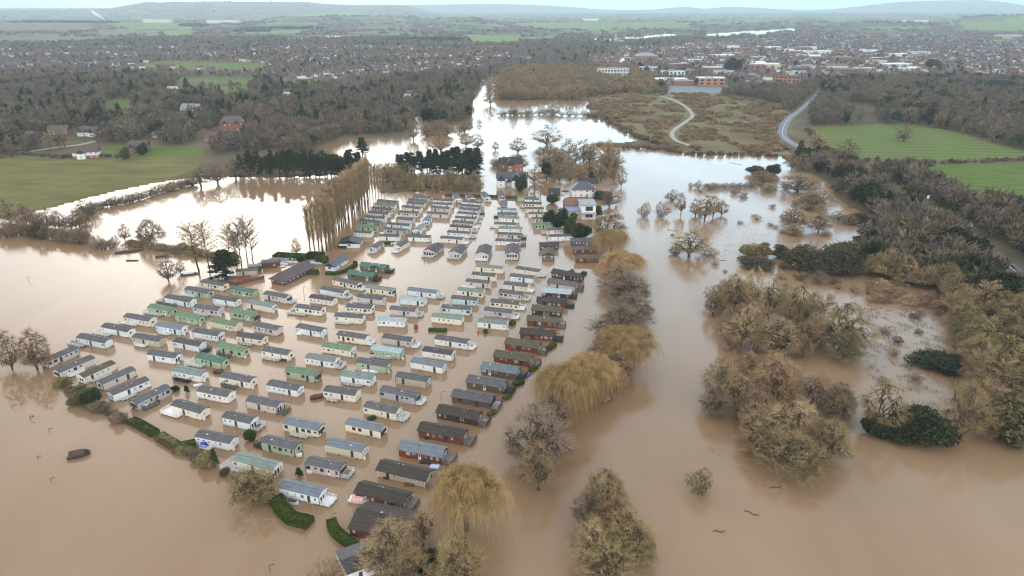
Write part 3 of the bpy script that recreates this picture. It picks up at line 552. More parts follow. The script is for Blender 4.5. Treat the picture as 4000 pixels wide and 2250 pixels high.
for row in [
 ('bare', 1388, 1085, 105, 985, 'brown', 'brown bare tree between the lowest golden willow and the big round tree', G_BANK), ('bare', 1458, 1012, 100, 930, 'rust', 'reddish bare tree squeezed between the two lowest willows', G_BANK),
 ('bare', 1556, 735, 90, 668, 'brown', 'brown bare tree under the upper golden willows', G_BANK), ('bare', 1535, 890, 90, 822, 'brown', 'brown bare tree on the park side of the middle willow', G_BANK),
 ('bare', 1530, 606, 78, 530, 'brown', 'brown bare tree at the upper end of the river bank row', G_BANK), ('willow', 1537, 640, 76, 583, 'gold', 'golden willow beside the dark lodges by the river', G_BANK),
 ('willow', 1565, 700, 92, 638, 'gold', 'golden willow above the grey trees of the bank row', G_BANK), ('bare', 1583, 762, 108, 690, 'grey', 'dense grey bare tree below the upper golden willows', G_BANK),
 ('bare', 1594, 812, 100, 742, 'grey', 'dense grey bare tree leaning over the open river', G_BANK), ('bare', 1557, 858, 125, 778, 'grey', 'broad grey bare tree above the middle willow', G_BANK),
 ('willow', 1572, 925, 128, 835, 'gold', 'wide golden willow in the middle of the bank row', G_BANK), ('bare', 1515, 935, 105, 862, 'grey', 'grey bare tree tucked under the middle willow', G_BANK), ('bare', 1545, 965, 95, 885, 'brown', 'brown bare tree on the river side of the lower willows', G_BANK),
 ('willow', 1483, 992, 112, 903, 'gold', 'golden willow between the grey tree and the lowest willow', G_BANK), ('willow', 1421, 1050, 125, 925, 'gold', 'tall golden willow at the lower end of the bank row', G_BANK),
 ('bare', 1342, 1165, 180, 1033, 'grey', 'big round bare tree standing in the brown water beside the lodges', None), ('open', 1353, 1232, 105, 1118, 'olive', 'small leaning pale tree in front of the big round bare tree', None),
 ('willow', 1173, 1335, 186, 1190, 'gold', 'large weeping willow standing alone below the lowest lodges', None),
 ('bare', 984, 1443, 150, 1315, 'straw', 'pale twiggy tree in front of the lowest dark lodge', None), ('open', 1066, 1372, 90, 1284, 'straw', 'thin pale tree behind the lowest lodge roof', None), ('dense', 1076, 1440, 55, 1385, 'dark', 'dark ivy covered tree at the bottom edge', None),
 ('bare', 1152, 1480, 140, 1345, 'olive', 'olive grey bare tree below the large weeping willow', None), ('mound', 936, 1424, 72, 1372, 'grey', 'brown round bush beside the curved green hedge', None), ('bare', 1035, 1490, 120, 1388, 'olive', 'olive bare tree cut by the bottom edge', None),
 ('scrub', 822, 1462, 90, 1415, 'straw', 'bare straw coloured bush at the bottom edge', None),
 ('bare', 1521, 1290, 120, 1180, 'olive', 'tall olive bare tree at the top of the big lower clump', None), ('open', 1484, 1325, 105, 1240, 'grey', 'grey leaning tree on the left of the big lower clump', None),
 ('bare', 1568, 1392, 140, 1280, 'olive', 'wide bare tree on the right of the big lower clump', None), ('bare', 1495, 1410, 120, 1310, 'straw', 'straw coloured bare tree low in the big clump', None), ('bare', 1545, 1372, 120, 1262, 'rust', 'rusty bare tree in the centre of the big lower clump', None),
 ('bare', 1605, 1412, 120, 1322, 'olive', 'spreading bare tree at the right tip of the big lower clump', None), ('bare', 1520, 1470, 150, 1372, 'olive', 'olive bare tree at the foot of the big lower clump', None),
 ('scrub', 1760, 1238, 64, 1178, 'moss', 'small round bush alone in the brown water', None),
 # right middle clump
 ('bare', 1842, 788, 95, 690, 'olive', 'olive bare tree at the upper left of the tall flooded clump', None), ('open', 1795, 795, 65, 733, 'olive', 'thin bare tree at the left end of the tall flooded clump', None),
 ('open', 1933, 812, 68, 694, 'olive', 'tall narrow bare tree with the pale top in the clump', None), ('open', 2005, 828, 78, 713, 'olive', 'tall bare tree with straight trunk beside the spreading willow', None),
 ('bare', 1868, 876, 105, 775, 'straw', 'straw coloured brush at the left of the tall clump', None), ('slim', 1895, 872, 70, 760, 'straw', 'slender pale tree inside the tall clump', None), ('bare', 1954, 892, 130, 800, 'straw', 'dense straw coloured thicket tree low in the tall clump', None),
 ('bare', 1975, 850, 90, 770, 'brown', 'brown bare tree in the heart of the tall clump', None), ('bare', 2111, 885, 145, 762, 'olive', 'spreading olive tree at the right of the tall clump', None), ('bare', 2125, 905, 100, 835, 'moss', 'mossy low tree under the spreading olive tree', None), ('scrub', 1845, 880, 60, 842, 'brown', 'brown deadwood bush at the foot of the tall clump', None),
 # right lower clump
 ('open', 1811, 1020, 105, 915, 'olive', 'leaning bare tree at the left edge of the lower flooded clump', None), ('bare', 1800, 1045, 90, 975, 'grey', 'grey tangled tree at the left of the lower flooded clump', None), ('bare', 1944, 1020, 145, 898, 'rust', 'tall rusty tree at the top of the lower flooded clump', None),
 ('open', 2040, 1038, 115, 945, 'brown', 'tree with dark crooked limbs in the lower flooded clump', None), ('bare', 2090, 1055, 90, 968, 'grey', 'grey bare tree at the right of the lower flooded clump', None), ('bare', 1979, 1108, 155, 1013, 'straw', 'straw coloured tree in the middle of the lower flooded clump', None),
 ('bare', 1898, 1105, 95, 1028, 'brown', 'brown bare tree left of the straw coloured one', None), ('bare', 2077, 1152, 110, 1058, 'olive', 'olive tree at the lower right of the flooded clump', None), ('bare', 1989, 1170, 210, 1090, 'olive', 'wide olive tree at the foot of the lower flooded clump', None), ('bare', 1915, 1140, 115, 1070, 'olive', 'olive tree at the lower left of the flooded clump', None),
 ('open', 2208, 1084, 120, 958, 'olive', 'round bare tree standing before the dark ivy hedge', None), ('mound', 2322, 1105, 150, 1036, 'dark', 'large dark ivy mound on the flood edge', None), ('mound', 2252, 1097, 90, 1056, 'dark', 'low dark ivy mound left of the large one', None), ('dense', 2200, 1093, 62, 1050, 'dark', 'dark ivy bush under the round bare tree', None),
 ('open', 2413, 1105, 125, 962, 'olive', 'yellowish bare tree right of the large ivy mound', None), ('dense', 2530, 1100, 130, 1005, 'mix', 'dense mixed green tree on the flood edge at right', None), ('bare', 2470, 1098, 100, 1010, 'brown', 'brown bare tree between the yellowish and the dense one', None),
 # right scattered
 ('open', 1735, 645, 100, 578, 'olive', 'olive tree with low sprawling limbs alone in the flood', None), ('scrub', 1700, 640, 36, 612, 'moss', 'mossy bush at the foot of the sprawling tree', None), ('scrub', 1785, 643, 50, 625, 'brown', 'fallen brown branches beside the sprawling tree', None),
 ('open', 1712, 540, 30, 484, 'olive', 'thin tree standing alone left of the small flooded grove', None), ('open', 1772, 556, 58, 488, 'olive', 'tallest tree of the small flooded grove', None), ('open', 1793, 545, 44, 490, 'olive', 'second tree of the small flooded grove', None), ('small', 1814, 541, 34, 503, 'moss', 'mossy tree at the right of the small flooded grove', None), ('small', 1750, 543, 36, 500, 'moss', 'mossy tree at the left of the small flooded grove', None),
 ('scrub', 1620, 545, 34, 510, 'brown', 'brown bush in mid river', 'bushes in mid river'), ('scrub', 1664, 546, 38, 510, 'grey', 'grey bush in mid river', 'bushes in mid river'), ('scrub', 1690, 505, 36, 478, 'moss', 'mossy bush at the tip of the drowned hedge', None),
 ('dense', 1903, 440, 46, 416, 'mix', 'dark bushy tree above the drowned hedge end', None), ('dense', 1945, 440, 34, 414, 'dark', 'dark round bush beside the flood inlet', None), ('bare', 1922, 462, 75, 430, 'brown', 'brown bare tree at the drowned hedge end', None),
 ('bare', 2008, 482, 108, 438, 'brown', 'brown round thicket tree in the upper flood', None), ('bare', 2040, 521, 78, 482, 'brown', 'smaller brown thicket tree below it', None), ('scrub', 1755, 474, 22, 454, 'moss', 'little mossy bush at the hedge start', None), ('scrub', 1737, 472, 14, 459, 'moss', 'tiny mossy bush at the hedge start', None),
 ('bare', 1995, 574, 74, 522, 'brown', 'left brown bush tree of the flooded pair', None), ('bare', 2058, 582, 66, 533, 'brown', 'right brown bush tree of the flooded pair', None),
 ('mound', 2160, 560, 64, 538, 'black', 'dark low mound bush near the far bank', None), ('mound', 2160, 606, 38, 592, 'dark', 'small dark green mound bush near the far bank', None), ('dense', 1884, 643, 44, 618, 'moss', 'mossy bush left of the dark thickets', None), ('dense', 1919, 642, 42, 614, 'moss', 'second mossy bush left of the dark thickets', None),
 ('mound', 2022, 672, 120, 622, 'black', 'broad dark thicket in the flood', None), ('mound', 1968, 648, 50, 622, 'black', 'dark thicket joined to the broad one', None), ('mound', 2118, 682, 105, 632, 'black', 'dark brown thicket with rounded top', None), ('mound', 2115, 652, 110, 606, 'mix', 'green topped thicket behind the dark ones', None), ('mound', 2055, 690, 60, 655, 'black', 'dark thicket at the front of the group', None),
 ('mound', 1912, 672, 90, 652, 'black', 'low black brushwood in the flood', None), ('scrub', 2059, 713, 46, 684, 'grey', 'grey rounded bush alone below the thickets', None), ('mound', 2370, 914, 135, 890, 'dark', 'long dark bramble bank among the reeds', None), ('mound', 2418, 925, 60, 898, 'black', 'black bramble end among the reeds', None), ('scrub', 2234, 745, 80, 722, 'brown', 'brown low brush by the reed bed', None),
 ('scrub', 1975, 725, 18, 708, 'rust', 'tiny bush in the open flood', 'tiny bushes in the flood'), ('scrub', 2108, 726, 20, 711, 'rust', 'tiny bush in the open flood', 'tiny bushes in the flood'), ('scrub', 2146, 734, 22, 716, 'rust', 'tiny bush in the open flood', 'tiny bushes in the flood'), ('scrub', 2026, 720, 18, 704, 'rust', 'tiny bush in the open flood', 'tiny bushes in the flood'),
 ('scrub', 2088, 752, 20, 738, 'rust', 'tiny bush in the open flood', 'tiny bushes in the flood'), ('scrub', 2000, 695, 18, 680, 'rust', 'tiny bush in the open flood', 'tiny bushes in the flood'), ('scrub', 2184, 742, 22, 716, 'rust', 'tiny bush in the open flood', 'tiny bushes in the flood'), ('scrub', 2258, 862, 26, 845, 'black', 'small dark bush among the reeds', None),
 # upper river
 ('small', 1173, 368, 34, 336, 'brown', 'leaning willow of the flooded pair above the pines', None), ('small', 1202, 373, 38, 336, 'brown', 'upright willow of the flooded pair above the pines', None), ('small', 1301, 384, 46, 346, 'brown', 'round willow standing alone in the upper river', None), ('small', 1246, 378, 18, 356, 'grey', 'little bare tree alone in the upper river', None),
 ('small', 1378, 366, 76, 316, 'brown', 'large spreading willow behind the brick house', None), ('small', 1106, 382, 58, 330, 'rust', 'rust brown bushy tree at the river edge', None), ('small', 1432, 392, 46, 348, 'brown', 'bare tree left of the flooded garden hedge', None), ('small', 1467, 408, 62, 350, 'brown', 'bushy brown tree in the flooded gardens', None),
 ('small', 1530, 425, 68, 360, 'rust', 'rusty tall tree near the long hedge', None), ('small', 1206, 313, 15, 300, 'grey', 'tiny bush in the upper river channel', None), ('small', 1040, 352, 36, 300, 'grey', 'bare tree at the left edge of the upper river', None), ('small', 1292, 290, 24, 254, 'brown', 'bare tree on the drowned upper hedge', None), ('small', 1390, 288, 42, 262, 'moss', 'mossy tree on the drowned upper hedge', None), ('small', 1232, 264, 38, 223, 'rust', 'rust coloured bush tree splitting the river', None), ('small', 1330, 290, 22, 262, 'brown', 'second bare tree on the drowned upper hedge', None),
 ('small', 1562, 470, 30, 415, 'straw', 'pale bare tree on the garden river edge', None), ('small', 1310, 425, 40, 390, 'brown', 'bare tree beside the brick house', None), ('small', 1395, 420, 70, 372, 'brown', 'brown bare tree behind the flooded garden', None), ('small', 1512, 455, 50, 415, 'olive', 'olive bare tree in the river garden', None), ('conifer', 1374, 450, 32, 408, 'dark', 'dark conifer in the flooded garden', None), ('small', 1545, 395, 40, 360, 'brown', 'bare tree at the garden corner', None),
 ('slim', 1344, 505, 30, 430, 'rust', 'slender reddish tree by the white villa garden', None), ('slim', 1360, 515, 34, 440, 'rust', 'slender reddish tree nearer the caravans', None), ('small', 1405, 455, 48, 412, 'grey', 'grey bare tree between the garden houses', None), ('dense', 1312, 482, 28, 440, 'green', 'green tree touching the white villa', None), ('small', 1345, 460, 40, 415, 'olive', 'olive tree right of the white villa', None),
 ('dense', 1390, 512, 28, 488, 'green', 'green garden tree by the black shed', None), ('conifer', 1488, 455, 18, 432, 'dark', 'small dark conifer by the red house', None), ('dense', 1410, 575, 42, 528, 'dark', 'dark evergreen beside the caravan column', 'evergreens beside the caravan column'), ('dense', 1435, 598, 36, 540, 'green', 'green evergreen beside the modern house', 'evergreens beside the caravan column'), ('dense', 1462, 598, 46, 566, 'dark', 'low dark evergreen above the dark lodges', 'evergreens beside the caravan column'),
 ('dense', 1380, 565, 30, 530, 'dark', 'dark evergreen tucked by the upper caravans', 'evergreens beside the caravan column'), ('small', 1535, 520, 50, 475, 'grey', 'grey tree by the garden jetty', None), ('dense', 1515, 497, 55, 480, 'green', 'green garden shrubbery tree by the hipped roof', None), ('dense', 1500, 545, 30, 520, 'dark', 'dark shrub tree right of the modern house', None),
 # left water
 ('bare', 378, 613, 76, 549, 'grey', 'round bare tree on the drowned lower hedge', None), ('small', 315, 605, 30, 563, 'grey', 'small bare tree left of the round one', None), ('small', 427, 708, 50, 640, 'grey', 'bare tree standing alone in the glowing flood', None), ('small', 455, 688, 24, 652, 'grey', 'small bare sapling beside the lone tree', None),
 ('slim', 500, 690, 74, 555, 'straw', 'tall bare birch left of the dark conifer', None), ('slim', 529, 680, 56, 550, 'straw', 'tall bare birch near the dark conifer', None), ('slim', 609, 676, 44, 545, 'grey', 'tall mistletoe tree behind the dark conifer', 'tall bare trees behind the storage yard'), ('slim', 625, 668, 44, 540, 'grey', 'tall bare tree by the storage yard', 'tall bare trees behind the storage yard'),
 ('slim', 638, 664, 44, 548, 'grey', 'tall bare tree by the storage yard fence', 'tall bare trees behind the storage yard'), ('slim', 596, 668, 44, 556, 'straw', 'pale bare tree behind the dark conifer', 'tall bare trees behind the storage yard'), ('slim', 580, 662, 44, 560, 'straw', 'leftmost pale bare tree behind the dark conifer', 'tall bare trees behind the storage yard'),
 ('conifer', 568, 695, 62, 630, 'dark', 'dark green conifer standing alone beside the storage yard', None), ('small', 747, 640, 26, 598, 'straw', 'little bare sapling left of the poplars', None), ('open', 507, 470, 66, 418, 'grey', 'wide bare oak by the pasture edge', None), ('open', 548, 462, 70, 412, 'grey', 'bare oak left of the pine belt', None), ('open', 592, 447, 64, 392, 'grey', 'bare oak touching the pine belt', None),
 ('bare', 30, 930, 66, 832, 'brown', 'bare tree cut by the left edge', None), ('bare', 94, 930, 80, 828, 'brown', 'bare tree beside the leftmost caravans', None), ('small', 22, 560, 60, 500, 'brown', 'brown tree at the pasture corner', None), ('small', 60, 560, 50, 520, 'brown', 'second brown tree at the pasture corner', None), ('small', 212, 545, 34, 502, 'grey', 'bare tree at the start of the upper hedge', None), ('small', 235, 540, 34, 505, 'grey', 'second bare tree at the start of the upper hedge', None),
 ('open', 645, 1262, 130, 1180, 'olive', 'twiggy olive tree leaning over a caravan', None), ('mound', 640, 1235, 80, 1200, 'straw', 'straw coloured bush under the leaning olive tree', None), ('scrub', 600, 1215, 44, 1185, 'brown', 'brown shrub left of the leaning olive tree', None), ('dense', 668, 1262, 45, 1225, 'moss', 'mossy shrub at the end of the long hedge', None),
 ('conifer', 542, 1174, 16, 1131, 'green', 'pointed green cypress on the corner bed', None), ('dense', 521, 1172, 44, 1140, 'moss', 'bushy shrub beside the pointed cypress', None), ('mound', 497, 1158, 36, 1135, 'grey', 'brown shrub left of the pointed cypress', None), ('conifer', 752, 1197, 17, 1177, 'dark', 'small round dark conifer between caravans', None),
 ('dense', 210, 1012, 64, 978, 'mix', 'large shrub on the left caravan corner bed', None), ('dense', 232, 1016, 46, 982, 'dark', 'dark shrub on the left caravan corner bed', None), ('mound', 255, 1028, 50, 1008, 'grey', 'brown shrub on the left caravan corner bed', None), ('mound', 155, 966, 36, 952, 'moss', 'low mossy shrub by the leftmost caravans', None), ('mound', 303, 1058, 40, 1034, 'grey', 'brown shrub below the black railed deck', None),
 ('conifer', 470, 988, 12, 970, 'dark', 'tiny dark conifer beside the dark decks', None), ('dense', 441, 982, 20, 970, 'green', 'small round green bush beside a grey caravan', None), ('dense', 629, 1107, 28, 1083, 'green', 'round green bush at a caravan corner', None), ('conifer', 1221, 948 - 110, 12, 828, 'hedge', 'tiny bright green conifer before the pale caravan', None),
 ('dense', 1390, 868, 15, 862, 'green', 'small green bush beside a brown lodge deck', None), ('dense', 1128, 1183, 14, 1176, 'green', 'small green bush floating near a lodge', None), ('mound', 1512, 1000, 60, 960, 'grey', 'grey brush under the lower willows', None),
]: plant(*row)
# poplar avenue: three rows between the flooded pasture and the caravans
for i in range(34):
    t = i / 33.0
    u = 800 + 128 * t ** 1.05 + random.uniform(-2, 2); v = 640 - 134 * t ** 0.93 + random.uniform(-2, 2)
    if 5 < i: plant('poplar', u, v, 15 + 3 * (1 - t), v - 138 + 26 * t + random.uniform(-7, 12), 'straw', 'tall narrow bare poplar in the long avenue beside the caravans', 'poplars of the long avenue', share=True)
    if i % 2 == 0 and i > 6: plant('poplar', u - 22 + 8 * t, v - 6, 17, v - 128 + 20 * t + random.uniform(-8, 12), 'brown', 'tall narrow bare poplar in the long avenue beside the caravans', 'poplars of the long avenue', share=True)
for u, v, vt in ((792, 636, 505), (803, 634, 498), (812, 636, 500), (822, 632, 500), (780, 628, 512), (832, 630, 503), (842, 626, 500)):
    plant('poplar', u, v, 18, vt, 'straw', 'bare poplar with a clear trunk at the near end of the avenue', 'clear stemmed poplars at the near end', share=True)
for i, u in enumerate((931, 938, 945, 952, 959, 966)):
    plant('poplar', u, 503 - i * 3, 10, 402 + i * 5, 'straw', 'thin pale poplar at the far end of the avenue', 'thin pale poplars at the far end', share=True, pale=True)
# pine belt and spruce belt
for i in range(34):
    u = 604 + i * 9.2 + random.uniform(-3, 3); k = 'pine' if i % 3 else 'conifer'
    plant(k, u, 446 + random.uniform(-6, 1), 20 + random.uniform(-3, 6), 386 + random.uniform(-11, 13), 'dark', 'dark pine in the belt behind the flooded pasture', 'pines of the belt behind the pool', share=True)
    if i % 2: plant('small', u, 440, 26, 388 + random.uniform(0, 12), 'olive', 'bare tree growing inside the pine belt', 'bare trees inside the pine belt', share=True)
for i in range(22):
    u = 1008 + i * 9.2 + random.uniform(-3, 3)
    plant('pine' if i < 12 and i % 2 else 'conifer', u, 438 + random.uniform(-9, 4), 24 + (6 if i > 16 else 0), 384 - (8 if i > 13 else 0) + random.uniform(-9, 13), 'dark', 'dark spruce in the belt above the caravan park', 'spruces of the belt above the park', share=True)
plant('conifer', 1190, 452, 34, 392, 'dark', 'tall dark conifer at the right end of the spruce belt'); plant('conifer', 912, 392, 26, 346, 'dark', 'dark spruce at the head of the poplar avenue'); plant('conifer', 1001, 412, 15, 388, 'dark', 'small dark spruce left of the spruce belt')
for i in range(30):
    u = 965 + i * 8.2 + random.uniform(-5, 5); v = 470 + random.uniform(-14, 16)
    plant('small', u, v, 30, v - 30 + random.uniform(-8, 6), random.choice(['olive', 'brown', 'moss', 'brown']), 'bare brown tree in the copse above the caravan park', 'bare trees of the copse above the park', share=True)
for i in range(10): plant('small', 955 + i * 8, 452 - i + random.uniform(-4, 4), 34, 412, random.choice(['moss', 'olive']), 'olive bare tree at the left of the copse', 'olive trees at the left of the copse', share=True)
# drowned hedges made of separate bushes
def hedgerow(p0, p1, n, wpx, hpx, cols, label, group, kind='scrub', jit=3):
    for i in range(n):
        t = (i + .5) / n; k = t * (len(p0) - 1) if p1 is None else 0
        if p1 is None:
            j = min(int(k), len(p0) - 2); f = k - j; u = p0[j][0] * (1 - f) + p0[j + 1][0] * f; v = p0[j][1] * (1 - f) + p0[j + 1][1] * f
        else: u = p0[0] * (1 - t) + p1[0] * t; v = p0[1] * (1 - t) + p1[1] * t
        u += random.uniform(-2, 2); v += random.uniform(-jit, jit) * .6; q = random.uniform(.75, 1.3)
        plant(random.choice(kind) if isinstance(kind, (list, tuple)) else kind, u, v, wpx * q, v - hpx * q, random.choice(cols), label, group, share=True)
hedgerow([(200, 543), (260, 522), (330, 510), (400, 488), (450, 472), (490, 466)], None, 32, 30, 20, ['grey', 'black', 'brown'], 'dark bare bush in the drowned hedge beside the pasture', 'bushes of the pasture hedge', ['scrub', 'small', 'scrub'])
hedgerow([(0, 598), (60, 588), (110, 600), (170, 605), (225, 612)], None, 26, 40, 34, ['grey', 'brown', 'black', 'rust'], 'dark bare bush in the left part of the drowned lower hedge', 'left bushes of the lower hedge', ['scrub', 'small', 'small'])
hedgerow([(60, 560), (110, 572), (180, 580), (220, 560)], None, 14, 34, 42, ['grey', 'brown'], 'bare tree behind the drowned lower hedge', 'bare trees behind the lower hedge', 'small')
hedgerow([(232, 624), (262, 628), (295, 620)], None, 6, 28, 26, ['brown', 'grey'], 'fallen bare bush beside the sunken boat', 'fallen bushes by the sunken boat')
hedgerow([(330, 618), (390, 624), (430, 632), (500, 642), (560, 650), (598, 654)], None, 27, 28, 15, ['grey', 'brown', 'moss'], 'low bush in the right part of the drowned lower hedge', 'right bushes of the lower hedge', ['scrub', 'mound'])
hedgerow([(1770, 470), (1800, 474), (1850, 474), (1895, 470)], None, 15, 17, 12, ['grey', 'grey', 'moss'], 'small bush in the drowned hedge in the upper flood', 'bushes of the hedge in the upper flood')
hedgerow([(1490, 366), (1560, 372), (1640, 372), (1700, 382)], None, 20, 16, 10, ['grey', 'brown'], 'small bush in the long hedge above the upper flood', 'bushes of the long hedge')
hedgerow([(1255, 290), (1300, 292), (1340, 289), (1400, 290), (1478, 292)], None, 17, 20, 13, ['grey', 'mix', 'moss'], 'small bush in the drowned hedge of the upper river', 'bushes of the upper river hedge')
hedgerow([(1255, 250), (1300, 250), (1360, 249), (1470, 252)], None, 18, 32, 26, ['brown', 'rust', 'brown'], 'brown bush on the upper river edge', 'bushes of the upper river edge', 'small')
hedgerow([(1225, 232), (1240, 212)], None, 5, 16, 20, ['rust'], 'rust brown bush on the river spit', 'bushes of the river spit', 'small')
hedgerow([(1370, 430), (1430, 440), (1500, 436), (1556, 440)], None, 14, 24, 14, ['green', 'moss', 'brown'], 'garden shrub in the flooded gardens', 'shrubs of the flooded gardens')
hedgerow([(1240, 415), (1260, 420), (1270, 440)], None, 6, 24, 20, ['grey'], 'grey bare shrub left of the brick house', 'shrubs left of the brick house')

hedgerow([(160, 972), (200, 1000), (240, 1030), (290, 1052), (320, 1066)], None, 14, 26, 15, ['mix', 'grey', 'mix'], 'brown shrub in the boundary hedge at the left corner', 'shrubs of the boundary hedge', ['mound', 'scrub'])
hedgerow([(560, 1188), (585, 1202), (610, 1212)], None, 3, 26, 16, ['mix', 'grey'], 'brown shrub at the lower end of the boundary hedge', 'lower shrubs of the boundary hedge', 'mound')
for i in range(26):
    u = random.uniform(1350, 1560); v = random.uniform(385, 462)
    plant('small', u, v, random.uniform(26, 42), v - random.uniform(24, 40), random.choice(['brown', 'grey', 'olive', 'rust', 'moss']), 'bare brown tree in the flooded river gardens', 'bare trees of the flooded river gardens', share=True)
for i in range(12):
    u = random.uniform(1060, 1180); v = random.uniform(325, 345)
    plant('small', u, v, random.uniform(26, 40), v - random.uniform(22, 36), random.choice(['brown', 'grey', 'rust']), 'bare tree on the drowned left bank of the upper river', 'bare trees of the drowned left bank', share=True)

def fillpoly(poly, n, kinds, cols, wpx, hpx, label, group):
    k = 0; P = np.array(poly, float)
    while k < n:
        u = random.uniform(P[:, 0].min(), P[:, 0].max()); v = random.uniform(P[:, 1].min(), P[:, 1].max())
        if not inside(poly, np.array([u]), np.array([v]))[0]: continue
        k += 1; q = random.uniform(.7, 1.25); plant(random.choice(kinds), u, v, wpx * q, v - hpx * q * random.uniform(.8, 1.2), random.choice(cols), label, group, share=True)
fillpoly([(1800, 765), (1880, 740), (2010, 770), (2160, 850), (2150, 905), (2040, 900), (1850, 890), (1800, 840)], 30, ['open', 'scrub', 'open', 'slim', 'scrub', 'bare'], ['straw', 'brown', 'straw', 'olive', 'rust'], 62, 62, 'tangled bare tree in the tall flooded clump', 'tangled trees of the tall flooded clump')
fillpoly([(1800, 960), (1900, 930), (2060, 960), (2120, 1040), (2090, 1150), (1960, 1160), (1880, 1110), (1810, 1030)], 30, ['open', 'scrub', 'bare', 'open', 'scrub'], ['straw', 'brown', 'rust', 'olive', 'moss'], 72, 60, 'tangled bare tree in the lower flooded clump', 'tangled trees of the lower flooded clump')
fillpoly([(1460, 1300), (1580, 1280), (1640, 1400), (1600, 1445), (1480, 1445)], 9, ['bare', 'small'], ['straw', 'olive', 'olive'], 90, 95, 'tangled bare tree in the big lower clump', 'tangled trees of the big lower clump')
fillpoly([(1960, 500), (2090, 490), (2150, 560), (2060, 600), (1960, 590)], 12, ['scrub', 'small'], ['brown', 'straw'], 44, 26, 'straggly brown bush in the upper flood', 'straggly bushes of the upper flood')
fillpoly([(1700, 480), (1850, 470), (2000, 470), (1900, 500), (1760, 500)], 8, ['scrub'], ['brown', 'moss', 'straw'], 30, 14, 'low brown bush by the drowned hedge', 'low bushes by the drowned hedge')
fillpoly([(1880, 640), (2180, 660), (2240, 740), (2100, 740), (1900, 700)], 14, ['scrub'], ['brown', 'black', 'rust'], 26, 12, 'small drowned shrub beside the dark thickets', 'small drowned shrubs beside the thickets')
fillpoly([(1670, 500), (1850, 520), (1830, 690), (1700, 660)], 5, ['scrub'], ['grey', 'rust'], 16, 8, 'tiny drowned twiggy shrub in the upper flood', 'tiny drowned shrubs in the upper flood')

hedgerow([(2185, 688), (2260, 708), (2380, 735), (2418, 800), (2430, 880), (2452, 940), (2448, 1010), (2462, 1085)], None, 34, 62, 58, ['brown', 'straw', 'olive', 'moss', 'brown'], 'bare brown tree on the edge of the reed bed', 'bare trees on the edge of the reed bed', ['bare', 'open', 'scrub'])

fillpoly([(1850, 560), (2000, 480), (2120, 500), (2190, 560), (2150, 620), (2000, 640), (1880, 620)], 20, ['scrub'], ['brown', 'straw', 'grey', 'rust'], 22, 10, 'low straggly shrub in the upper right flood', 'low straggly shrubs of the upper right flood')
fillpoly([(2180, 770), (2390, 760), (2420, 930), (2300, 1000), (2190, 960)], 16, ['scrub'], ['grey', 'black', 'brown'], 26, 12, 'small drowned shrub in the reed bed', 'small shrubs in the reed bed')
fillpoly([(2180, 700), (2370, 740), (2390, 770), (2200, 760)], 12, ['scrub'], ['brown', 'straw', 'rust'], 44, 20, 'brown bush at the top of the reed bed', 'brown bushes at the top of the reed bed')
# ------------------------------------------------------------------ buildings
WALL = {k: mat('wall_' + k, c, 0.75, 0.08, 0.8, rand=0.06) for k, c in dict(white=(0.75, 0.76, 0.76), cream=(0.66, 0.58, 0.45), brick=(0.30, 0.115, 0.065), orange=(0.42, 0.19, 0.09), brown=(0.2, 0.11, 0.08),
        stone=(0.42, 0.38, 0.3), grey=(0.36, 0.37, 0.38), pink=(0.5, 0.36, 0.3), pale=(0.6, 0.6, 0.58), dark=(0.05, 0.045, 0.045), timber=(0.13, 0.05, 0.035)).items()}
ROOF = {k: mat('roof_' + k, c, 0.55, 0.22, 1.2, rand=0.1) for k, c in dict(slate=(0.085, 0.088, 0.1), tile=(0.115, 0.062, 0.052), plum=(0.1, 0.072, 0.072), red=(0.2, 0.085, 0.06), white=(0.7, 0.73, 0.76), grey=(0.26, 0.28, 0.3), glass=(0.3, 0.42, 0.5), black=(0.035, 0.034, 0.038), blue=(0.2, 0.27, 0.42), moss=(0.1, 0.095, 0.06)).items()}
GLASS = mat('window_glass', (0.035, 0.04, 0.05), 0.08, 0.3, 2.0); WFRAME = mat('window_frame', (0.8, 0.8, 0.78), 0.5, 0.03)
WFD = mat('window_frame_dark', (0.05, 0.05, 0.055), 0.5, 0.05); CURT = mat('window_blind', (0.42, 0.46, 0.5), 0.15, 0.25, 1.5)
def roof_mesh(mb, x0, x1, y0, y1, z, rise, m, hip=0.0, ov=0.4, th=0.22, axis='x'):
    """pitched slab roof, ridge along x (or y)"""
    if axis == 'y':
        t2 = MB(); roof_mesh(t2, y0, y1, x0, x1, z, rise, m, hip, ov, th, 'x'); mb.add([(p[1], p[0], p[2]) for p in t2.v], [f[::-1] for f in t2.f], m); return
    a0, a1, b0, b1 = x0 - ov, x1 + ov, y0 - ov, y1 + ov; ym = (y0 + y1) / 2; zl = z - rise * ov / max((y1 - y0) / 2, .1); hx = hip * (y1 - y0) / 2
    P = [(a0, b0, zl), (a1, b0, zl), (a1, b1, zl), (a0, b1, zl), (a0 + hx, ym, z + rise), (a1 - hx, ym, z + rise)]
    Q = [(p[0], p[1], p[2] + th) for p in P]; k = P + Q
    mb.add(k, [(6, 7, 11, 10), (8, 9, 10, 11), (7, 8, 11), (9, 6, 10), (0, 4, 5, 1), (2, 5, 4, 3), (1, 5, 2), (3, 4, 0), (0, 1, 7, 6), (1, 2, 8, 7), (2, 3, 9, 8), (3, 0, 6, 9)], m)
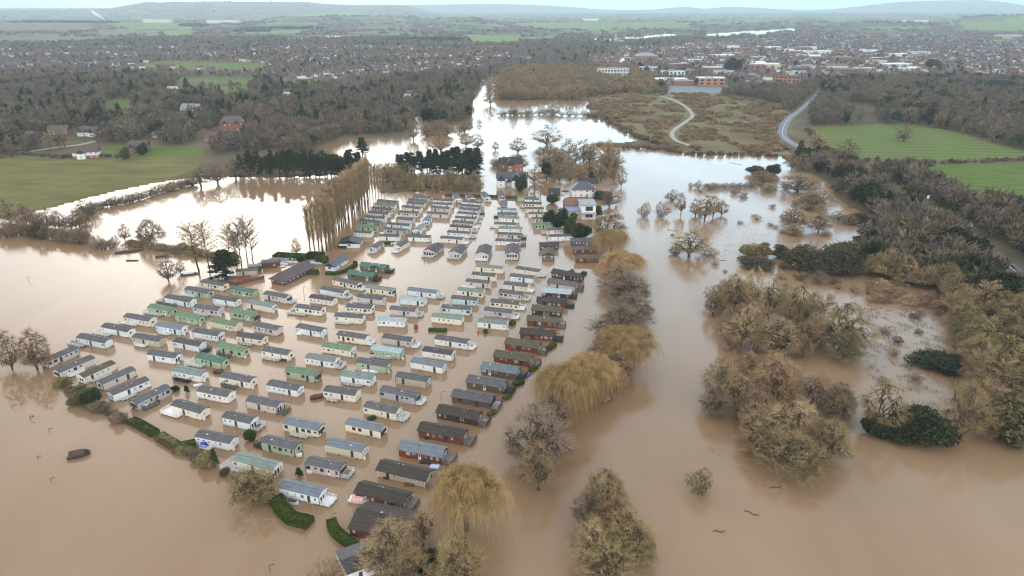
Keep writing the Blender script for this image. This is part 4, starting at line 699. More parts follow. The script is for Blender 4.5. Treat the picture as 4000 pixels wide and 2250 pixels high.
def wall_mesh(mb, x0, x1, y0, y1, z0, z1, rise, m, gable=True, axis='x'):
    if not gable: return mb.box(x0, x1, y0, y1, z0, z1, m)
    if axis == 'x':
        ym = (y0 + y1) / 2; P = [(x0, y0, z0), (x1, y0, z0), (x1, y1, z0), (x0, y1, z0), (x0, y0, z1), (x1, y0, z1), (x1, y1, z1), (x0, y1, z1), (x0, ym, z1 + rise), (x1, ym, z1 + rise)]
        mb.add(P, [(0, 1, 5, 4), (2, 3, 7, 6), (1, 2, 6, 9, 5), (3, 0, 4, 8, 7), (0, 3, 2, 1), (4, 5, 9, 8), (6, 7, 8, 9)], m)
    else:
        xm = (x0 + x1) / 2; P = [(x0, y0, z0), (x1, y0, z0), (x1, y1, z0), (x0, y1, z0), (x0, y0, z1), (x1, y0, z1), (x1, y1, z1), (x0, y1, z1), (xm, y0, z1 + rise), (xm, y1, z1 + rise)]
        mb.add(P, [(0, 1, 5, 8, 4), (1, 2, 6, 5), (2, 3, 7, 9, 6), (3, 0, 4, 7), (0, 3, 2, 1), (4, 8, 9, 7), (8, 5, 6, 9)], m)
WMESH = {}
WN = [0]
def window_mesh(w, h, style='white'):
    WN[0] += 1; pale = style == 'white' and WN[0] % 5 < 3; k = (round(w, 2), round(h, 2), style, pale)
    if k not in WMESH:
        fr = WFRAME if style == 'white' else WFD; b = MB(); t = 0.08
        b.box(-w / 2 + t, w / 2 - t, -0.05, 0.03, t, h - t, CURT if pale else GLASS)
        b.box(-w / 2, w / 2, -0.08, 0.03, 0, t, fr).box(-w / 2, w / 2, -0.08, 0.03, h - t, h, fr).box(-w / 2, -w / 2 + t, -0.08, 0.03, t, h - t, fr).box(w / 2 - t, w / 2, -0.08, 0.03, t, h - t, fr)
        if w > 1.0: b.box(-0.03, 0.03, -0.08, 0.03, t, h - t, fr)
        WMESH[k] = b.mesh('window')
    return WMESH[k]
def put_window(par, x, y, z, w, h, face='front', style='white', name='window'):
    rz = {'front': 0, 'right': math.pi / 2, 'back': math.pi, 'left': -math.pi / 2}[face]
    return link(name, window_mesh(w, h, style), par, (x, y, z), rz)
def house(u, v, w, d, h, yaw, wall, roof, label, rise=None, hip=0.0, name='house', cat='house', group=None, chim=1, wings=(), storeys=2, axis='x', lower=None, zb=None, windows=True):
    """w along local x, d deep, local -y faces the camera when yaw is 0"""
    x, y = G(u, v); e = empty(name, (x, y, max(0, float(ground_z(x, y))) if zb is None else zb), R(yaw), label, cat, group); rise = rise or d * .38
    mb = MB(); wall_mesh(mb, -w / 2, w / 2, 0, d, -1, h, rise, WALL[wall], hip == 0, axis)
    rb = MB(); roof_mesh(rb, -w / 2, w / 2, 0, d, h, rise, ROOF[roof], hip, axis=axis)
    for (wx, wy, ww, wd, wh, wr, wc, rc) in wings:   # cross gables facing the camera
        wall_mesh(mb, wx - ww / 2, wx + ww / 2, wy, wy + wd, -1, wh, wr, WALL[wc], True, 'y'); roof_mesh(rb, wx - ww / 2, wx + ww / 2, wy, wy + wd, wh, wr, ROOF[rc], 0, .3, .2, 'y')
    mb.build('walls', e); ro = rb.build('roof', e)
    if lower: MB().box(-w / 2 - .03, w / 2 + .03, -.03, d + .03, -1, h * .48, WALL[lower]).build('plinth', e)
    for i in range(chim):
        cx = (-w * .3 if i == 0 else w * .3); MB().box(cx - .45, cx + .45, d / 2 - .4, d / 2 + .4, h + rise - .6, h + rise + 1.3, WALL['brick']).build('chimney', ro)
    if windows:
        n = max(2, int(w / 3.2))
        for s in range(storeys):
            for i in range(n):
                px = -w / 2 + w * (i + .5) / n
                if any(abs(px - q[0]) < q[2] / 2 + .7 and q[1] < 0 for q in wings): continue
                put_window(e, px, 0, .9 + s * 2.7, 1.3, 1.25)
        for (wx, wy, ww, wd, wh, wr, wc, rc) in wings:
            put_window(e, wx, wy, wh - 1.6, min(1.6, ww * .4), 1.4)
            if storeys > 1: put_window(e, wx, wy, 1.0, min(2.0, ww * .5), 1.4)
        put_window(e, w / 2, d * .5, h - 1.6, 1.2, 1.2, 'right'); put_window(e, -w / 2, d * .5, h - 1.6, 1.2, 1.2, 'left')
        MB().box(-.5, .5, -.06, .02, 0, 2.1, WFD).build('door', e, (w * .12, 0, 0.05))
    return e
HC = []   # clearings in the woods round the houses (u, v, radius in metres)
def H(*a, **k):
    HC.append((a[0], a[1], max(a[2], a[3]) * .8 + 8)); return house(*a, **k)
H(222, 344, 20, 9, 5, -14, 'white', 'plum', 'white house with two tall pointed gables among the left trees', wings=((-6, -3, 6, 6, 4.2, 4.2, 'white', 'plum'), (6.5, -3, 6, 6, 4.2, 4.2, 'white', 'plum'), (0, -1.5, 4, 4, 4.2, 2.6, 'white', 'plum')))
H(218, 401, 19, 9, 5.4, 18, 'white', 'plum', 'white and brick house with glass verandah above the rough pasture', lower='brick', wings=((-3, -2.5, 6, 6, 5, 3, 'white', 'tile'),))
H(348, 386, 15, 10, 5.6, 8, 'brown', 'plum', 'brown tiled brick house behind the two dark green bushes', wings=((-4, -2.5, 5, 5, 5, 3, 'brown', 'plum'),))
H(397, 349, 9, 7, 3, 15, 'orange', 'slate', 'small outbuilding with roof lights in the left garden', storeys=1, chim=0)
H(585, 332, 22, 14, 8.5, 14, 'brick', 'plum', 'large red brick mansion with white dormers in the woods', storeys=3, chim=2, hip=.6, wings=((-6, -2, 5, 5, 8, 3, 'brick', 'plum'), (5, -2, 5, 5, 8, 3, 'brick', 'plum')))
H(535, 358, 16, 10, 4.5, -12, 'orange', 'tile', 'low brick house with plum roof below the mansion', storeys=1)
H(478, 287, 22, 12, 6, -6, 'pale', 'grey', 'pale building with long glass roof in the woods', storeys=2, chim=0)
H(75, 355, 16, 9, 4, -25, 'brown', 'plum', 'dark roofed cottage at the far left', storeys=1); H(147, 342, 18, 10, 5, 8, 'brown', 'plum', 'long dark roofed house left of the white gabled one')
H(433, 232, 14, 8, 4, 4, 'dark', 'white', 'small pavilion with white roof by the lawns', storeys=1, chim=0, hip=.1)
H(1031, 249, 15, 10, 6.5, -6, 'white', 'slate', 'white villa with pale chimneys above the river wood', hip=.8, chim=2); H(886, 229, 13, 8, 5, -30, 'white', 'slate', 'white gabled house with dark roof left of the river')
H(845, 232, 8, 10, 6, 10, 'pink', 'tile', 'small pinkish house among the suburb trees', axis='y'); H(600, 247, 16, 8, 5, -10, 'white', 'plum', 'white twin gabled house near the playing field', wings=((-4, -1, 4, 5, 4.6, 3.6, 'white', 'plum'), (4, -1, 4, 5, 4.6, 3.6, 'white', 'plum')))
H(718, 258, 9, 9, 4.6, 20, 'white', 'plum', 'white cottage deep in the left wood', axis='y'); H(720, 300, 8, 9, 4.6, -20, 'cream', 'plum', 'cream gable showing among dark conifers', axis='y'); H(636, 243, 7, 8, 5, 0, 'white', 'plum', 'narrow white gable right of the twin gabled house', axis='y')
H(730, 240, 18, 8, 5, 4, 'white', 'plum', 'row of white cottages beside the sports ground'); H(820, 207, 12, 8, 4, 0, 'brown', 'slate', 'dark clubhouse beside the sports pitch', storeys=1, chim=0)
H(1133, 190, 12, 8, 6, -30, 'white', 'plum', 'white gabled house above the head of the river'); H(1178, 192, 11, 8, 6, 20, 'white', 'plum', 'tall white house by the river bend')
# garden houses on the river side
H(1288, 432, 17, 10, 6.2, 12, 'brick', 'black', 'red brick house with dark roof behind the white villa', wings=((-2, -3, 6.5, 7, 5.5, 4, 'brick', 'slate'),), chim=1)
e = H(1287, 470, 21, 9, 5.8, -6, 'white', 'slate', 'white villa with several steep slate gables in the flood', wings=((-7, -3, 5, 6, 5.2, 3.6, 'white', 'slate'), (3.6, -4, 6.4, 8, 5.6, 4.4, 'white', 'slate'), (-1.5, -1.5, 4, 5, 3.8, 2.4, 'grey', 'slate')), chim=0)
H(1482, 478, 12, 7.5, 4.6, 2, 'orange', 'black', 'small red brick house with black roof in the river gardens', chim=1); H(1469, 497, 15.5, 12, 5.2, 2, 'white', 'slate', 'white house with hipped slate roof in the river gardens', hip=.95, rise=4.0, chim=0)
H(1395, 492, 7, 5, 2.4, 0, 'dark', 'black', 'black garden shed behind the caravans', name='shed', cat='shed', storeys=1, chim=0)
# the modern white house
x, y = G(1466, 552); e = empty('modern_house', (x, y, 0.3), R(4), 'modern white house with tall framed glazing and blue roofed wing', 'house'); HC.append((1466, 552, 22))
b = MB(); b.box(-1, 7.5, 0, 12, -1, 8.2, WALL['white']); b.box(-9, -1.05, 1, 10, -1, 4.6, WALL['stone']); wall_mesh(b, -9, 7.4, 10.05, 20, -1, 5.6, 3.2, WALL['brown']); b.build('walls', e)
b = MB(); b.box(-9.6, -1.1, .4, 10, 4.65, 5.0, ROOF['blue']); b.box(-1.6, 8.1, -.8, 12.4, 8.25, 8.6, ROOF['grey']); roof_mesh(b, -9, 7.4, 12.6, 20, 5.6, 3.2, ROOF['tile'], .6); b.build('roof', e)
put_window(e, 3.6, 0, 4.8, 4.2, 2.6, style='dark'); put_window(e, 3.6, 0, .8, 4.2, 2.8, style='dark'); put_window(e, -6.5, 1, 1.2, 1.8, 1.6); put_window(e, -3.5, 1, 1.2, 1.8, 1.6); put_window(e, 7.5, 5, 5, 2, 2, 'right')
b = MB(); b.box(-1.2, 7.6, -3.2, -.05, 3.6, 3.8, WALL['grey']); [b.box(q - .1, q + .1, -3.1, -2.9, -1, 3.6, WALL['grey']) for q in (-1, 3.2, 7.3)]; b.build('balcony', e)
# large buildings of the town: (u, v base, width px, v top, depth m, yaw, wall, roof, style, windows, label)
BIG = [
 (1543, 192, 78, 172, 14, 3, 'pale', 'grey', 'flat', 10, 'long pale building with rows of red windows behind the river wood'), (1632, 185, 44, 168, 14, 0, 'pale', 'grey', 'flat', 7, 'pale block with banded windows beside the long pale building'),
 (1693, 196, 58, 178, 18, 0, 'white', 'grey', 'flat', 6, 'white framed modern block on the town edge'), (1690, 212, 80, 199, 26, 0, 'pink', 'white', 'flat', 0, 'low white roofed hall on the town edge'), (1790, 216, 66, 196, 22, 0, 'orange', 'white', 'flat', 4, 'brick fire station with white roof and wide doors'),
 (1720, 214, 50, 203, 18, 0, 'brick', 'grey', 'flat', 0, 'low brick building left of the fire station'), (1630, 152, 54, 133, 40, 4, 'brick', 'grey', 'hip', 0, 'broad brick hall with pale hipped roof near the church'), (1668, 137, 9, 119, 9, 0, 'orange', 'tile', 'flat', 0, 'square brick tower beside the broad hall'),
 (2000, 190, 60, 180, 20, 0, 'cream', 'grey', 'gable', 0, 'cream gabled hall at the wood edge'), (2280, 182, 64, 171, 20, 2, 'pale', 'white', 'flat', 5, 'white roofed block at the right of the town'), (2178, 178, 46, 171, 16, 0, 'orange', 'white', 'flat', 5, 'brick block with white parapet right of centre'), (2300, 178, 22, 168, 14, 0, 'pale', 'white', 'flat', 0, 'small white roofed block at the right of the town'),
 (2264, 146, 30, 135, 30, 0, 'white', 'white', 'flat', 0, 'bright white warehouse on the right of the town'), (2189, 139, 18, 128, 26, 0, 'white', 'white', 'flat', 0, 'small bright white warehouse in the town'), (2050, 137, 90, 128, 30, 0, 'pale', 'white', 'flat', 0, 'very long white roofed factory in the town'), (2010, 185, 26, 170, 16, -6, 'white', 'slate', 'gable', 3, 'white fronted terrace by the road into town'),
 (1980, 208, 60, 190, 12, -28, 'orange', 'tile', 'gable', 6, 'long brick terrace with dormers by the road into town'), (1905, 178, 40, 163, 18, 0, 'orange', 'red', 'gable', 3, 'orange brick hall in the middle of town'), (1960, 170, 30, 156, 16, 8, 'cream', 'slate', 'gable', 3, 'cream hall in the middle of town'), (1745, 160, 40, 148, 16, 0, 'white', 'slate', 'flat', 5, 'white row of shops at the left of the town'),
 (1820, 190, 50, 178, 14, -14, 'pale', 'grey', 'flat', 6, 'pale stepped block behind the fire station'), (1730, 190, 40, 176, 14, -14, 'grey', 'slate', 'flat', 5, 'grey stepped block behind the white framed one'), (1705, 124, 40, 119, 24, 0, 'grey', 'white', 'flat', 0, 'flat pale store near the church'), (2560, 150, 40, 138, 20, 0, 'orange', 'tile', 'gable', 3, 'orange brick terrace at the right edge'),
 (560, 66, 80, 58, 60, 0, 'pale', 'white', 'flat', 0, 'far white glasshouse sheds left of centre'), (395, 66, 66, 58, 60, 0, 'pale', 'white', 'flat', 0, 'far pale factory sheds beside the dark wood'), (232, 62, 34, 55, 50, 0, 'pale', 'white', 'flat', 0, 'far white factory beside the smoking chimney'), (835, 98, 40, 92, 60, 0, 'white', 'white', 'flat', 0, 'far white industrial sheds in the middle distance'), (745, 101, 50, 96, 50, 0, 'pale', 'white', 'flat', 0, 'far pale sheds left of the industrial sheds'),
 (1485, 52, 40, 47, 90, 0, 'white', 'white', 'flat', 0, 'very far white sheds on the plain'), (2305, 66, 56, 61, 60, 0, 'white', 'white', 'flat', 0, 'far white polytunnels on the plain'), (1322, 153, 30, 144, 16, 0, 'white', 'grey', 'flat', 5, 'white modern block above the river head'), (1205, 148, 16, 136, 12, 0, 'cream', 'tile', 'hip', 3, 'cream villa above the river head'), (1250, 162, 22, 154, 10, 0, 'cream', 'tile', 'gable', 2, 'cream terrace above the river head'),
 (2540, 98, 60, 88, 30, 0, 'grey', 'white', 'flat', 0, 'white roofed sheds on the right skyline fields'), (2490, 128, 50, 118, 16, 0, 'brick', 'slate', 'gable', 0, 'brick school building at the far right'), (2570, 125, 44, 112, 20, 4, 'grey', 'slate', 'gable', 0, 'slate roofed block at the right edge')]
for (u, v, wp, vt, d, yaw, wc, rc, st, nw, lab) in BIG:
    x, y = G(u, v); w = wp * depth(u, v) / FPX; h = float(ztop(u, v, vt)) - .5; HC.append((u, v, w * .6)); e = empty('building', (x, y, max(0, float(ground_z(x, y)))), R(yaw), lab, 'building')
    b = MB(); rb = MB()
    if st == 'flat': b.box(-w / 2, w / 2, 0, d, -1, h - .6, WALL[wc]); rb.box(-w / 2 - .3, w / 2 + .3, -.3, d + .3, h - .58, h, ROOF[rc]); rb.box(-w * .2, w * .1, d * .3, d * .6, h + .01, h + 1.6, ROOF['grey'])
    else:
        rs = min(h * .45, d * .3); wall_mesh(b, -w / 2, w / 2, 0, d, -1, h - rs, rs, WALL[wc], st == 'gable'); roof_mesh(rb, -w / 2, w / 2, 0, d, h - rs, rs, ROOF[rc], .9 if st == 'hip' else 0)
    b.build('walls', e); rb.build('roof', e)
    for i in range(nw):
        for s in range(2 if h > 7 else 1): put_window(e, -w / 2 + w * (i + .5) / nw, 0, (h - 1) * (.16 + .46 * s), w / nw * .55, (h - 1) * .26, style='dark')
br = random.Random(8)
for i in range(34):
    u = br.uniform(1700, 2320); v = br.uniform(124, 186); x, y = G(u, v)
    if any((x - q[0]) ** 2 + (y - q[1]) ** 2 < (q[2] + 14) ** 2 for q in [list(G(h_[0], h_[1])) + [h_[2]] for h_ in HC]): continue
    w_ = br.uniform(26, 60); d_ = br.uniform(14, 30); h_ = br.uniform(6, 11); wc = br.choice(['orange', 'brick', 'pale', 'white', 'cream']); rc = br.choice(['white', 'grey', 'slate', 'white', 'tile']); HC.append((u, v, w_ * .6))
    e = empty('town_block', (x, y, .5), R(br.choice([0, 4, -8, 12])), f"large {dict(orange='orange brick', brick='red brick', pale='pale grey', white='white', cream='cream')[wc]} block with {dict(white='white', grey='grey', slate='slate', tile='reddish')[rc]} roof in the town centre", 'building', 'large blocks of the town centre'); e['_share'] = 1
    b = MB(); rb = MB()
    if i % 3: b.box(-w_ / 2, w_ / 2, 0, d_, -1, h_ - .6, WALL[wc]); rb.box(-w_ / 2 - .3, w_ / 2 + .3, -.3, d_ + .3, h_ - .58, h_, ROOF[rc])
    else: wall_mesh(b, -w_ / 2, w_ / 2, 0, d_, -1, h_ - 3, 3.5, WALL[wc]); roof_mesh(rb, -w_ / 2, w_ / 2, 0, d_, h_ - 3, 3.5, ROOF[rc])
    for q_ in range(6): b.box(-w_ / 2 + w_ * (q_ + .3) / 6, -w_ / 2 + w_ * (q_ + .7) / 6, -.06, .05, 2, 4, GLASS)
    b.build('walls', e); rb.build('roof', e)
x, y = G(1549, 112); e = empty('church', (x, y, .5), R(5), 'stone church with tall thin spire beyond the flooded meadows', 'church'); b = MB(); hs = float(ztop(1549, 112, 84))
b.box(-4, 4, 0, 8, -1, hs * .5, WALL['stone']); b.build('tower', e); MB().add([(-3.6, .4, hs * .5), (3.6, .4, hs * .5), (3.6, 7.6, hs * .5), (-3.6, 7.6, hs * .5), (0, 4, hs * 1.12)], [(0, 1, 4), (1, 2, 4), (2, 3, 4), (3, 0, 4), (3, 2, 1, 0)], WALL['stone']).build('spire', e)
b = MB(); wall_mesh(b, 4.1, 30, -2, 10, -1, 9, 5, WALL['stone']); b.build('nave', e); b = MB(); roof_mesh(b, 4.1, 30, -2, 10, 9, 5, ROOF['grey']); b.build('roof', e)
x, y = G(270, 58); e = empty('chimney_stack', (x, y, .5), 0, 'far factory chimney giving off white smoke', 'chimney'); hc = float(ztop(270, 58, 53)); MB().bar((0, 0, -1), (0, 0, hc), 4, WALL['pale'], 10).build('shaft', e)
sm = MB(); msm = mat('smoke_white', (0.85, 0.85, 0.86), 1.0, 0.05, 0.05, spec=0)
rs = random.Random(4)
for i in range(46):
    t_ = i / 45; cx, cz, rr = x - 14 - 85 * t_ + rs.uniform(-9, 9) * t_, hc + 3 + 62 * t_ ** .8 + rs.uniform(-9, 9) * t_, 3.0 + 11 * t_ ** .7 * rs.uniform(.45, 1)
    ico = [(0, 0, 1), (.894, 0, .447), (.276, .851, .447), (-.724, .526, .447), (-.724, -.526, .447), (.276, -.851, .447), (.724, .526, -.447), (-.276, .851, -.447), (-.894, 0, -.447), (-.276, -.851, -.447), (.724, -.526, -.447), (0, 0, -1)]
    F = [(0, 1, 2), (0, 2, 3), (0, 3, 4), (0, 4, 5), (0, 5, 1), (1, 6, 2), (2, 7, 3), (3, 8, 4), (4, 9, 5), (5, 10, 1), (2, 6, 7), (3, 7, 8), (4, 8, 9), (5, 9, 10), (1, 10, 6), (6, 11, 7), (7, 11, 8), (8, 11, 9), (9, 11, 10), (10, 11, 6)]
    sm.add([(cx + p[0] * rr, y + p[1] * rr, cz + p[2] * rr) for p in ico], F, msm)
o = sm.build('smoke'); tag(o, 'white smoke plume drifting left from the far factory chimney', 'smoke', kind='stuff')
# ------------------------------------------------------------------ houses of the suburb and the town
TOWNS = {
 'left suburb': [(-500, 150), (-100, 128), (300, 118), (700, 114), (900, 116), (1230, 128), (1330, 140), (1330, 152), (1240, 166), (1160, 190), (1000, 205), (870, 230), (820, 226), (700, 200), (640, 196), (430, 192), (160, 192), (-500, 215)],
 'town': [(1480, 150), (1560, 122), (1700, 114), (1900, 100), (2100, 88), (2300, 84), (2576, 92), (2900, 110), (2900, 200), (2576, 205), (2400, 196), (2250, 198), (2060, 196), (1990, 210), (1870, 212), (1800, 196), (1740, 172), (1640, 166), (1560, 168), (1480, 166)],
}
allf = [p for k in FIELDS for p in FIELDS[k][1]] + WATER
def blocked(u, v, h=0.0):
    c = np.zeros(u.shape, bool)
    for p in allf: c |= inside(p, u, v)
    if h:   # nothing tall right in front of an open field
        vu = np.maximum(v - h * FPX / np.maximum((CAMH * FPX) / np.maximum(v - HOR, 5), 100), 24)
        for k_ in ('lawn', 'meadow', 'mown_field', 'green_field'):
            for p in FIELDS[k_][1]: c |= inside(p, u, vu)
    return c
HCx = np.array([list(G(a[0], a[1])) + [a[2]] for a in HC])
def near_house(x, y, extra=0):
    c = np.zeros(x.shape, bool)
    for a in HCx:
        dy = y - a[1] - a[2] * .4; dy = np.where(dy < 0, dy * (.32 if extra == 0 else 1), dy); c |= ((x - a[0]) ** 2 + dy ** 2 < (a[2] + extra) ** 2)
    return c
RD = np.concatenate([np.stack(G([p[0] for p in road_px], [p[1] for p in road_px]), 1)]); RD = np.concatenate([RD[i] + (RD[i + 1] - RD[i]) * t for i in range(len(RD) - 1) for t in np.linspace(0, 1, 30)[:, None]]).reshape(-1, 2)
def near_road(x, y, r=8):
    c = np.zeros(x.shape, bool)
    for a in RD: c |= ((x - a[0]) ** 2 + (y - a[1]) ** 2 < r * r)
    return c
def jgrid(poly, s, rr, y0=None, y1=None):
    P = np.array([G(a, max(b, 27)) for a, b in poly]); xs = np.arange(P[:, 0].min(), P[:, 0].max(), s); ys = np.arange(P[:, 1].min(), P[:, 1].max(), s)
    X, Y = np.meshgrid(xs, ys); X = (X + rr.uniform(-.45, .45, X.shape) * s).ravel(); Y = (Y + rr.uniform(-.45, .45, Y.shape) * s).ravel()
    u, v, d = proj(X, Y); k = inside(poly, u, v) & (d > 0) & (u > -260) & (u < 2840); return X[k], Y[k], u[k], v[k]
hr = np.random.default_rng(99); HOUSES = []
for zone, poly in TOWNS.items():
    X_, Y_, U_, V_ = jgrid(poly, 27 if zone == 'town' else 30, hr); k = ~blocked(U_, V_) & ~near_house(X_, Y_, 6.5) & ~near_road(X_, Y_, 14) & (snoise(X_, Y_, 420., 8) > (-.42 if zone == 'town' else .08))
    for x, y, u, v in zip(X_[k], Y_[k], U_[k], V_[k]): HOUSES.append((y, x, zone, u, v))
HOUSES.sort(); rr = random.Random(12)
UH = {}
def unit_house(wc, rc, k):
    """three plain house shapes in each colour pair: gable on, side on, and an L"""
    key = (wc, rc, k)
    if key not in UH:
        b = MB(); W_m, R_m = WALL[wc], ROOF[rc]
        if k == 0: wall_mesh(b, -5, 5, -3.6, 3.6, -1, 5, 3.2, W_m); roof_mesh(b, -5, 5, -3.6, 3.6, 5, 3.2, R_m, 0, .3, .2)
        elif k == 1: wall_mesh(b, -4, 4, -5, 5, -1, 5, 3.6, W_m, True, 'y'); roof_mesh(b, -4, 4, -5, 5, 5, 3.6, R_m, 0, .3, .2, 'y')
        else: wall_mesh(b, -8, 8, -4, 3.6, -1, 5.2, 3.4, W_m); roof_mesh(b, -8, 8, -4, 3.6, 5.2, 3.4, R_m, 0, .3, .2); wall_mesh(b, 2, 7, -6.5, 0, -1, 4.8, 2.8, W_m, True, 'y'); roof_mesh(b, 2, 7, -6.5, 0, 4.8, 2.8, R_m, 0, .3, .2, 'y')
        for zz_ in (1.2, 3.7):
            for xx in (-2.6, 0, 2.6):
                y0_ = {0: -3.6, 1: -5, 2: -4}[k]; b.box(xx - .5, xx + .5, y0_ - .04, y0_ + .1, zz_, zz_ + 1.1, GLASS)
        b.box(-3.3, -2.5, -.4, .4, 7.2, 9.3, WALL['brick']); UH[key] = b.mesh('small_house')
    return UH[key]
far = {}
NAMECOL = {'white': 'white', 'cream': 'cream', 'brick': 'red brick', 'orange': 'orange brick', 'pink': 'pinkish', 'pale': 'pale grey', 'brown': 'brown'}
for i, (y, x, zone, u, v) in enumerate(HOUSES):
    if zone == 'town': wc = rr.choice(['orange', 'brick', 'orange', 'brick', 'white', 'brick', 'cream', 'white', 'pink', 'brown']); rc = rr.choice(['plum', 'slate', 'tile', 'plum', 'slate', 'tile', 'slate', 'grey'])
    else: wc = rr.choice(['white', 'white', 'brown', 'brick', 'brown', 'pink', 'cream', 'brick']); rc = rr.choice(['plum', 'plum', 'tile', 'slate', 'plum'])
    k = rr.choice([0, 0, 1, 1, 2]); cell = (int(x // 170), int(y // 130)); base = random.Random(hash(cell) & 0xffff).choice([0, 12, -20, 30, 90, 70]); yaw = R(base + rr.choice([0, 0, 90]) + rr.uniform(-5, 5)); s = rr.uniform(.85, 1.15)
    z = max(0.0, float(ground_z(x, y)))
    if i < 300:
        o = link('small_house', unit_house(wc, rc, k), None, (x, y, z), yaw); o.scale = (s, s, s * rr.uniform(.9, 1.1))
        tag(o, f"small {NAMECOL[wc]} house with {'dark' if rc in ('plum', 'slate') else 'reddish' if rc in ('tile', 'red') else 'pale'} roof in the {zone}", 'house', 'houses of the ' + zone); o['_share'] = 1; THINGS.append(o)
    else: far.setdefault((wc, rc, k), []).append((x, y, z, yaw, s))
FM = MB(); 
for (wc, rc, k), L in far.items():
    me = unit_house(wc, rc, k); vs = np.array([v.co[:] for v in me.vertices]); fs = [tuple(p.vertices) for p in me.polygons]; ms = [me.materials[p.material_index] for p in me.polygons]
    keep = [j for j, m_ in enumerate(ms) if m_ is not GLASS]
    for x, y, z, a, s in L:
        c, sn = math.cos(a) * s, math.sin(a) * s; P = np.stack([vs[:, 0] * c - vs[:, 1] * sn + x, vs[:, 0] * sn + vs[:, 1] * c + y, vs[:, 2] * s + z], 1); n0 = len(FM.v); FM.v += [tuple(p) for p in P]
        for j in keep: FM.f.append(tuple(n0 + q for q in fs[j])); FM.m.append(FM.mi(ms[j]))
o = FM.build('distant_houses'); tag(o, 'distant houses of the town and suburb too small to count', 'houses', kind='stuff')
# ------------------------------------------------------------------ woods
def tuft_trees(X, Y, Z, Wd, Ht, n, col, r, blade=.16, style='bare'):
    """many small trees as one soup: each a lumpy crown of n thin faces"""
    m = len(X)
    if m == 0: return np.zeros((0, 3)), np.zeros((0, 3))
    d = unit(r.normal(size=(m, n, 3))); rr_ = .35 + .65 * r.random((m, n, 1)) ** .5
    ph = r.uniform(0, 6.28, (m, 1)); lump = 0.82 + .18 * np.sin(np.arctan2(d[..., 1], d[..., 0]) * 3 + ph) * np.sin(d[..., 2] * 4 + ph * 2)
    C = d * rr_ * lump[..., None] * np.array([.5, .5, .44]); C[..., 2] += .56
    if style == 'cone': tt = r.random((m, n, 1)) ** .8; a = r.random((m, n, 1)) * 6.283; C = np.concatenate([np.cos(a) * .5 * (1.02 - tt) ** .8, np.sin(a) * .5 * (1.02 - tt) ** .8, .08 + .92 * tt], 2) * np.array([1, 1, 1.]) * (.75 + .25 * r.random((m, n, 1))) ** np.array([1, 1, 0])
    if style == 'low': C[..., 2] = np.abs(C[..., 2] - .3)
    sc_ = np.stack([Wd, Wd, Ht], 1)[:, None]; org = np.stack([X, Y, Z], 1)[:, None]
    C = C * sc_; out = unit(d + np.array([0, 0, .35]) + r.normal(size=(m, n, 3)) * .5); sz = (Wd[:, None, None] * blade) * (.6 + .8 * r.random((m, n, 1)))
    side = unit(np.cross(out, r.normal(size=(m, n, 3)))); w_ = .32 if style == 'bare' else .75
    P = np.stack([C - out * sz * .5 - side * sz * w_, C - out * sz * .5 + side * sz * w_, C + out * sz * (1.5 if style == 'bare' else .9)], 2) + org[:, :, None]
    cc = col[:, None, None, :] * (.8 + .4 * r.random((m, n, 1, 1))); cc = np.broadcast_to(cc, P.shape)
    # a thin trunk under each crown
    if style != 'low':
        tw = Wd * .03 + .08; k = np.array([[-1, 0, 0], [1, 0, 0], [0, 0, 1.]]); T = np.stack([np.stack([X - tw, Y, Z - .5], 1), np.stack([X + tw, Y, Z - .5], 1), np.stack([X, Y, Z + Ht * .6], 1)], 1)[:, None]
        P = np.concatenate([P, T], 1); cc = np.concatenate([cc, np.broadcast_to(np.array([.1, .08, .06]), T.shape)], 1)
    return P.reshape(-1, 3), cc.reshape(-1, 3)
TINT = mat('woodland_foliage', (1, 1, 1), 0.95, 0.0, 0.5, spec=0.05, attr='tint')
PAL = np.array([(.155, .125, .105), (.175, .135, .10), (.14, .12, .08), (.15, .13, .078), (.21, .155, .095), (.13, .11, .095)]); PALD = np.array([(.03, .042, .022), (.04, .052, .026), (.028, .036, .022), (.05, .06, .03)])
PALT = np.array([(.19, .15, .14), (.18, .145, .135), (.16, .135, .11), (.21, .16, .13)]); PALM = np.array([(.25, .175, .10), (.23, .17, .09), (.27, .195, .115), (.21, .155, .09)])
WOODZ = {
 'left': [(-500, 215), (0, 205), (300, 198), (640, 205), (800, 226), (900, 228), (1000, 203), (1150, 185), (1212, 196), (1192, 240), (1188, 300), (1130, 314), (1070, 312), (1040, 285), (1034, 330), (960, 338), (890, 342), (835, 372), (815, 382), (600, 386), (520, 392), (512, 368), (400, 364), (262, 364), (205, 352), (150, 380), (60, 384), (0, 396), (-500, 400)],
 'centre': [(1262, 188), (1300, 176), (1500, 172), (1560, 172), (1660, 205), (1655, 240), (1560, 236), (1486, 246), (1400, 243), (1300, 243), (1246, 242), (1250, 214)],
 'gap': [(1660, 226), (1680, 236), (1800, 238), (1900, 225), (2040, 212), (2060, 216), (2030, 250), (1990, 280), (1960, 300), (1960, 262), (1800, 236)],
 'rightup': [(2072, 212), (2300, 200), (2700, 206), (3100, 300), (3100, 440), (2620, 388), (2545, 372), (2452, 347), (2382, 326), (2300, 314), (2160, 313), (2080, 318), (2035, 318), (2040, 280), (2062, 250)],
 'right': [(2000, 398), (2060, 405), (2110, 424), (2180, 448), (2260, 420), (2285, 425), (2330, 438), (2380, 456), (2440, 486), (2576, 502), (3600, 645), (3600, 1140), (2576, 1098), (2500, 1094), (2446, 1070), (2436, 1000), (2446, 930), (2422, 870), (2412, 790), (2376, 728), (2255, 700), (2175, 676), (2156, 640), (2176, 612), (2204, 592), (2212, 562), (2196, 540), (2134, 510), (2096, 488), (2104, 468), (2062, 446)],
}
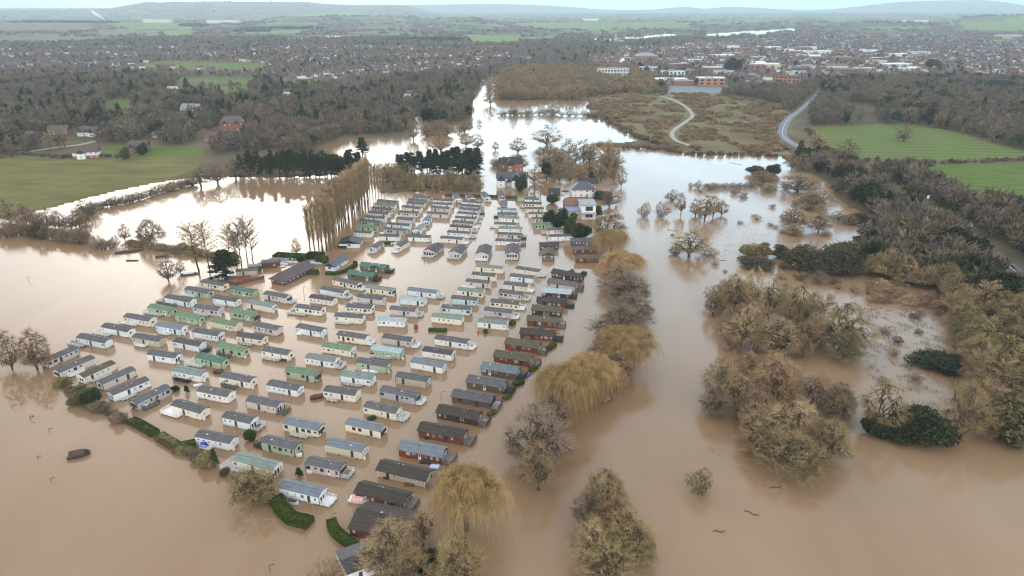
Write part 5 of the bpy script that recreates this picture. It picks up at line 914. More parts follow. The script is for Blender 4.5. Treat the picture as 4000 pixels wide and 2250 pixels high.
HOLES = [[(1180, 225), (1190, 235), (1185, 245)], [(2130, 262), (2200, 262), (2215, 315), (2140, 318)]]
wr_ = np.random.default_rng(5); near_xyz = []; soupV, soupC, darkV, darkC = [], [], [], []
def emit(X, Y, Wd, Ht, n, pal, style, blade, dark=False):
    Zz = np.maximum(ground_z(X, Y), 0) - .1; c = pal[wr_.integers(0, len(pal), len(X))] * wr_.uniform(.82, 1.18, (len(X), 1)); P, cc = tuft_trees(X, Y, Zz, Wd, Ht, n, c, wr_, blade, style)
    (darkV if dark else soupV).append(P); (darkC if dark else soupC).append(cc)
for zn, poly in WOODZ.items():
    sp_ = {'left': 9.5, 'centre': 8.5, 'gap': 9, 'rightup': 9, 'right': 7.2}[zn]
    X_, Y_, U_, V_ = jgrid(poly, sp_, wr_); k = ~blocked(U_, V_, 7) & ~near_house(X_, Y_) & ~near_road(X_, Y_, 9)
    for hp in HOLES: k &= ~inside(hp, U_, V_)
    X_, Y_, U_, V_ = X_[k], Y_[k], U_[k], V_[k]
    if zn == 'right':
        k = np.argsort(Y_)[:96]; sel = np.zeros(len(X_), bool); sel[k] = True
        near_xyz += [(x, y, u, v) for x, y, u, v in zip(X_[sel], Y_[sel], U_[sel], V_[sel]) if u < 2640]; X_, Y_, U_, V_ = X_[~sel], Y_[~sel], U_[~sel], V_[~sel]
    n_ = len(X_); dn = snoise(X_, Y_, 130., 31) + wr_.normal(size=n_) * .35; dk = dn > {'left': .5, 'centre': 1.5, 'gap': 1.3, 'rightup': .5, 'right': .25}[zn]
    sz = wr_.uniform(.75, 1.3, n_); base = {'left': 12.5, 'centre': 10, 'gap': 9, 'rightup': 12, 'right': 10}[zn]; ht = base * sz * wr_.uniform(.9, 1.2, n_)
    dist = Y_; nn = 110
    a = ~dk; emit(X_[a], Y_[a], 9.5 * sz[a], ht[a], nn, PAL if zn != 'centre' else PALM, 'bare', .17)
    cone = dk & (wr_.random(n_) < (.28 if zn == 'left' else .08)); b_ = dk & ~cone
    emit(X_[cone], Y_[cone], 7.5 * sz[cone], ht[cone] * 1.2, nn, PALD, 'cone', .2, True); emit(X_[b_], Y_[b_], 9.5 * sz[b_], ht[b_], nn, PALD, 'leaf', .15, True)
# marsh scrub
mp_ = FIELDS['marsh'][1][0]; X_, Y_, U_, V_ = jgrid(mp_, 7.5, wr_); k = (snoise(X_, Y_, 90., 41) > -.05) & ~near_road(X_, Y_, 9)
PT = np.concatenate([np.array([G(*a) + (0 * np.array(b),) for a in [p] for b in [0]]).reshape(1, 3)[:, :2] for p in [(1662, 243), (1692, 252), (1722, 268), (1742, 291), (1722, 310), (1700, 325), (1690, 340), (1702, 356), (1730, 366)]])
PT = np.concatenate([PT[i] + (PT[i + 1] - PT[i]) * t for i in range(len(PT) - 1) for t in np.linspace(0, 1, 20)[:, None]]).reshape(-1, 2)
for a in PT: k &= (X_ - a[0]) ** 2 + (Y_ - a[1]) ** 2 > 64
k &= (U_ < 2000)
emit(X_[k], Y_[k], wr_.uniform(7, 13, k.sum()), wr_.uniform(2.2, 4.5, k.sum()), 110, PALM, 'low', .12)
# hedge between the two green fields and round them
for pl, s_, hgt in (([(2285, 412), (2400, 411), (2576, 405), (2700, 412)], 4, 4), ([(2030, 330), (2060, 365), (2100, 390), (2180, 408), (2285, 414)], 6, 6), ([(1566, 374), (1640, 376), (1760, 390), (1850, 390), (1950, 394)], 5, 4), ([(0, 400), (60, 390), (160, 398), (300, 396)], 6, 4), ([(1484, 294), (1525, 303), (1570, 330), (1620, 352), (1700, 380)], 6, 5)):
    Q = np.array([G(*a) for a in pl]); Q = np.concatenate([Q[i] + (Q[i + 1] - Q[i]) * t for i in range(len(Q) - 1) for t in np.linspace(0, 1, max(2, int(np.linalg.norm(Q[i + 1] - Q[i]) / s_)))[:, None]]).reshape(-1, 2)
    Q = Q + wr_.normal(size=Q.shape) * 1.2; emit(Q[:, 0], Q[:, 1], wr_.uniform(4, 7, len(Q)), wr_.uniform(.7, 1.3, len(Q)) * hgt, 80, PAL, 'low', .2)
# garden and street trees through the town, looser country beyond
poly = [(-260, 96), (2840, 96), (2840, 215), (2060, 222), (1700, 236), (1560, 236), (1230, 205), (900, 230), (-260, 215)]
X_, Y_, U_, V_ = jgrid(poly, 17, wr_); intown = inside(TOWNS['left suburb'], U_, V_) | inside(TOWNS['town'], U_, V_); inw = np.zeros(len(X_), bool)
for zn in WOODZ: inw |= inside(WOODZ[zn], U_, V_)
k = ~blocked(U_, V_, 5) & ~inw & ~near_house(X_, Y_, -4) & ~near_road(X_, Y_, 9) & ~(intown & inside(TOWNS['town'], U_, V_) & (wr_.random(len(X_)) < .35)) & ~(intown & (snoise(X_, Y_, 420., 8) > .0) & (wr_.random(len(X_)) < .6))
X_, Y_ = X_[k], Y_[k]; n_ = len(X_); dk = wr_.random(n_) < .16; sz = wr_.uniform(.6, 1.25, n_) * np.where(intown[k], .78, 1.0)
emit(X_[~dk], Y_[~dk], 11 * sz[~dk], 10.5 * sz[~dk], 42, PALT, 'bare', .24); emit(X_[dk], Y_[dk], 9 * sz[dk], 12 * sz[dk], 42, PALD, 'leaf', .24, True)
poly = [(-260, 33), (2840, 33), (2840, 97), (-260, 97)]
X_, Y_, U_, V_ = jgrid(poly, 62, wr_); k = ~blocked(U_, V_) & (snoise(X_, Y_, 700., 51) + .7 * snoise(X_, Y_, 260., 52) > (.05 + (Y_ - 2400) / 9000)); X_, Y_ = X_[k], Y_[k]; n_ = len(X_)
emit(X_, Y_, wr_.uniform(22, 60, n_), wr_.uniform(9, 15, n_), 26, PALT, 'low', .2)
for (u0, u1, v_) in ((55, 285, 68), (470, 505, 70), (620, 790, 73), (1000, 1160, 104), (605, 660, 80)):   # long dark belts on the plain
    Q = np.array(G(np.linspace(u0, u1, 60), np.full(60, v_))).T + wr_.normal(size=(60, 2)) * 25; emit(Q[:, 0], Q[:, 1], np.full(60, 40.), wr_.uniform(16, 22, 60), 30, PALD * 1.3, 'low', .2, True)
me = soup('woodland', np.concatenate(soupV), 3, TINT, np.concatenate(soupC)); o = link('woodland', me); tag(o, 'bare brown winter woodland and garden trees too many to count', 'woodland', kind='stuff')
me = soup('evergreen_woodland', np.concatenate(darkV), 3, TINT, np.concatenate(darkC)); o = link('evergreen_woodland', me); tag(o, 'dark evergreen trees mixed through the woodland', 'woodland', kind='stuff')
print('woods', sum(len(q) for q in soupV) // 3, sum(len(q) for q in darkV) // 3, 'houses', len(HOUSES), 'near', len(near_xyz))
for x, y, u, v in near_xyz:
    q = random.random(); z_ = 'in the wood beside the flooded reeds' if y < 330 else 'in the roadside wood at the right'
    if q < .62: plant('bare', 0, 0, 0, 0, random.choice(['brown', 'olive', 'olive', 'rust', 'moss']), f'bare brown tree {z_}', 'bare trees ' + z_, (x, y), (random.uniform(8.5, 13), random.uniform(8, 12.5)), True)
    elif q < .86: plant('dense', 0, 0, 0, 0, random.choice(['dark', 'mix', 'moss', 'mix']), f'dark ivy clad tree {z_}', 'ivy clad trees ' + z_, (x, y), (random.uniform(8, 11), random.uniform(7, 10)), True)
    else: plant('slim', 0, 0, 0, 0, 'straw', f'slender pale tree {z_}', 'slender trees ' + z_, (x, y), (random.uniform(7, 9), random.uniform(12, 15)), True)
# a few single trees on the fields and lawns
plant('small', 2272, 358, 42, 312, 'grey', 'single bare tree standing in the mown field'); plant('small', 288, 266, 14, 256, 'brown', 'small tree on the left park lawn'); plant('dense', 315, 402, 24, 372, 'mix', 'dark green bush tree left of the brown tiled house'); plant('dense', 362, 392, 22, 362, 'dark', 'dark green bush tree right of the brown tiled house')
plant('small', 2163, 306, 34, 262, 'grey', 'bare tree in the clearing above the mown field'); plant('small', 2052, 380, 50, 330, 'straw', 'pale bare tree between the road and the mown field'); plant('small', 2130, 400, 60, 350, 'grey', 'grey bare tree at the lower corner of the mown field')
plant('small', 1990, 425, 40, 388, 'brown', 'brown tree in the flood beside the road', None); plant('small', 2015, 430, 50, 385, 'brown', 'second brown tree in the flood beside the road', None)
for u, v, w_, vt, lab in ((1844, 182, 38, 148, 'large dark evergreen tree standing over the town'), (2140, 215, 46, 188, 'dark evergreen at the town edge'), (2345, 175, 34, 150, 'dark tree right of the town'), (2490, 235, 130, 205, 'great dark evergreen clump above the right wood'), (1960, 220, 24, 204, 'dark tree by the road into town')): plant('dense', u, v, w_, vt, 'dark', lab)
# reeds standing in the shallow flood
def reeds(name, poly, s, hgt, col, label):
    X_, Y_, U_, V_ = jgrid(poly, s, wr_); k = snoise(X_, Y_, 16., 61) + .6 * snoise(X_, Y_, 5., 62) > .12; X_, Y_ = X_[k], Y_[k]; n_ = len(X_); S = np.stack([X_, Y_, 0 * X_ - .1], 1).repeat(7, 0); S[:, :2] += wr_.normal(size=(len(S), 2)) * .45
    E = S + np.stack([wr_.normal(size=len(S)) * .22, wr_.normal(size=len(S)) * .22, hgt * wr_.uniform(.4, 1.1, len(S))], 1); me = soup(name, blades(S, E, .07, wr_), 3, CM[col]); o = link(name, me); tag(o, label, 'reeds', kind='stuff')
reeds('reeds', [(2185, 700), (2250, 712), (2370, 735), (2405, 790), (2415, 870), (2440, 930), (2430, 1030), (2330, 1020), (2260, 960), (2190, 960), (2170, 860), (2180, 780)], .85, .9, 'black', 'dark drowned reeds standing in the shallow flood')
reeds('grass_tufts', [(1850, 690), (2000, 680), (2180, 690), (2190, 760), (2120, 770), (1950, 720)], 1.6, .8, 'rust', 'thin brown grass tufts in the flood'); reeds('marsh_grass', [(1700, 560), (1900, 560), (2150, 500), (2180, 540), (2000, 620), (1850, 660), (1720, 650)], 1.9, .6, 'black', 'scattered drowned grass in the upper flood')
# ------------------------------------------------------------------ static caravans and lodges
CW = {}
for k, c in dict(w=(0.84, 0.84, 0.81), s=(0.76, 0.82, 0.83), c=(0.82, 0.75, 0.61), m=(0.62, 0.555, 0.53), g=(0.40, 0.49, 0.34), o=(0.15, 0.145, 0.09), y=(0.45, 0.45, 0.47), r=(0.19, 0.06, 0.036), k=(0.075, 0.04, 0.028), e=(0.14, 0.10, 0.068), t=(0.56, 0.46, 0.33), p=(0.60, 0.73, 0.75), l=(0.66, 0.63, 0.46), n=(0.115, 0.105, 0.08), q=(0.5, 0.44, 0.35)).items():
    CW[k] = mat('cladding_' + k, c, 0.5, 0.07, 1.2, rand=0.05, stretch=(.35, .35, 9))
CR = {}
for k, c, c2 in (('s', (0.10, 0.10, 0.107), (0.145, 0.144, 0.15)), ('b', (0.15, 0.175, 0.205), (0.20, 0.235, 0.26)), ('c', (0.30, 0.40, 0.42), (0.42, 0.52, 0.53)), ('g', (0.085, 0.155, 0.12), (0.11, 0.20, 0.155)), ('h', (0.17, 0.215, 0.20), (0.23, 0.28, 0.25)),
                 ('p', (0.085, 0.072, 0.08), (0.115, 0.1, 0.105)), ('o', (0.10, 0.088, 0.062), (0.135, 0.125, 0.08)), ('d', (0.06, 0.05, 0.045), (0.085, 0.072, 0.062)), ('v', (0.12, 0.2, 0.12), (0.2, 0.26, 0.17)), ('i', (0.2, 0.2, 0.16), (0.28, 0.28, 0.22))):
    CR[k] = mat('caravan_roof_' + k, c, 0.75, 0.1, 0.9, rand=0.08, spec=.15, col2=c2, stretch=(.5, 2.2, 1), bump=.25, bscale=3)
CWN = dict(w='white', s='cool white', c='cream', m='mauve grey', g='green', o='olive green', y='grey', r='red brown', k='dark brown', e='grey brown', t='tan', p='pale blue', l='pale yellow', n='dark olive', q='sandy')
CRN = dict(s='slate', b='blue grey', c='pale cyan', g='green', h='greenish grey', p='plum', o='mossy brown', d='dark brown', v='mottled green', i='pale olive')
PVC = mat('white_plastic', (0.82, 0.83, 0.83), 0.45, 0.03); DBL = mat('black_wood', (0.03, 0.03, 0.034), 0.6, 0.2); DBR = mat('brown_wood', (0.16, 0.085, 0.055), 0.7, 0.2, 2.0); DECKG = mat('deck_boards', (0.23, 0.2, 0.17), 0.7, 0.2, 1.5)
DECKW = mat('deck_pale', (0.42, 0.43, 0.38), 0.6, 0.15, 1.5); SKIRT = mat('skirting', (0.5, 0.46, 0.38), 0.7, 0.1, 1.0); CHAS = mat('chassis', (0.03, 0.028, 0.025), 0.8, 0.1)
VENT = mat('vent_plastic', (0.3, 0.3, 0.31), 0.5, 0.1); REDP = mat('red_paint', (0.5, 0.03, 0.03), 0.4, 0.1); ROPE = {'w': PVC, 'd': DBL, 'b': DBR}
def railing(mb, pts, z, m, h=1.0, step=.32, solid=False):
    for (x0, y0), (x1, y1) in zip(pts[:-1], pts[1:]):
        L = math.hypot(x1 - x0, y1 - y0); n = max(1, int(round(L / 1.6)))
        for i in range(n + 1): px, py = x0 + (x1 - x0) * i / n, y0 + (y1 - y0) * i / n; mb.box(px - .05, px + .05, py - .05, py + .05, z - .5, z + h + .08, m)
        mb.bar((x0, y0, z + h), (x1, y1, z + h), .05, m); mb.bar((x0, y0, z + .12), (x1, y1, z + .12), .045, m)
        k = int(L / step)
        for i in range(1, k): px, py = x0 + (x1 - x0) * i / k, y0 + (y1 - y0) * i / k; mb.box(px - .035, px + .035, py - .035, py + .035, z + .12, z + h, m)
    return mb
def caravan(A, B, W, wall, roof, deck, label, group, rs, gable_front=False, kind='caravan', end='R', big=False, xg=None):
    """A, B ground points of the visible long wall; the body lies behind it"""
    A = np.array(A); B = np.array(B); d = B - A; L = float(np.hypot(*d)); yaw = math.atan2(d[1], d[0]); lodge = kind == 'lodge'
    e = empty('lodge' if lodge else 'static_caravan', (A[0], A[1], 0), yaw, label, 'lodge' if lodge else 'caravan', group)
    z0, z1, rise = (.12, 2.45, 1.05 if not big else 1.5) if lodge else (.32, 2.58, .64)
    b = MB(); wall_mesh(b, 0, L, 0, W, z0, z1, rise, CW[wall]); cor = WFD if wall in 'mygpqsr' and rs.random() < .6 or wall in 'roken' else PVC
    [b.box(x_ - .06, x_ + .06, y_ - .06, y_ + .06, z0, z1 - .02, cor) for x_ in (0, L) for y_ in (0, W)]; b.build('walls', e)
    r = MB(); ov = .45 if lodge else .16
    # curved shallow roof: four facets a side and dark edge boards
    n = 6; ys = np.linspace(-ov, W + ov, n * 2 + 1); 
    prof = [(y_, z1 + rise * (1 - (abs(y_ - W / 2) / (W / 2)) ** (1.0 if lodge else 1.25))) for y_ in ys]; th = .16
    vs = [(x_, y_, z_ + t_) for t_ in (0.02, th) for x_ in (-ov, L + ov) for y_, z_ in prof]; m_ = len(prof)
    fs = []
    for i in range(m_ - 1): fs += [(2 * m_ + i, 3 * m_ + i, 3 * m_ + i + 1, 2 * m_ + i + 1), (i, i + 1, m_ + i + 1, m_ + i), (i, 2 * m_ + i, 2 * m_ + i + 1, i + 1), (m_ + i, m_ + i + 1, 3 * m_ + i + 1, 3 * m_ + i)]
    fs += [(0, m_, 3 * m_, 2 * m_), (m_ - 1, 3 * m_ - 1, 4 * m_ - 1, 2 * m_ - 1)]
    r.add(vs, fs, CR[roof])
    if xg: roof_mesh(r, xg[0], xg[1], -ov - .1, W / 2, z1 + .25, rise * .95, CR[roof], 0, .1, .12, 'y') if xg[2] == 'f' else roof_mesh(r, xg[0], xg[1], W / 2, W + ov + .8, z1 + .3, rise * .95, CR[roof], 0, .1, .12, 'y')
    ro = r.build('roof', e)
    rt = MB(); rt.box(-ov, L + ov, W / 2 - .07, W / 2 + .07, z1 + rise + th + .005, z1 + rise + th + .05, CR[roof]); edge = PVC if rs.random() < .45 and wall in 'wscml' else WFD
    for x_ in (-ov - .04, L + ov + .005):
        for i in range(m_ - 1):
            (ya, za), (yb, zb) = prof[i], prof[i + 1]; rt.add([(x_, ya, za - .05), (x_, yb, zb - .05), (x_, yb, zb + th + .01), (x_, ya, za + th + .01), (x_ + .035, ya, za - .05), (x_ + .035, yb, zb - .05), (x_ + .035, yb, zb + th + .01), (x_ + .035, ya, za + th + .01)], [(0, 3, 2, 1), (4, 5, 6, 7), (0, 1, 5, 4), (3, 7, 6, 2), (0, 4, 7, 3), (1, 2, 6, 5)], edge)
    rt.build('barge_board', ro)
    if rs.random() < .45:
        ax = rs.choice([-.1, L + .1]); am = MB(); am.bar((0, 0, -1.2), (0, 0, 2.6), .035, VENT).bar((-.5, 0, 2.4), (.5, 0, 2.4), .03, VENT).bar((-.3, -.25, 2.4), (-.3, .25, 2.4), .02, VENT).bar((.3, -.2, 2.4), (.3, .2, 2.4), .02, VENT); am.build('aerial', e, (ax + (-.2 if ax < 0 else .2), W * .7, z1))
    for i in range(rs.choice([1, 1, 2, 2])):
        vx = L * rs.uniform(.2, .8); s_ = rs.choice([-.55, .35]); vz = z1 + rise * (1 - abs(s_) * .5 * 2 / W * 2) + th
        v_ = MB(); v_.box(-.22, .22, -.22, .22, -.12, .16, rs.choice([VENT, VENT, WFD, PVC])); v_.box(-.15, .15, -.15, .15, .165, .24, VENT); v_.build('roof_vent', ro, (vx, W / 2 + s_, vz))
    ch = MB(); ch.box(.15, L - .15, .15, W - .15, -.6, z0 - .005, CHAS); 
    if not lodge or rs.random() < .3:
        x_ = 0.3
        while x_ < L - 1: w_ = rs.uniform(1.2, 3.2); w_ = min(w_, L - .3 - x_); ch.box(x_, x_ + w_, .04, .12, -.6, z0 - rs.choice([0.02, .1]), SKIRT); x_ += w_ + rs.choice([0.0, .2, .9])
        if W > 2: ch.box(L - .12, L - .04, .4, W * rs.uniform(.5, .9), -.6, z0 - .05, SKIRT)
    ch.build('skirting', e)
    st = 'dark' if (wall in 'mygoenp' and rs.random() < .65) or (wall in 'c' and rs.random() < .4) else 'white'; hz = z0 + .85; n = max(4, int(L / 1.75)); door = rs.randrange(1, n - 1)
    for i in range(n):
        x_ = L * (i + .5) / n + rs.uniform(-.15, .15)
        if i == door:
            dm = rs.choice([WFD, PVC, WFD]); MB().box(-.42, .42, -.05, .02, 0, 1.95, dm).box(-.25, .25, -.065, -.045, 1.0, 1.75, GLASS).build('door', e, (x_, 0, z0 + .03)); continue
        if rs.random() < (.3 if not lodge else .35): continue
        w_, h_ = rs.choice([(.55, .75), (.6, 1.0), (1.15, .95), (.55, .95), (.9, .5), (1.1, 1.0)]); put_window(e, x_, 0, hz + (1.0 - h_) * .8, w_, h_, 'front', st)
    for i in range(3): put_window(e, L * (.2 + .3 * i), W, hz, 1.0, .9, 'back', st)
    # ends
    ex = [('R', L, 'right'), ('L', 0, 'left')]
    for nm, x_, f in ex:
        if nm in end:   # glazed lounge end
            k = 3 if W < 5 else 4
            for i in range(k): hh = 1.75 if k == 4 or rs.random() < .5 else 1.15; put_window(e, x_, W * (i + .75) / (k + .5), z0 + (.1 if hh > 1.5 else .7), min(.95, W / k * .8), hh, f, st)
        elif rs.random() < .65: put_window(e, x_, W * .5 + rs.uniform(-.5, .5), hz, rs.choice([.9, 1.2]), .95, f, st)
    if not lodge and rs.random() < .55:
        MB().box(-.28, .28, -.28, .28, -.3, .55, rs.choice([PVC, PVC, REDP])).box(-.2, .2, -.2, .2, .555, .66, PVC).build('gas_bottle_box', e, (L + .45, W * rs.uniform(.1, .3), .1))
    if deck:
        dk, dm = deck[:-1], deck[-1]; m = {'w': PVC, 'd': DBL, 'b': DBR}[dm]; fl = {'w': rs.choice([DECKW, DECKG, PVC]), 'd': rs.choice([DECKG, CHAS]), 'b': DECKG}[dm]; zd = .5
        if dk == 'W': dk, fl = 'R', DECKW
        D = rs.uniform(2.2, 2.9) if not lodge else rs.uniform(2.4, 3.2)
        db = MB(); rb = MB()
        if dk == 'R': db.box(L + .05, L + D, .1, W - .1, zd - .2, zd, fl); P = [(L + .3, .12), (L + D, .12), (L + D, W - .12), (L + .3, W - .12)]
        elif dk == 'L': db.box(-D, -.05, .1, W - .1, zd - .2, zd, fl); P = [(-.3, W - .12), (-D, W - .12), (-D, .12), (-.3, .12)]
        elif dk == 'F': x0, x1 = L * rs.uniform(.05, .3), L * rs.uniform(.5, .75); db.box(x0, x1, -1.7, -.05, zd - .2, zd, fl); P = [(x0, -.1), (x0, -1.7), (x1, -1.7), (x1, -.1)]
        elif dk == 'M': x1 = L * rs.uniform(.35, .5); db.box(-2.6, x1, -2.2, -.05, zd - .2, zd, fl).box(-2.6, -.05, -.05, W * .7, zd - .2, zd - .01, fl); P = [(-.3, W * .7), (-2.6, W * .7), (-2.6, -2.2), (x1, -2.2), (x1, -.2)]
        else: x1 = L * rs.uniform(.45, .65); db.box(-1.6, x1, -1.4, -.05, zd - .2, zd, fl); P = [(-1.6, W * .6), (-1.6, -1.4), (x1, -1.4), (x1, -.1)]   # N: narrow wrap
        dobj = db.build('deck', e); railing(rb, P, zd, m).build('railing', dobj)
        if rs.random() < .5 and dk in 'RM': 
            q = P[1]; cx_, cy_ = (L + D * .55, W * .5) if dk == 'R' else (-1.3, -1.0); f_ = MB(); f_.bar((0, 0, .0), (0, 0, .7), .05, WFD); f_.bar((0, 0, .7), (0, 0, .76), .55, rs.choice([WFD, VENT, DBR]), 10)
            o_ = f_.build('garden_table', None, tuple((np.array([cx_ * math.cos(yaw) - cy_ * math.sin(yaw) + A[0], cx_ * math.sin(yaw) + cy_ * math.cos(yaw) + A[1]])) + (zd,)) if False else (cx_ * math.cos(yaw) - cy_ * math.sin(yaw) + A[0], cx_ * math.sin(yaw) + cy_ * math.cos(yaw) + A[1], zd)); tag(o_, f'round garden table on the deck of a {CWN[wall]} {"lodge" if lodge else "caravan"}', 'table', 'garden tables on the decks'); o_['_share'] = 1; THINGS.append(o_)
    return e
# block; frame; x0 y0 x1 y1 (long wall at the water); wall colour, roof colour, deck code, glazed ends
CAR = """
left|2|1473 266 1658 299|c s Nw -;left|2|1340 326 1525 362|g s Nw -;left|2|1724 325 1905 357|g g - -;left|2|1170 397 1385 438|s s Md -;left|2|1572 402 1765 433|s s Fw -;left|2|1999 366 2190 403|m s Rw R;left|2|1033 479 1222 515|g v Nw -;left|2|1412 482 1618 511|m s Fw -
left|2|1858 441 2060 481|c h - R;left|2|830 562 1043 600|c s Nw -;left|2|1258 548 1450 586|g v - -;left|2|1718 518 1915 557|g v - R;left|2|646 646 860 690|w s Mw -;left|2|1096 636 1310 672|s b Fw -;left|2|1556 602 1768 644|l v - -;left|2|440 736 670 784|s s Mw -
left|2|906 736 1123 770|q s Fw -;left|2|1406 688 1618 726|s s - R;left|2|1912 636 2108 676|m s - -;left|2|1245 771 1462 814|s p Rd -;left|2|1775 726 1984 758|c p Fw -;left|2|2274 651 2480 691|s s - -;left|2|2266 480 2478 509|c s Mw -
left|2|1612 813 1818 861|g v Fd -;left|2|1030 879 1258 913|s s - R;left|2|1987 849 2203 889|c s Fw -;left|2|1434 906 1648 956|g g Mw -;left|2|1237 1021 1473 1066|w h Fd -;left|2|1633 1071 1884 1119|c s Fd -;left|2|2187 1021 2430 1066|g v - R;left|2|2031 1141 2280 1189|s s - R
left|2|1444 1191 1700 1244|w s - -;left|2|1856 1276 2108 1331|m s Rd R;left|4|320 112 525 173|c s Mw -;left|4|682 200 886 248|s s Rw R
corner|2|197 944 455 832|m s - -;corner|2|302 1036 592 912|m s Fw L;corner|2|500 1080 768 957|c o Fw L;corner|2|660 1135 932 1012|m s - -;corner|2|748 1228 1046 1102|w s Fw L;corner|2|946 1303 1226 1166|y s Fd L
mid|3|216 246 415 291|c s Rw R;mid|3|342 190 548 218|o g Rd R;mid|3|446 122 650 148|o g Rd -;mid|3|110 322 304 362|s s Rw R;mid|3|494 312 712 343|c h - R;mid|3|840 333 1084 363|s b Rw -;mid|3|22 396 212 426|c p - -;mid|3|421 392 626 417|m s Nw -;mid|3|779 409 982 428|s c - -
mid|3|692 496 904 518|m s Rw -;mid|3|327 478 538 494|c s Nw -;mid|3|232 556 460 574|c s Fw -;mid|3|590 590 816 604|w c - R;mid|3|1127 485 1365 504|p s - -;mid|3|1209 405 1418 423|p s - -;mid|3|1261 333 1468 358|c h - -;mid|3|1329 260 1525 279|m s Nw -;mid|3|1381 201 1570 219|c s - -;mid|3|1416 133 1638 154|c i - -
mid|3|1746 150 1938 179|c s Rw -;mid|3|1699 215 1894 236|s s - R;mid|3|1645 283 1845 308|c s Rw -;mid|3|1606 350 1800 378|m s Rw -;mid|3|1537 435 1768 459|c s Rw -;mid|3|1484 505 1708 531|y s Rw -;mid|3|1431 604 1669 628|w h - R;mid|3|1046 560 1290 586|c h - -
mid|3|252 715 484 751|c s Rw -;mid|3|630 738 870 774|m s Rw R;mid|3|1072 748 1336 789|w s Rw R;mid|3|125 812 366 854|c v - R;mid|3|535 836 786 873|g c Fw -;mid|3|967 850 1210 888|w p - R;mid|3|-12 910 231 949|w h Rw R;mid|3|871 946 1131 994|w b - R;mid|3|413 946 664 988|g s - -
mid|3|281 1061 540 1099|s h Fw -;mid|3|744 1071 1000 1113|q s - R;mid|3|141 1191 405 1233|c s Fw -;mid|3|613 1191 905 1251|y s Rw R;mid|3|476 1326 745 1386|c s Rw R;mid|4|1121 246 1368 299|c b Fw R;mid|4|1567 251 1815 306|c b - R;mid|4|492 341 735 392|w s Fw -;mid|4|964 383 1200 436|g s Ld -
mid|4|1424 401 1680 456|l b - R;mid|4|762 512 1050 588|c h Mw R;mid|4|1279 541 1525 590|m s Rw R;mid|4|1087 712 1378 785|s b Rw R
river|3|2050 180 2284 226|k d - -;river|3|2016 265 2244 296|m s Rd -;river|3|1969 345 2204 363|k c Rd -;river|3|1929 426 2170 441|r d Rd -;river|3|1886 495 2124 518|k o - -;river|3|1846 585 2094 607|r o Rb -;river|3|1788 695 2065 721|r d Rd -
river|3|1661 781 1929 826|r o Rd R;river|3|1568 888 1859 936|r o Rd R;river|3|1463 991 1750 1041|e b Rd R;river|3|1341 1106 1640 1158|e s Rd R;river|3|1218 1231 1535 1286|e s Wd R;river|3|1091 1366 1420 1429|k d Rd R
river|4|2091 290 2400 349|r d Rb R;river|4|1951 426 2250 486|r b Rb R;river|4|1798 576 2134 656|t d Rb R;river|4|1641 740 1974 826|r d Rb R
pop|1|541 299 690 312|g s - -;pop|1|521 326 672 341|c h - -;pop|1|499 356 650 374|m s - -;pop|1|473 391 624 406|c s - -;pop|1|443 426 597 439|s s - -;pop|1|402 456 560 473|g s - -;pop|1|373 498 534 513|g v - -;pop|1|363 546 494 556|w s Fw -
pop|1|821 269 954 279|m s - -;pop|1|781 292 917 303|g s - -;pop|1|769 314 899 328|m s - -;pop|1|731 346 871 363|c s - -;pop|1|701 389 857 399|c s Fw -;pop|1|686 441 814 453|m s - -;pop|1|618 481 789 496|s s - -;pop|1|591 521 761 536|y s - -;pop|1|554 576 711 584|w s - -;pop|1|781 583 949 589|s s - -
top|1|976 291 1124 301|c s - -;top|1|973 323 1119 331|w s - -;top|1|956 351 1099 363|m s - -;top|1|926 396 1089 406|m s - -;top|1|1201 306 1354 319|w s - -;top|1|1188 336 1337 349|m s - -;top|1|1176 363 1324 379|s s Rd -;top|1|1159 396 1314 409|w s Rw -;top|1|1143 431 1299 444|c s Rw -;top|1|1121 466 1284 479|m s Rw -
top|1|1103 501 1271 514|c p Rw -;top|1|1084 546 1257 559|s s Rw -;top|1|1031 591 1199 604|c s Rw -
east|1|1469 366 1614 373|s b - -;east|1|1476 404 1624 406|g s Ld -;east|1|1481 431 1631 441|w h - -;east|1|1448 481 1614 488|c s Lw -;east|1|1483 516 1664 521|c h - -;east|1|1471 561 1649 569|m s Rd -;east|1|1456 613 1647 621|w s Rd -
gard|1|1626 271 1764 276|g v - -;gard|1|1684 286 1789 290|w s - -;gard|1|1666 319 1807 326|c p Nw -;gard|1|1684 362 1829 363|c s - -;gard|1|1713 401 1859 403|c s - -;gard|1|1738 441 1894 444|m s - -;gard|1|1761 490 1917 480|g v - -;gard|1|1856 531 2029 526|c s Lw -;gard|1|1871 581 2044 577|w s Nw -
gard|1|1804 650 1944 646|k d - -;gard|1|2046 615 2229 611|n s - -;gard|1|2059 681 2237 676|r s - -;gard|1|2079 748 2249 745|r o - -
"""
BN = dict(left='in the left half', corner='in the slanted row', mid='in the middle', river='along the riverside', pop='by the poplars', top='in the upper middle', east='in the upper right', gard='beside the gardens')
crs = random.Random(77); CARS = []
rows_ = [q.strip() for q in CAR.replace('\n', ';').split(';') if q.strip()]
DW = {'R': 'end deck', 'F': 'front deck', 'M': 'wraparound deck', 'N': 'side walkway', 'L': 'left deck', 'W': 'pale deck'}
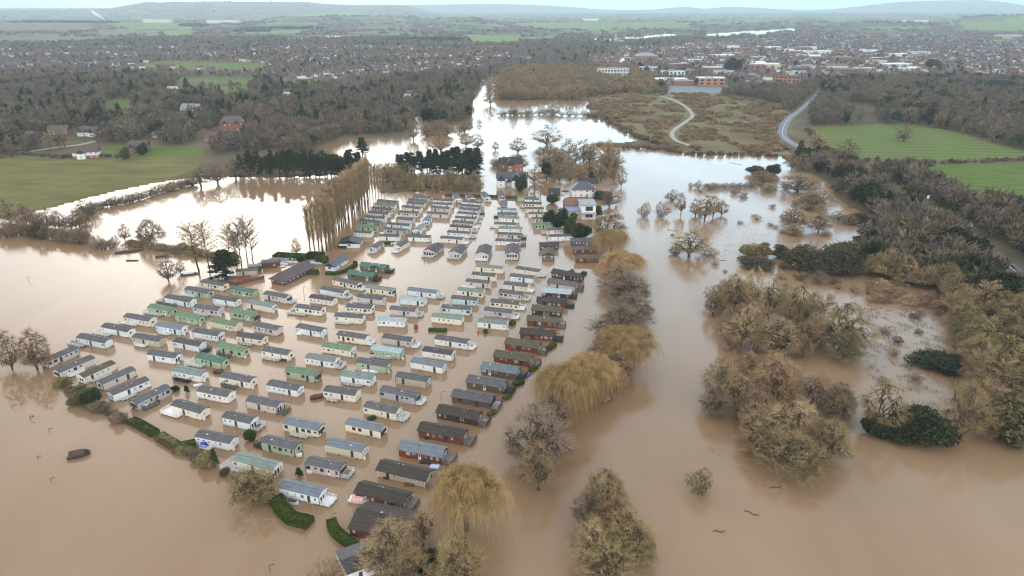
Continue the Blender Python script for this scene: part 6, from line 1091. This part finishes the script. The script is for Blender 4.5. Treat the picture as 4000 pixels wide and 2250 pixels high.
for q in rows_:
    blk, fr, xy, st = q.split('|'); x0, y0, x1, y1 = map(float, xy.split()); wl, rf, dk, en = st.split(); fr = int(fr)
    A = G(*Z(fr, x0, y0)); B = G(*Z(fr, x1, y1)); lodge = blk == 'river' or wl in 'krn'; L = math.dist(A, B)
    dk = '' if dk == '-' else dk; W = 3.75 if not lodge else (4.6 if blk == 'river' else 3.9)
    if wl == 'o': W, lodge = 4.6, True
    lab = f"{CWN[wl]} {'lodge' if lodge else 'caravan'} with {CRN[rf]} roof" + (f" and {dict(w='white', d='dark', b='brown')[dk[-1]]} {DW[dk[0]]}" if dk else (' and glazed end' if en != '-' else ''))
    xg = None
    if (fr, x0) in ((3, 446),): xg = (L * .45, L * .8, 'f')
    if (fr, x0) in ((3, 1788), (3, 1929), (3, 1846), (3, 1661), (3, 2050)): xg = (L * .45, L * .62, 'b')
    c = caravan(A, B, W, wl, rf, dk, lab, ('lodges ' if lodge else 'caravans ') + BN[blk], crs, kind='lodge' if lodge else 'caravan', end=en, xg=xg); c['_where'] = BN[blk]; CARS.append(c)
# units turned gable end towards the viewer: (frame, gable left, gable right, far end of the right hand long wall)
for fr, a, b_, c_, W_, wl, rf, dk, lab in [
 (1, (472, 664), (538, 668), (583, 636), None, 'q', 's', 'w', 'sandy gable fronted caravan with white front deck, leftmost of its row'), (1, (655, 655), (722, 662), (792, 618), None, 'c', 's', 'w', 'cream gable fronted caravan with white front deck beside the leftmost one'),
 (1, (892, 688), (985, 700), (1056, 645), 6.1, 'm', 'p', 'w', 'large mauve lodge with plum roof, leftmost of the four gabled lodges'), (1, (1096, 700), (1184, 713), (1236, 660), 6.1, 'm', 'p', 'w', 'mauve lodge with plum roof, second of the four gabled lodges'),
 (1, (1308, 706), (1400, 720), (1432, 640), 6.1, 'm', 'p', 'w', 'mauve lodge with small chimney, third of the four gabled lodges'), (1, (1533, 706), (1632, 712), (1640, 620), 6.1, 'm', 'p', 'w', 'mauve lodge nearest the dark lodges, fourth of the four gabled lodges'),
 (1, (1143, 283), (1196, 284), (1168, 240), 4.0, 'w', 's', '', 'white gable fronted caravan at the far end, leftmost of four'), (1, (1242, 277), (1300, 276), (1268, 236), 4.0, 'c', 'p', '', 'cream gable fronted caravan at the far end, second of four'), (1, (1368, 268), (1420, 270), (1382, 226), 4.0, 'w', 's', 'w', 'white gable fronted caravan at the far end, third of four'),
 (1, (1482, 260), (1532, 262), (1508, 215), 4.0, 'm', 's', 'w', 'mauve gable fronted caravan at the far end, rightmost of four'), (1, (1490, 336), (1545, 337), (1548, 300), 3.9, 'y', 's', '', 'grey gable fronted caravan standing alone below the far four'),
 (1, (888, 452), (942, 460), (966, 426), 3.9, 's', 'b', 'w', 'white end on caravan with blue grey roof among the poplar side columns'), (1, (828, 522), (872, 530), (918, 490), 3.9, 's', 'h', 'd', 'white end on caravan with greenish roof above the long white one'),
 (1, (1810, 724), (1908, 722), (1908, 680), 5.5, 'k', 'o', 'b', 'dark brown gable fronted lodge with small deck in the water'),
]:
    A = np.array(G(*Z(fr, *a))); B = np.array(G(*Z(fr, *b_))); C_ = np.array(G(*Z(fr, *c_))); W = W_ or 3.8; d = C_ - B; L = min(max(float(np.hypot(*d)), 9.0), 13.5); d = d / np.hypot(*d)
    lodge = W > 5; org = B if fr else B; c = caravan(B, B + d * L, W, wl, rf, ('L' + dk) if dk else '', lab, 'gable fronted units', crs, kind='lodge' if lodge else 'caravan', end='L'); CARS.append(c)
# the wide lodge at the bottom, the bungalows, the clubhouse and its yard
A, B = np.array(G(*Z(4, 1600, 1000))), np.array(G(*Z(4, 2010, 1085))); caravan(A, B, 9.5, 'r', 'd', '', 'wide red brown lodge with hipped dark roof behind the pale twiggy tree', 'riverside lodges', crs, kind='lodge', end='-', big=True)
def bung(fr, a, b_, c_, wl, rf, lab, nm='bungalow'):
    A = np.array(G(*Z(fr, *a))); B = np.array(G(*Z(fr, *b_))); C_ = np.array(G(*Z(fr, *c_))); d = C_ - B; L = float(np.hypot(*d)); W = float(np.hypot(*(B - A))); yaw = math.atan2(d[1], d[0])
    e = empty(nm, (B[0], B[1], 0), yaw, lab, nm.replace('_', ' ')); b = MB(); wall_mesh(b, 0, L, 0, W, -.6, 2.5, 1.5, WALL[wl]); b.build('walls', e); b = MB(); roof_mesh(b, 0, L, 0, W, 2.5, 1.5, ROOF[rf], 0, .5, .18); b.build('roof', e)
    for i in range(max(3, int(L / 3))): put_window(e, L * (i + .5) / max(3, int(L / 3)), 0, .9, 1.2, 1.0)
    put_window(e, 0, W * .5, .9, 1.6, 1.1, 'left'); MB().box(-.45, .45, -.06, .02, 0, 2, WFD).build('door', e, (L * .42, 0, .05)); return e
bung(1, (134, 808), (212, 812), (318, 742), 'white', 'slate', 'white bungalow with dark roof behind the L shaped green hedge'); bung(1, (290, 604), (405, 630), (428, 592), 'white', 'black', 'white bungalow with black roof at the foot of the poplars')
# clubhouse: z10 frame
A = np.array(G(*Z(10, 1938, 938))); B = np.array(G(*Z(10, 2045, 948))); C_ = np.array(G(*Z(10, 2262, 842))); d = C_ - B; L = float(np.hypot(*d)); W = float(np.hypot(*(B - A))); yaw = math.atan2(d[1], d[0])
e = empty('clubhouse', (B[0], B[1], 0), yaw, 'long low dark roofed clubhouse with timber walls beside the storage yard', 'clubhouse'); b = MB(); wall_mesh(b, 0, L, 0, W, -.6, 2.6, 2.0, WALL['timber'], False); b.build('walls', e); b = MB(); roof_mesh(b, 0, L, 0, W, 2.6, 2.3, ROOF['plum'], .7, .9, .2); b.build('roof', e)
for i in range(8): put_window(e, L * (i + .5) / 8, 0, .8, 1.1, 1.2)
for i in range(4): put_window(e, 0, W * (i + .5) / 4, .8, 1.0, 1.1, 'left')
def boxthing(nm, cat, u, v, w, d, h, yaw, parts, label, group=None):
    x, y = G(u, v); e = empty(nm, (x, y, 0), R(yaw), label, cat, group); parts(e, w, d, h); return e
def shed_parts(wm, rm, gl=True):
    def f(e, w, d, h):
        b = MB(); wall_mesh(b, 0, w, 0, d, -.5, h, h * .25, wm); b.build('walls', e); b = MB(); roof_mesh(b, 0, w, 0, d, h, h * .25, rm, 0, .15, .08); b.build('roof', e)
        MB().box(-.4, .4, -.05, .02, 0, min(1.9, h - .1), WFD).build('door', e, (w * .35, 0, .05))
        if gl: put_window(e, w * .7, 0, h * .35, .8, .6)
    return f
def zz(k, x, y): return Z(k, x, y)
boxthing('shed', 'shed', *zz(10, 1885, 828), 8, 5, 2.8, 14, shed_parts(WALL['timber'], ROOF['slate']), 'dark timber shed with pale doors at the top of the storage yard'); boxthing('shed', 'shed', *zz(10, 1700, 885), 9, 4, 2.4, 12, shed_parts(WALL['stone'], ROOF['moss']), 'long weathered shed roof beside the dark conifer')
boxthing('shed', 'shed', *zz(10, 1785, 850), 6, 3.5, 2.3, 20, shed_parts(WALL['dark'], ROOF['grey']), 'small grey roofed shed behind the weathered one'); boxthing('shed', 'shed', *zz(4, 1585, 1345), 8, 8, 2.6, 30, shed_parts(WALL['white'], ROOF['black']), 'small black roofed shed at the bottom edge')
boxthing('shed', 'shed', 1180, 533 - 50, 2.5, 2, 2, 0, shed_parts(WALL['timber'], ROOF['slate'], False), 'small brown shed at the hedge above the park'); boxthing('shed', 'shed', *zz(12, 1160, 1225), 3, 5, 2.4, 0, shed_parts(WALL['pale'], ROOF['white'], False), 'small white roofed shed beside the dark evergreens')
boxthing('shed', 'shed', *zz(1, 650, 608), 2.4, 1.6, .9, 0, shed_parts(PVC, PVC, False), 'little white storage box among the upper caravans')
# fences and yard
def fence(pts, label, m, h=1.7, z=0, nm='fence', solid=True):
    P = [G(*p) for p in pts]; x, y = P[0]; e = empty(nm, (x, y, 0), 0, label, 'fence'); b = MB(); pb = MB()
    for (x0, y0), (x1, y1) in zip(P[:-1], P[1:]):
        L = math.hypot(x1 - x0, y1 - y0); a = math.atan2(y1 - y0, x1 - x0); n = max(1, int(L / 2.2)); ca, sa = math.cos(a), math.sin(a)
        q = MB(); q.box(0.06, L - .06, -.04, .04, -.4, h, m); b.add([(vx * ca - vy * sa + x0 - x, vx * sa + vy * ca + y0 - y, vz) for vx, vy, vz in q.v], q.f, m)
        for i in range(n + 1): px, py = x0 + (x1 - x0) * i / n - x, y0 + (y1 - y0) * i / n - y; pb.box(px - .07, px + .07, py - .07, py + .07, -.4, h + .15, m)
    b.build('panel', e); pb.build('frame', e); return e
fence([zz(10, 1590, 930), zz(10, 1700, 948), zz(10, 1790, 925), zz(10, 1900, 900)], 'dark fence between the yard and the nearest caravans', DBR); fence([zz(10, 1790, 840), zz(10, 1960, 770), zz(10, 2130, 775)], 'grey fence along the back of the storage yard', WALL['grey'])
fence([zz(10, 1630, 905), zz(10, 1800, 890)], 'low dark fence beside the weathered shed', DBR, 1.1)
# clipped hedges
HM = mat('hedge_body', (0.055, 0.08, 0.015), 0.9, 0.35, 2.5, spec=.1)
hdr = np.random.default_rng(3)
def hedge(pts, w, h, label, col='hedge', rough=.16):
    P = np.array([G(*p) for p in pts]); n = max(4, int(sum(np.hypot(*(P[1:] - P[:-1]).T)) / .8)); t = np.linspace(0, len(P) - 1, n); C = np.stack([np.interp(t, range(len(P)), P[:, k]) for k in (0, 1)], 1)
    for _ in range(2): C[1:-1] = (C[:-2] + 2 * C[1:-1] + C[2:]) / 4
    T = unit(np.gradient(C, axis=0)); N = np.stack([-T[:, 1], T[:, 0]], 1); prof = [(-.5, -.3), (-.52, h * .55), (-.42, h * .95), (0, h * 1.03), (.42, h * .95), (.52, h * .55), (.5, -.3)]; vs = []
    for i in range(n):
        for a, z in prof: jx = hdr.normal() * rough; vs.append((C[i, 0] - P[0, 0] + N[i, 0] * (a * w + jx), C[i, 1] - P[0, 1] + N[i, 1] * (a * w + jx), z + (hdr.normal() * rough * .6 if z > 0 else 0)))
    k = len(prof); fs = [(i * k + j, i * k + j + 1, (i + 1) * k + j + 1, (i + 1) * k + j) for i in range(n - 1) for j in range(k - 1)] + [tuple(range(k)), tuple(range((n - 1) * k, n * k))[::-1]]
    e = empty('hedge', (P[0, 0], P[0, 1], 0), 0, label, 'hedge'); MB().add(vs, fs, HM if col == 'hedge' else CM[col]).build('body', e)
    m = int(n * w * h * 170); i = hdr.integers(0, n - 1, m); th = hdr.random(m) * np.pi; a_ = -np.cos(th) * .53 * w; z_ = np.where(hdr.random(m) < .5, hdr.random(m) * h, h * 1.0 + hdr.normal(size=m) * .06); a_ = np.where(z_ < h * .9, np.sign(a_) * .52 * w, a_)
    f = hdr.random((m, 1)); Cc = C[i] * (1 - f) + C[i + 1] * f + N[i] * a_[:, None] - P[0]; me = soup('leaves', leafy(np.concatenate([Cc, z_[:, None]], 1), .13, hdr), 4, CM[col]); link('leaves', me, e); return e
hedge([zz(4, 1060, 745), zz(4, 1110, 830), zz(4, 1190, 900), zz(4, 1240, 905), zz(4, 1312, 925)], 3.2, 1.5, 'bright green clipped hedge below the lowest blue roofed caravan'); hedge([zz(4, 1462, 912), zz(4, 1480, 975), zz(4, 1540, 1030), zz(4, 1600, 1070), zz(4, 1655, 1105)], 2.2, 1.6, 'curved green clipped hedge beside the wide lodge')
hedge([zz(4, 20, 185), zz(4, 90, 215), zz(4, 140, 245), zz(4, 200, 280)], 2.6, 1.4, 'mossy green hedge at the upper end of the boundary hedge', 'green'); hedge([zz(4, 225, 295), zz(4, 290, 335), zz(4, 350, 370)], 2.8, 1.4, 'brown clipped hedge in the middle of the boundary hedge', 'mix', .25); hedge([zz(4, 345, 385), zz(4, 410, 400), zz(4, 475, 410)], 2.8, 1.3, 'brown rounded hedge at the lower end of the boundary hedge', 'mix', .3)
hedge([zz(4, 385, 362), zz(4, 450, 350), zz(4, 490, 340)], 2.0, 1.2, 'green hedge beside the caravan with the blue tarpaulin', 'green'); hedge([zz(3, 1018, 628), zz(3, 1172, 634)], 1.5, 1.0, 'straight green clipped hedge standing alone between caravans'); hedge([zz(3, 160, 152), zz(3, 230, 160), zz(3, 330, 130), zz(3, 408, 80), zz(3, 400, 60)], 1.8, 1.1, 'L shaped green hedge round the white bungalow')
hedge([zz(3, 2, 150), zz(3, 95, 155)], 2.5, 1.8, 'short dark green hedge beside the clubhouse', 'green'); hedge([zz(3, 2300, 152), zz(3, 2338, 158)], 2.6, 1.0, 'small green hedge at the end of the top brown lodge'); hedge([zz(3, 1700, 572), zz(3, 1740, 580)], 2.2, 1.3, 'green hedge block beside the white greenish roofed caravan')
hedge([zz(3, 1872, 975), zz(3, 1915, 940)], 1.8, .9, 'green hedge beside the blue kayak deck'); hedge([zz(3, 1740, 1090), zz(3, 1805, 1062)], 2.0, 1.0, 'oval green hedge beside a dark lodge deck', 'green'); hedge([zz(3, 2020, 790), zz(3, 2075, 750)], 1.6, 1.0, 'green hedge at the corner of a brown lodge', 'green'); hedge([zz(3, 1650, 1205), zz(3, 1700, 1180)], 1.4, .8, 'low dark hedge by the pale deck', 'mix'); hedge([zz(3, 1520, 1345), zz(3, 1575, 1312)], 1.4, .8, 'low dark hedge beside the near dark lodge', 'mix')
hedge([zz(10, 1980, 752), zz(10, 2090, 760), zz(10, 2200, 765)], 5, 2.4, 'long green hedge behind the storage yard', 'green', .3); hedge([zz(10, 2210, 750), zz(10, 2330, 752)], 4, 2.6, 'dark green hedge above the white bungalow', 'dark', .3); hedge([zz(10, 2275, 780), zz(10, 2355, 780)], 4, 2.4, 'bright round hedge beside the dinghies', 'hedge', .4); hedge([zz(1, 240, 628), zz(1, 305, 632)], 2, 1, 'dark green hedge at the black roofed bungalow', 'green')
hedge([zz(3, 515, 1385), zz(3, 570, 1362)], 1.2, 1.0, 'small green hedge beside the white garden ornament', 'green'); hedge([zz(1, 590, 602), zz(1, 680, 602)], 1.5, 1.2, 'green hedge between two upper caravans', 'green'); hedge([(1120, 493), (1225, 496), (1300, 500)], 1.6, 1.4, 'long brown hedge along the top of the caravan park', 'mix')
# boats
def boat(u, v, L, yaw, col, label, W=None, h=.55, cover=None, sink=0.0, group=None, nm='dinghy'):
    x, y = G(u, v); e = empty(nm, (x, y, -sink), R(yaw), label, 'boat', group); W = W or L * .36; n = 9; vs = []
    for i in range(n):
        t = i / (n - 1); w_ = W / 2 * (1 - max(0, (t - .45) / .55) ** 2.2) * (1 if t > .02 else .88); x_ = -L / 2 + L * t; zt = h * (1 + .25 * t * t)
        vs += [(x_, -w_, zt), (x_, -w_ * .72, .05), (x_, 0, -.08 + .15 * t ** 3), (x_, w_ * .72, .05), (x_, w_, zt), (x_, w_ * .88, zt - .02), (x_, 0, zt * .45), (x_, -w_ * .88, zt - .02)]
    fs = [(i * 8 + j, i * 8 + (j + 1) % 8, (i + 1) * 8 + (j + 1) % 8, (i + 1) * 8 + j) for i in range(n - 1) for j in range(8)] + [tuple(range(8)), tuple(range(8 * (n - 1), 8 * n))[::-1]]
    MB().add(vs, fs, col).build('hull', e)
    MB().box(-L * .1, -L * .02, -W * .4, W * .4, h * .7, h * .8, cover or DBR).build('seat', e)
    if cover: MB().add([(-L * .35, -W * .4, h), (L * .3, -W * .36, h * 1.1), (L * .3, W * .36, h * 1.1), (-L * .35, W * .4, h), (-L * .28, 0, h * 2.0), (L * .24, 0, h * 1.9)], [(0, 1, 5, 4), (2, 3, 4, 5), (1, 2, 5), (3, 0, 4), (3, 2, 1, 0)], cover).build('cover', e)
    return e
BLU = mat('blue_tarpaulin', (0.03, 0.06, 0.5), 0.5, 0.2, 2.0); NAVY = mat('navy_cover', (0.03, 0.05, 0.16), 0.6, 0.2); MARO = mat('maroon_cover', (0.11, 0.035, 0.03), 0.6, 0.25, 1.5); SILV = mat('pale_blue_cover', (0.35, 0.42, 0.6), 0.5, 0.1); BROWNB = mat('weathered_hull', (0.07, 0.05, 0.04), 0.8, 0.3, 1.5)
boat(476, 691, 7.5, 18, WALL['dark'], 'small white roofed boat adrift in the glowing flood', 2.2, .6, ROOF['white']); boat(325, 634, 13, 22, BROWNB, 'long half sunken barge beside the drowned hedge', 3, .7, BROWNB, .2, nm='barge'); boat(333, 656, 6, 3, BROWNB, 'narrow dark boat adrift below the sunken barge', 1.2, .35); boat(408, 646, 6, 15, BROWNB, 'upturned pale boat behind the lone bare tree', 2, .6)
boat(200, 1146, 5.6, 18, BROWNB, 'dark half sunken boat alone in the lower left water', 3.6, 1.0, BROWNB, .1, nm='sunken_boat'); boat(*zz(3, 100, 1190), 5.5, 20, MARO, 'boat under a maroon cover beside a cream caravan', 2.0, .8, MARO); boat(*zz(4, 1660, 755), 5.2, -12, PVC, 'white boat with red stripes beside the red brown lodge', 2.4, .9, mat('red_white_cover', (.75, .68, .66), .5, .1, col2=(.6, .12, .08), scale=1.2)); boat(*zz(3, 525, 975), 6, -14, PVC, 'white sailing dinghy lying before a green caravan', 1.6, .5)
boat(*zz(3, 1848, 1010), 5.0, 52, BLU, 'blue and white kayak standing on a deck corner', .9, .35); boat(*zz(12, 1800, 1005), 5.5, 100, PVC, 'white motor boat moored by the river gardens', 2.0, .7, ROOF['grey']); boat(*zz(12, 1150, 795), 5, 0, MARO, 'small red boat in the flooded garden', 1.4, .4); boat(*zz(4, 1185, 765), 3.6, -20, PVC, 'small cream boat with dark lid beside the lowest caravan', 1.8, .8, WFD)
for i, (a, b_, yw) in enumerate(((1990, 775, 12), (2010, 792, 5), (2040, 800, -6), (2060, 782, 14), (2085, 792, 8), (2110, 786, 20), (1985, 806, 0), (2020, 815, 6), (2260, 772, 35), (2285, 792, -8), (2240, 790, 60))): o = boat(*zz(10, a, b_), 4.3, yw, PVC if i % 4 else WALL['grey'], 'white dinghy stored afloat in the clubhouse yard', 1.5, .5, None if i % 3 else SILV, group='dinghies in the clubhouse yard'); o['_share'] = 1
for i, (a, b_) in enumerate(((1635, 890), (1655, 893), (1680, 892), (1710, 906), (1738, 912), (1765, 908), (1625, 908))): o = boat(*zz(10, a, b_), 2.6, 10 + 25 * i, (BLU, BLU, NAVY, REDP, REDP, REDP, NAVY)[i], f"small {('blue', 'blue', 'navy', 'red', 'red', 'red', 'navy')[i]} canoe piled in the fenced yard corner", 1.0, .6, group='canoes in the yard corner'); o['_share'] = 1
# things standing in the flood
def lamp(u, v, vt, label, group=None, double=False):
    x, y = G(u, v); h = float(ztop(u, v, vt)); e = empty('lamp_post', (x, y, 0), 0, label, 'lamp post', group); MB().bar((0, 0, -.5), (0, 0, h), .07, WFD, 6).build('post', e); MB().bar((0, 0, h), (.7, 0, h + .1), .05, WFD).box(.5, 1.1, -.12, .12, h + .02, h + .18, WFD).build('lamp_head', e)
lamp(*zz(4, 1472, 905), zz(4, 0, 838)[1], 'tall lamp post at the tip of the curved green hedge'); lamp(*zz(4, 1022, 1258), zz(4, 0, 1208)[1], 'lamp post alone near the bottom edge'); lamp(*zz(4, 1250, 985), zz(4, 0, 965)[1], 'short post below the bright clipped hedge'); lamp(*zz(3, 1125, 1210), zz(3, 0, 1140)[1], 'lamp post between cream and dark lodges'); lamp(*zz(2, 2340, 370), zz(2, 0, 255)[1], 'lamp post by the empty grey deck'); lamp(*zz(4, 1625, 850), zz(4, 0, 812)[1], 'pole beside the wide lodge roof'); lamp(*zz(2, 2308, 560), zz(2, 0, 515)[1], 'short lamp post in the left half of the park'); lamp(1068, 423 + 250 - 8, 655, 'pole in the open water of the park centre')
for a, b_ in ((25, 205), (235, 1118), (42, 1370)): lamp(*zz(2, a, b_), zz(2, 0, b_ - 28)[1], 'marker post standing in the open water at left', 'marker posts in the open water')
for u, v in ((31, 1027), (78, 1056), (124, 1085), (95, 1155), (128, 1210)): lamp(u, v, v - 7, 'thin fence post top in the lower left water', 'fence posts in the lower left water')
def bx(nm, cat, u, v, w, d, h, m, label, yaw=0, z=-.3, lid=None, group=None):
    x, y = G(u, v); e = empty(nm, (x, y, 0), R(yaw), label, cat, group); b = MB(); b.box(0, w, 0, d, z, h, m); b.build('body', e); MB().box(-.05, w + .05, -.05, d + .05, h + .005, h + .12, lid or m).build('lid', e)
bx('kiosk', 'kiosk', *zz(3, 897, 614), 1.3, 1.3, 1.6, WFD, 'small black kiosk with red front standing in the water'); x, y = G(*zz(3, 897, 614)); o = MB().box(.15, 1.15, -.06, .0, .2, 1.3, REDP).build('notice_board', None, (x, y, 0)); tag(o, 'red board on the front of the black kiosk', 'board'); THINGS.append(o)
bx('storage_chest', 'chest', *zz(2, 1578, 988), 2.8, 1.5, 1.0, WALL['dark'], 'dark green chest with red lid beside the green caravan', -12, lid=MARO); bx('storage_chest', 'chest', *zz(2, 2140, 885), 2.2, 1.2, .9, WALL['dark'], 'dark chest with maroon lid at a cream caravan', -8, lid=MARO); bx('storage_chest', 'chest', *zz(4, 1285, 550), 1.4, .9, .6, PVC, 'white box beside the mauve caravan', -12)
bx('storage_chest', 'chest', *zz(4, 1211, 436), 1.5, 1.0, .5, PVC, 'white box at the corner of the near green caravan', 20); bx('storage_chest', 'chest', *zz(2, 2270, 660), 1.8, 1.2, .4, PVC, 'white step box before a white caravan', -8); bx('storage_chest', 'chest', *zz(2, 1410, 1100), 2.6, .9, .4, PVC, 'white board floating between two caravans', 25); bx('storage_chest', 'chest', *zz(3, 400, 960), 2.4, 1.4, .6, SKIRT, 'cream box floating before a green caravan', -10); bx('storage_chest', 'chest', *zz(3, 520, 848), 1.8, 1.6, 1.2, WALL['cream'], 'cream bin store beside the pale roofed green caravan', -8, lid=WFD)
bx('garden_bench', 'bench', *zz(4, 1985, 640), 2.4, 1.0, .35, DBR, 'brown table floating before the tan lodge', -14); bx('garden_bench', 'bench', *zz(4, 2095, 480), 3.0, 1.0, .35, WFD, 'dark benches floating before the pale roofed lodge', -10); bx('oil_tank', 'tank', *zz(4, 1836, 592), 1.2, .8, .5, WFD, 'small dark tank at the tan lodge wall', -12); bx('oil_tank', 'tank', *zz(4, 2132, 306), 1.2, .8, .5, WFD, 'small dark tank at a red brown lodge wall', -12); bx('oil_tank', 'tank', *zz(4, 1975, 438), 1.2, .8, .4, REDP, 'small red tank at the pale roofed lodge', -12)
bx('salt_bin', 'bin', *zz(3, 1538 + 160, 800), .7, .7, .9, REDP, 'red bin at a brown lodge wall', 0); bx('salt_bin', 'bin', *zz(3, 1427, 650), .6, .6, .9, REDP, 'red post box near the small conifer', 0)
x, y = G(*zz(4, 505, 372)); tp = MB(); tp.add([(0, 0, 0), (2.6, 0, 0), (2.6, 1.8, 0), (0, 1.8, 0), (.4, .5, 1.1), (2.0, .4, .95), (1.8, 1.4, 1.2), (.6, 1.3, .9)], [(0, 1, 5, 4), (1, 2, 6, 5), (2, 3, 7, 6), (3, 0, 4, 7), (4, 5, 6, 7), (3, 2, 1, 0)], BLU); o = tp.build('tarpaulin', None, (x, y, .5), R(-10)); tag(o, 'bright blue tarpaulin heaped on a white railed deck', 'tarpaulin'); THINGS.append(o)
x, y = G(*zz(4, 2165, 560)); tp = MB(); tp.add([(0, 0, 0), (2.6, 0, .1), (2.6, 1.8, .1), (0, 1.8, 0), (.2, .2, .15), (2.4, .2, .3), (2.4, 1.6, .3), (.2, 1.6, .15)], [(0, 1, 5, 4), (1, 2, 6, 5), (2, 3, 7, 6), (3, 0, 4, 7), (4, 5, 6, 7), (3, 2, 1, 0)], SILV); o = tp.build('awning', None, (x, y, 2.1), R(-10)); tag(o, 'pale blue awning at the end of the tan lodge', 'awning'); THINGS.append(o)
# signs on the road and a floating tree trunk
for u, v, k in ((2330, 512, 0), (2436, 586, 1)): 
    x, y = G(u, v + 6); e = empty('road_sign', (x, y, .5), 0, ('white', 'pale rectangular')[k] + ' road sign among the roadside trees', 'sign'); MB().bar((0, 0, -.5), (0, 0, 5.5), .06, VENT).build('post', e); MB().box(-.8, .8, -.12, -.07, 4.2, 6.2, PVC).build('panel', e)
def log(u, v, L, yaw, label, group=None):
    x, y = G(u, v); b = MB(); P = [(-L / 2, 0, .05), (-L / 6, .25, .12), (L / 6, -.1, .1), (L / 2, .4, .2)]
    for a, c in zip(P[:-1], P[1:]): b.bar(a, c, .09, BARK, 5)
    b.bar(P[1], (P[1][0] + .5, .7, .3), .04, BARK); b.bar(P[2], (P[2][0] + .5, -.6, .2), .04, BARK); o = b.build('drift_log', None, (x, y, 0), R(yaw)); tag(o, label, 'log', group); THINGS.append(o)
log(1890, 1292, 3.6, -35, 'dark curved log drifting in the lower right water'); log(1808, 1338, 3.0, -8, 'dark straight log in the lower right water'); log(1952, 1227, 3.5, 8, 'matted log beside the floating weed'); log(1607, 668, 1.5, 0, 'dark stump beside the golden willows'); log(1818, 656, 4, 0, 'broken branch in the upper flood'); log(2030, 420, 12, -60, 'long wooden rail across the inlet'); log(1850, 412, 12, -55, 'long wooden boom in the upper flood'); log(1690, 580, 6, -35, 'dead branch above the sprawling tree')
for nm, pl, lab in (('floating_weed', [(1860, 1170), (1900, 1180), (1955, 1215), (1960, 1232), (1900, 1225), (1870, 1195)], 'floating weed and twigs in the lower right water'), ('drift_weed', [(1770, 1085), (1795, 1095), (1800, 1125), (1850, 1145), (1820, 1155), (1775, 1135)], 'drifting weed left of the lower clump')):
    X_, Y_, U_, V_ = jgrid(pl, .55, hdr); k = snoise(X_, Y_, 7., 3) > .1; X_, Y_ = X_[k], Y_[k]; S = np.stack([X_, Y_, 0 * X_ + .02], 1); E = S + np.stack([hdr.normal(size=len(S)) * .3, hdr.normal(size=len(S)) * .3, np.abs(hdr.normal(size=len(S))) * .08], 1); o = link(nm, soup(nm, blades(S, E, .13, hdr), 3, CM['black'])); tag(o, lab, 'weed', kind='stuff')
# ------------------------------------------------------------------ labels: every look-alike gets its place among its kind
from collections import defaultdict
bpy.context.view_layer.update()
def finish_labels():
    for o in THINGS:
        if o.get('_where'):
            pass
    g = defaultdict(list)
    for o in THINGS: g[o['label']].append(o)
    for lab, L in g.items():
        if len(L) < 2 or any(q.get('_share') for q in L): continue
        if all(q.get('_where') for q in L):     # look-alikes in different blocks are told apart by the block
            for q in L: q['label'] = lab + ' ' + q['_where']
    g = defaultdict(list)
    for o in THINGS: g[o['label']].append(o)
    ORD = ['nearest', 'second nearest', 'third nearest', 'fourth nearest', 'fifth nearest', 'sixth nearest', 'seventh nearest', 'eighth nearest', 'ninth nearest', 'tenth nearest']
    for lab, L in g.items():
        if len(L) < 2 or any(q.get('_share') for q in L): continue
        L.sort(key=lambda q: q.location.y)
        for i, q in enumerate(L):
            base = lab if len(lab.split()) <= 13 else ' '.join(lab.split()[:13])
            q['label'] = (ORD[i] if i < len(ORD) else f'{i + 1}th nearest') + ' ' + base
            if i == len(L) - 1 and i > 1: q['label'] = 'farthest ' + base
    for o in THINGS:
        for k in ('_share', '_where'):
            if k in o.keys(): del o[k]
finish_labels()

# pale foam drifting on the current at the bottom of the photograph
for nm_, pl_ in (('foam', [(1352, 1288), (1362, 1290), (1358, 1312), (1348, 1312)]), ('foam', [(1288, 1362), (1304, 1358), (1300, 1366), (1284, 1372)]), ('foam', [(1240, 1432), (1290, 1404), (1320, 1398), (1296, 1414), (1248, 1440)]), ('foam', [(1520, 1130), (1530, 1110), (1536, 1112), (1526, 1134)]), ('foam', [(1330, 1330), (1342, 1322), (1346, 1326), (1332, 1338)])):
    X_, Y_, U_, V_ = jgrid(pl_, .3, hdr); k = snoise(X_, Y_, 3., 13) > .25; X_, Y_ = X_[k], Y_[k]
    if len(X_) < 3: continue
    S = np.stack([X_, Y_, 0 * X_ + .015], 1); E = S + np.stack([hdr.normal(size=len(S)) * .14, hdr.normal(size=len(S)) * .14, 0 * X_ + .01], 1); o = link(nm_, soup(nm_, blades(S, E, .09, hdr), 3, mat('foam_white', (.62, .54, .44), .9, .05))); tag(o, 'pale foam streak drifting on the brown current', 'foam', kind='stuff')
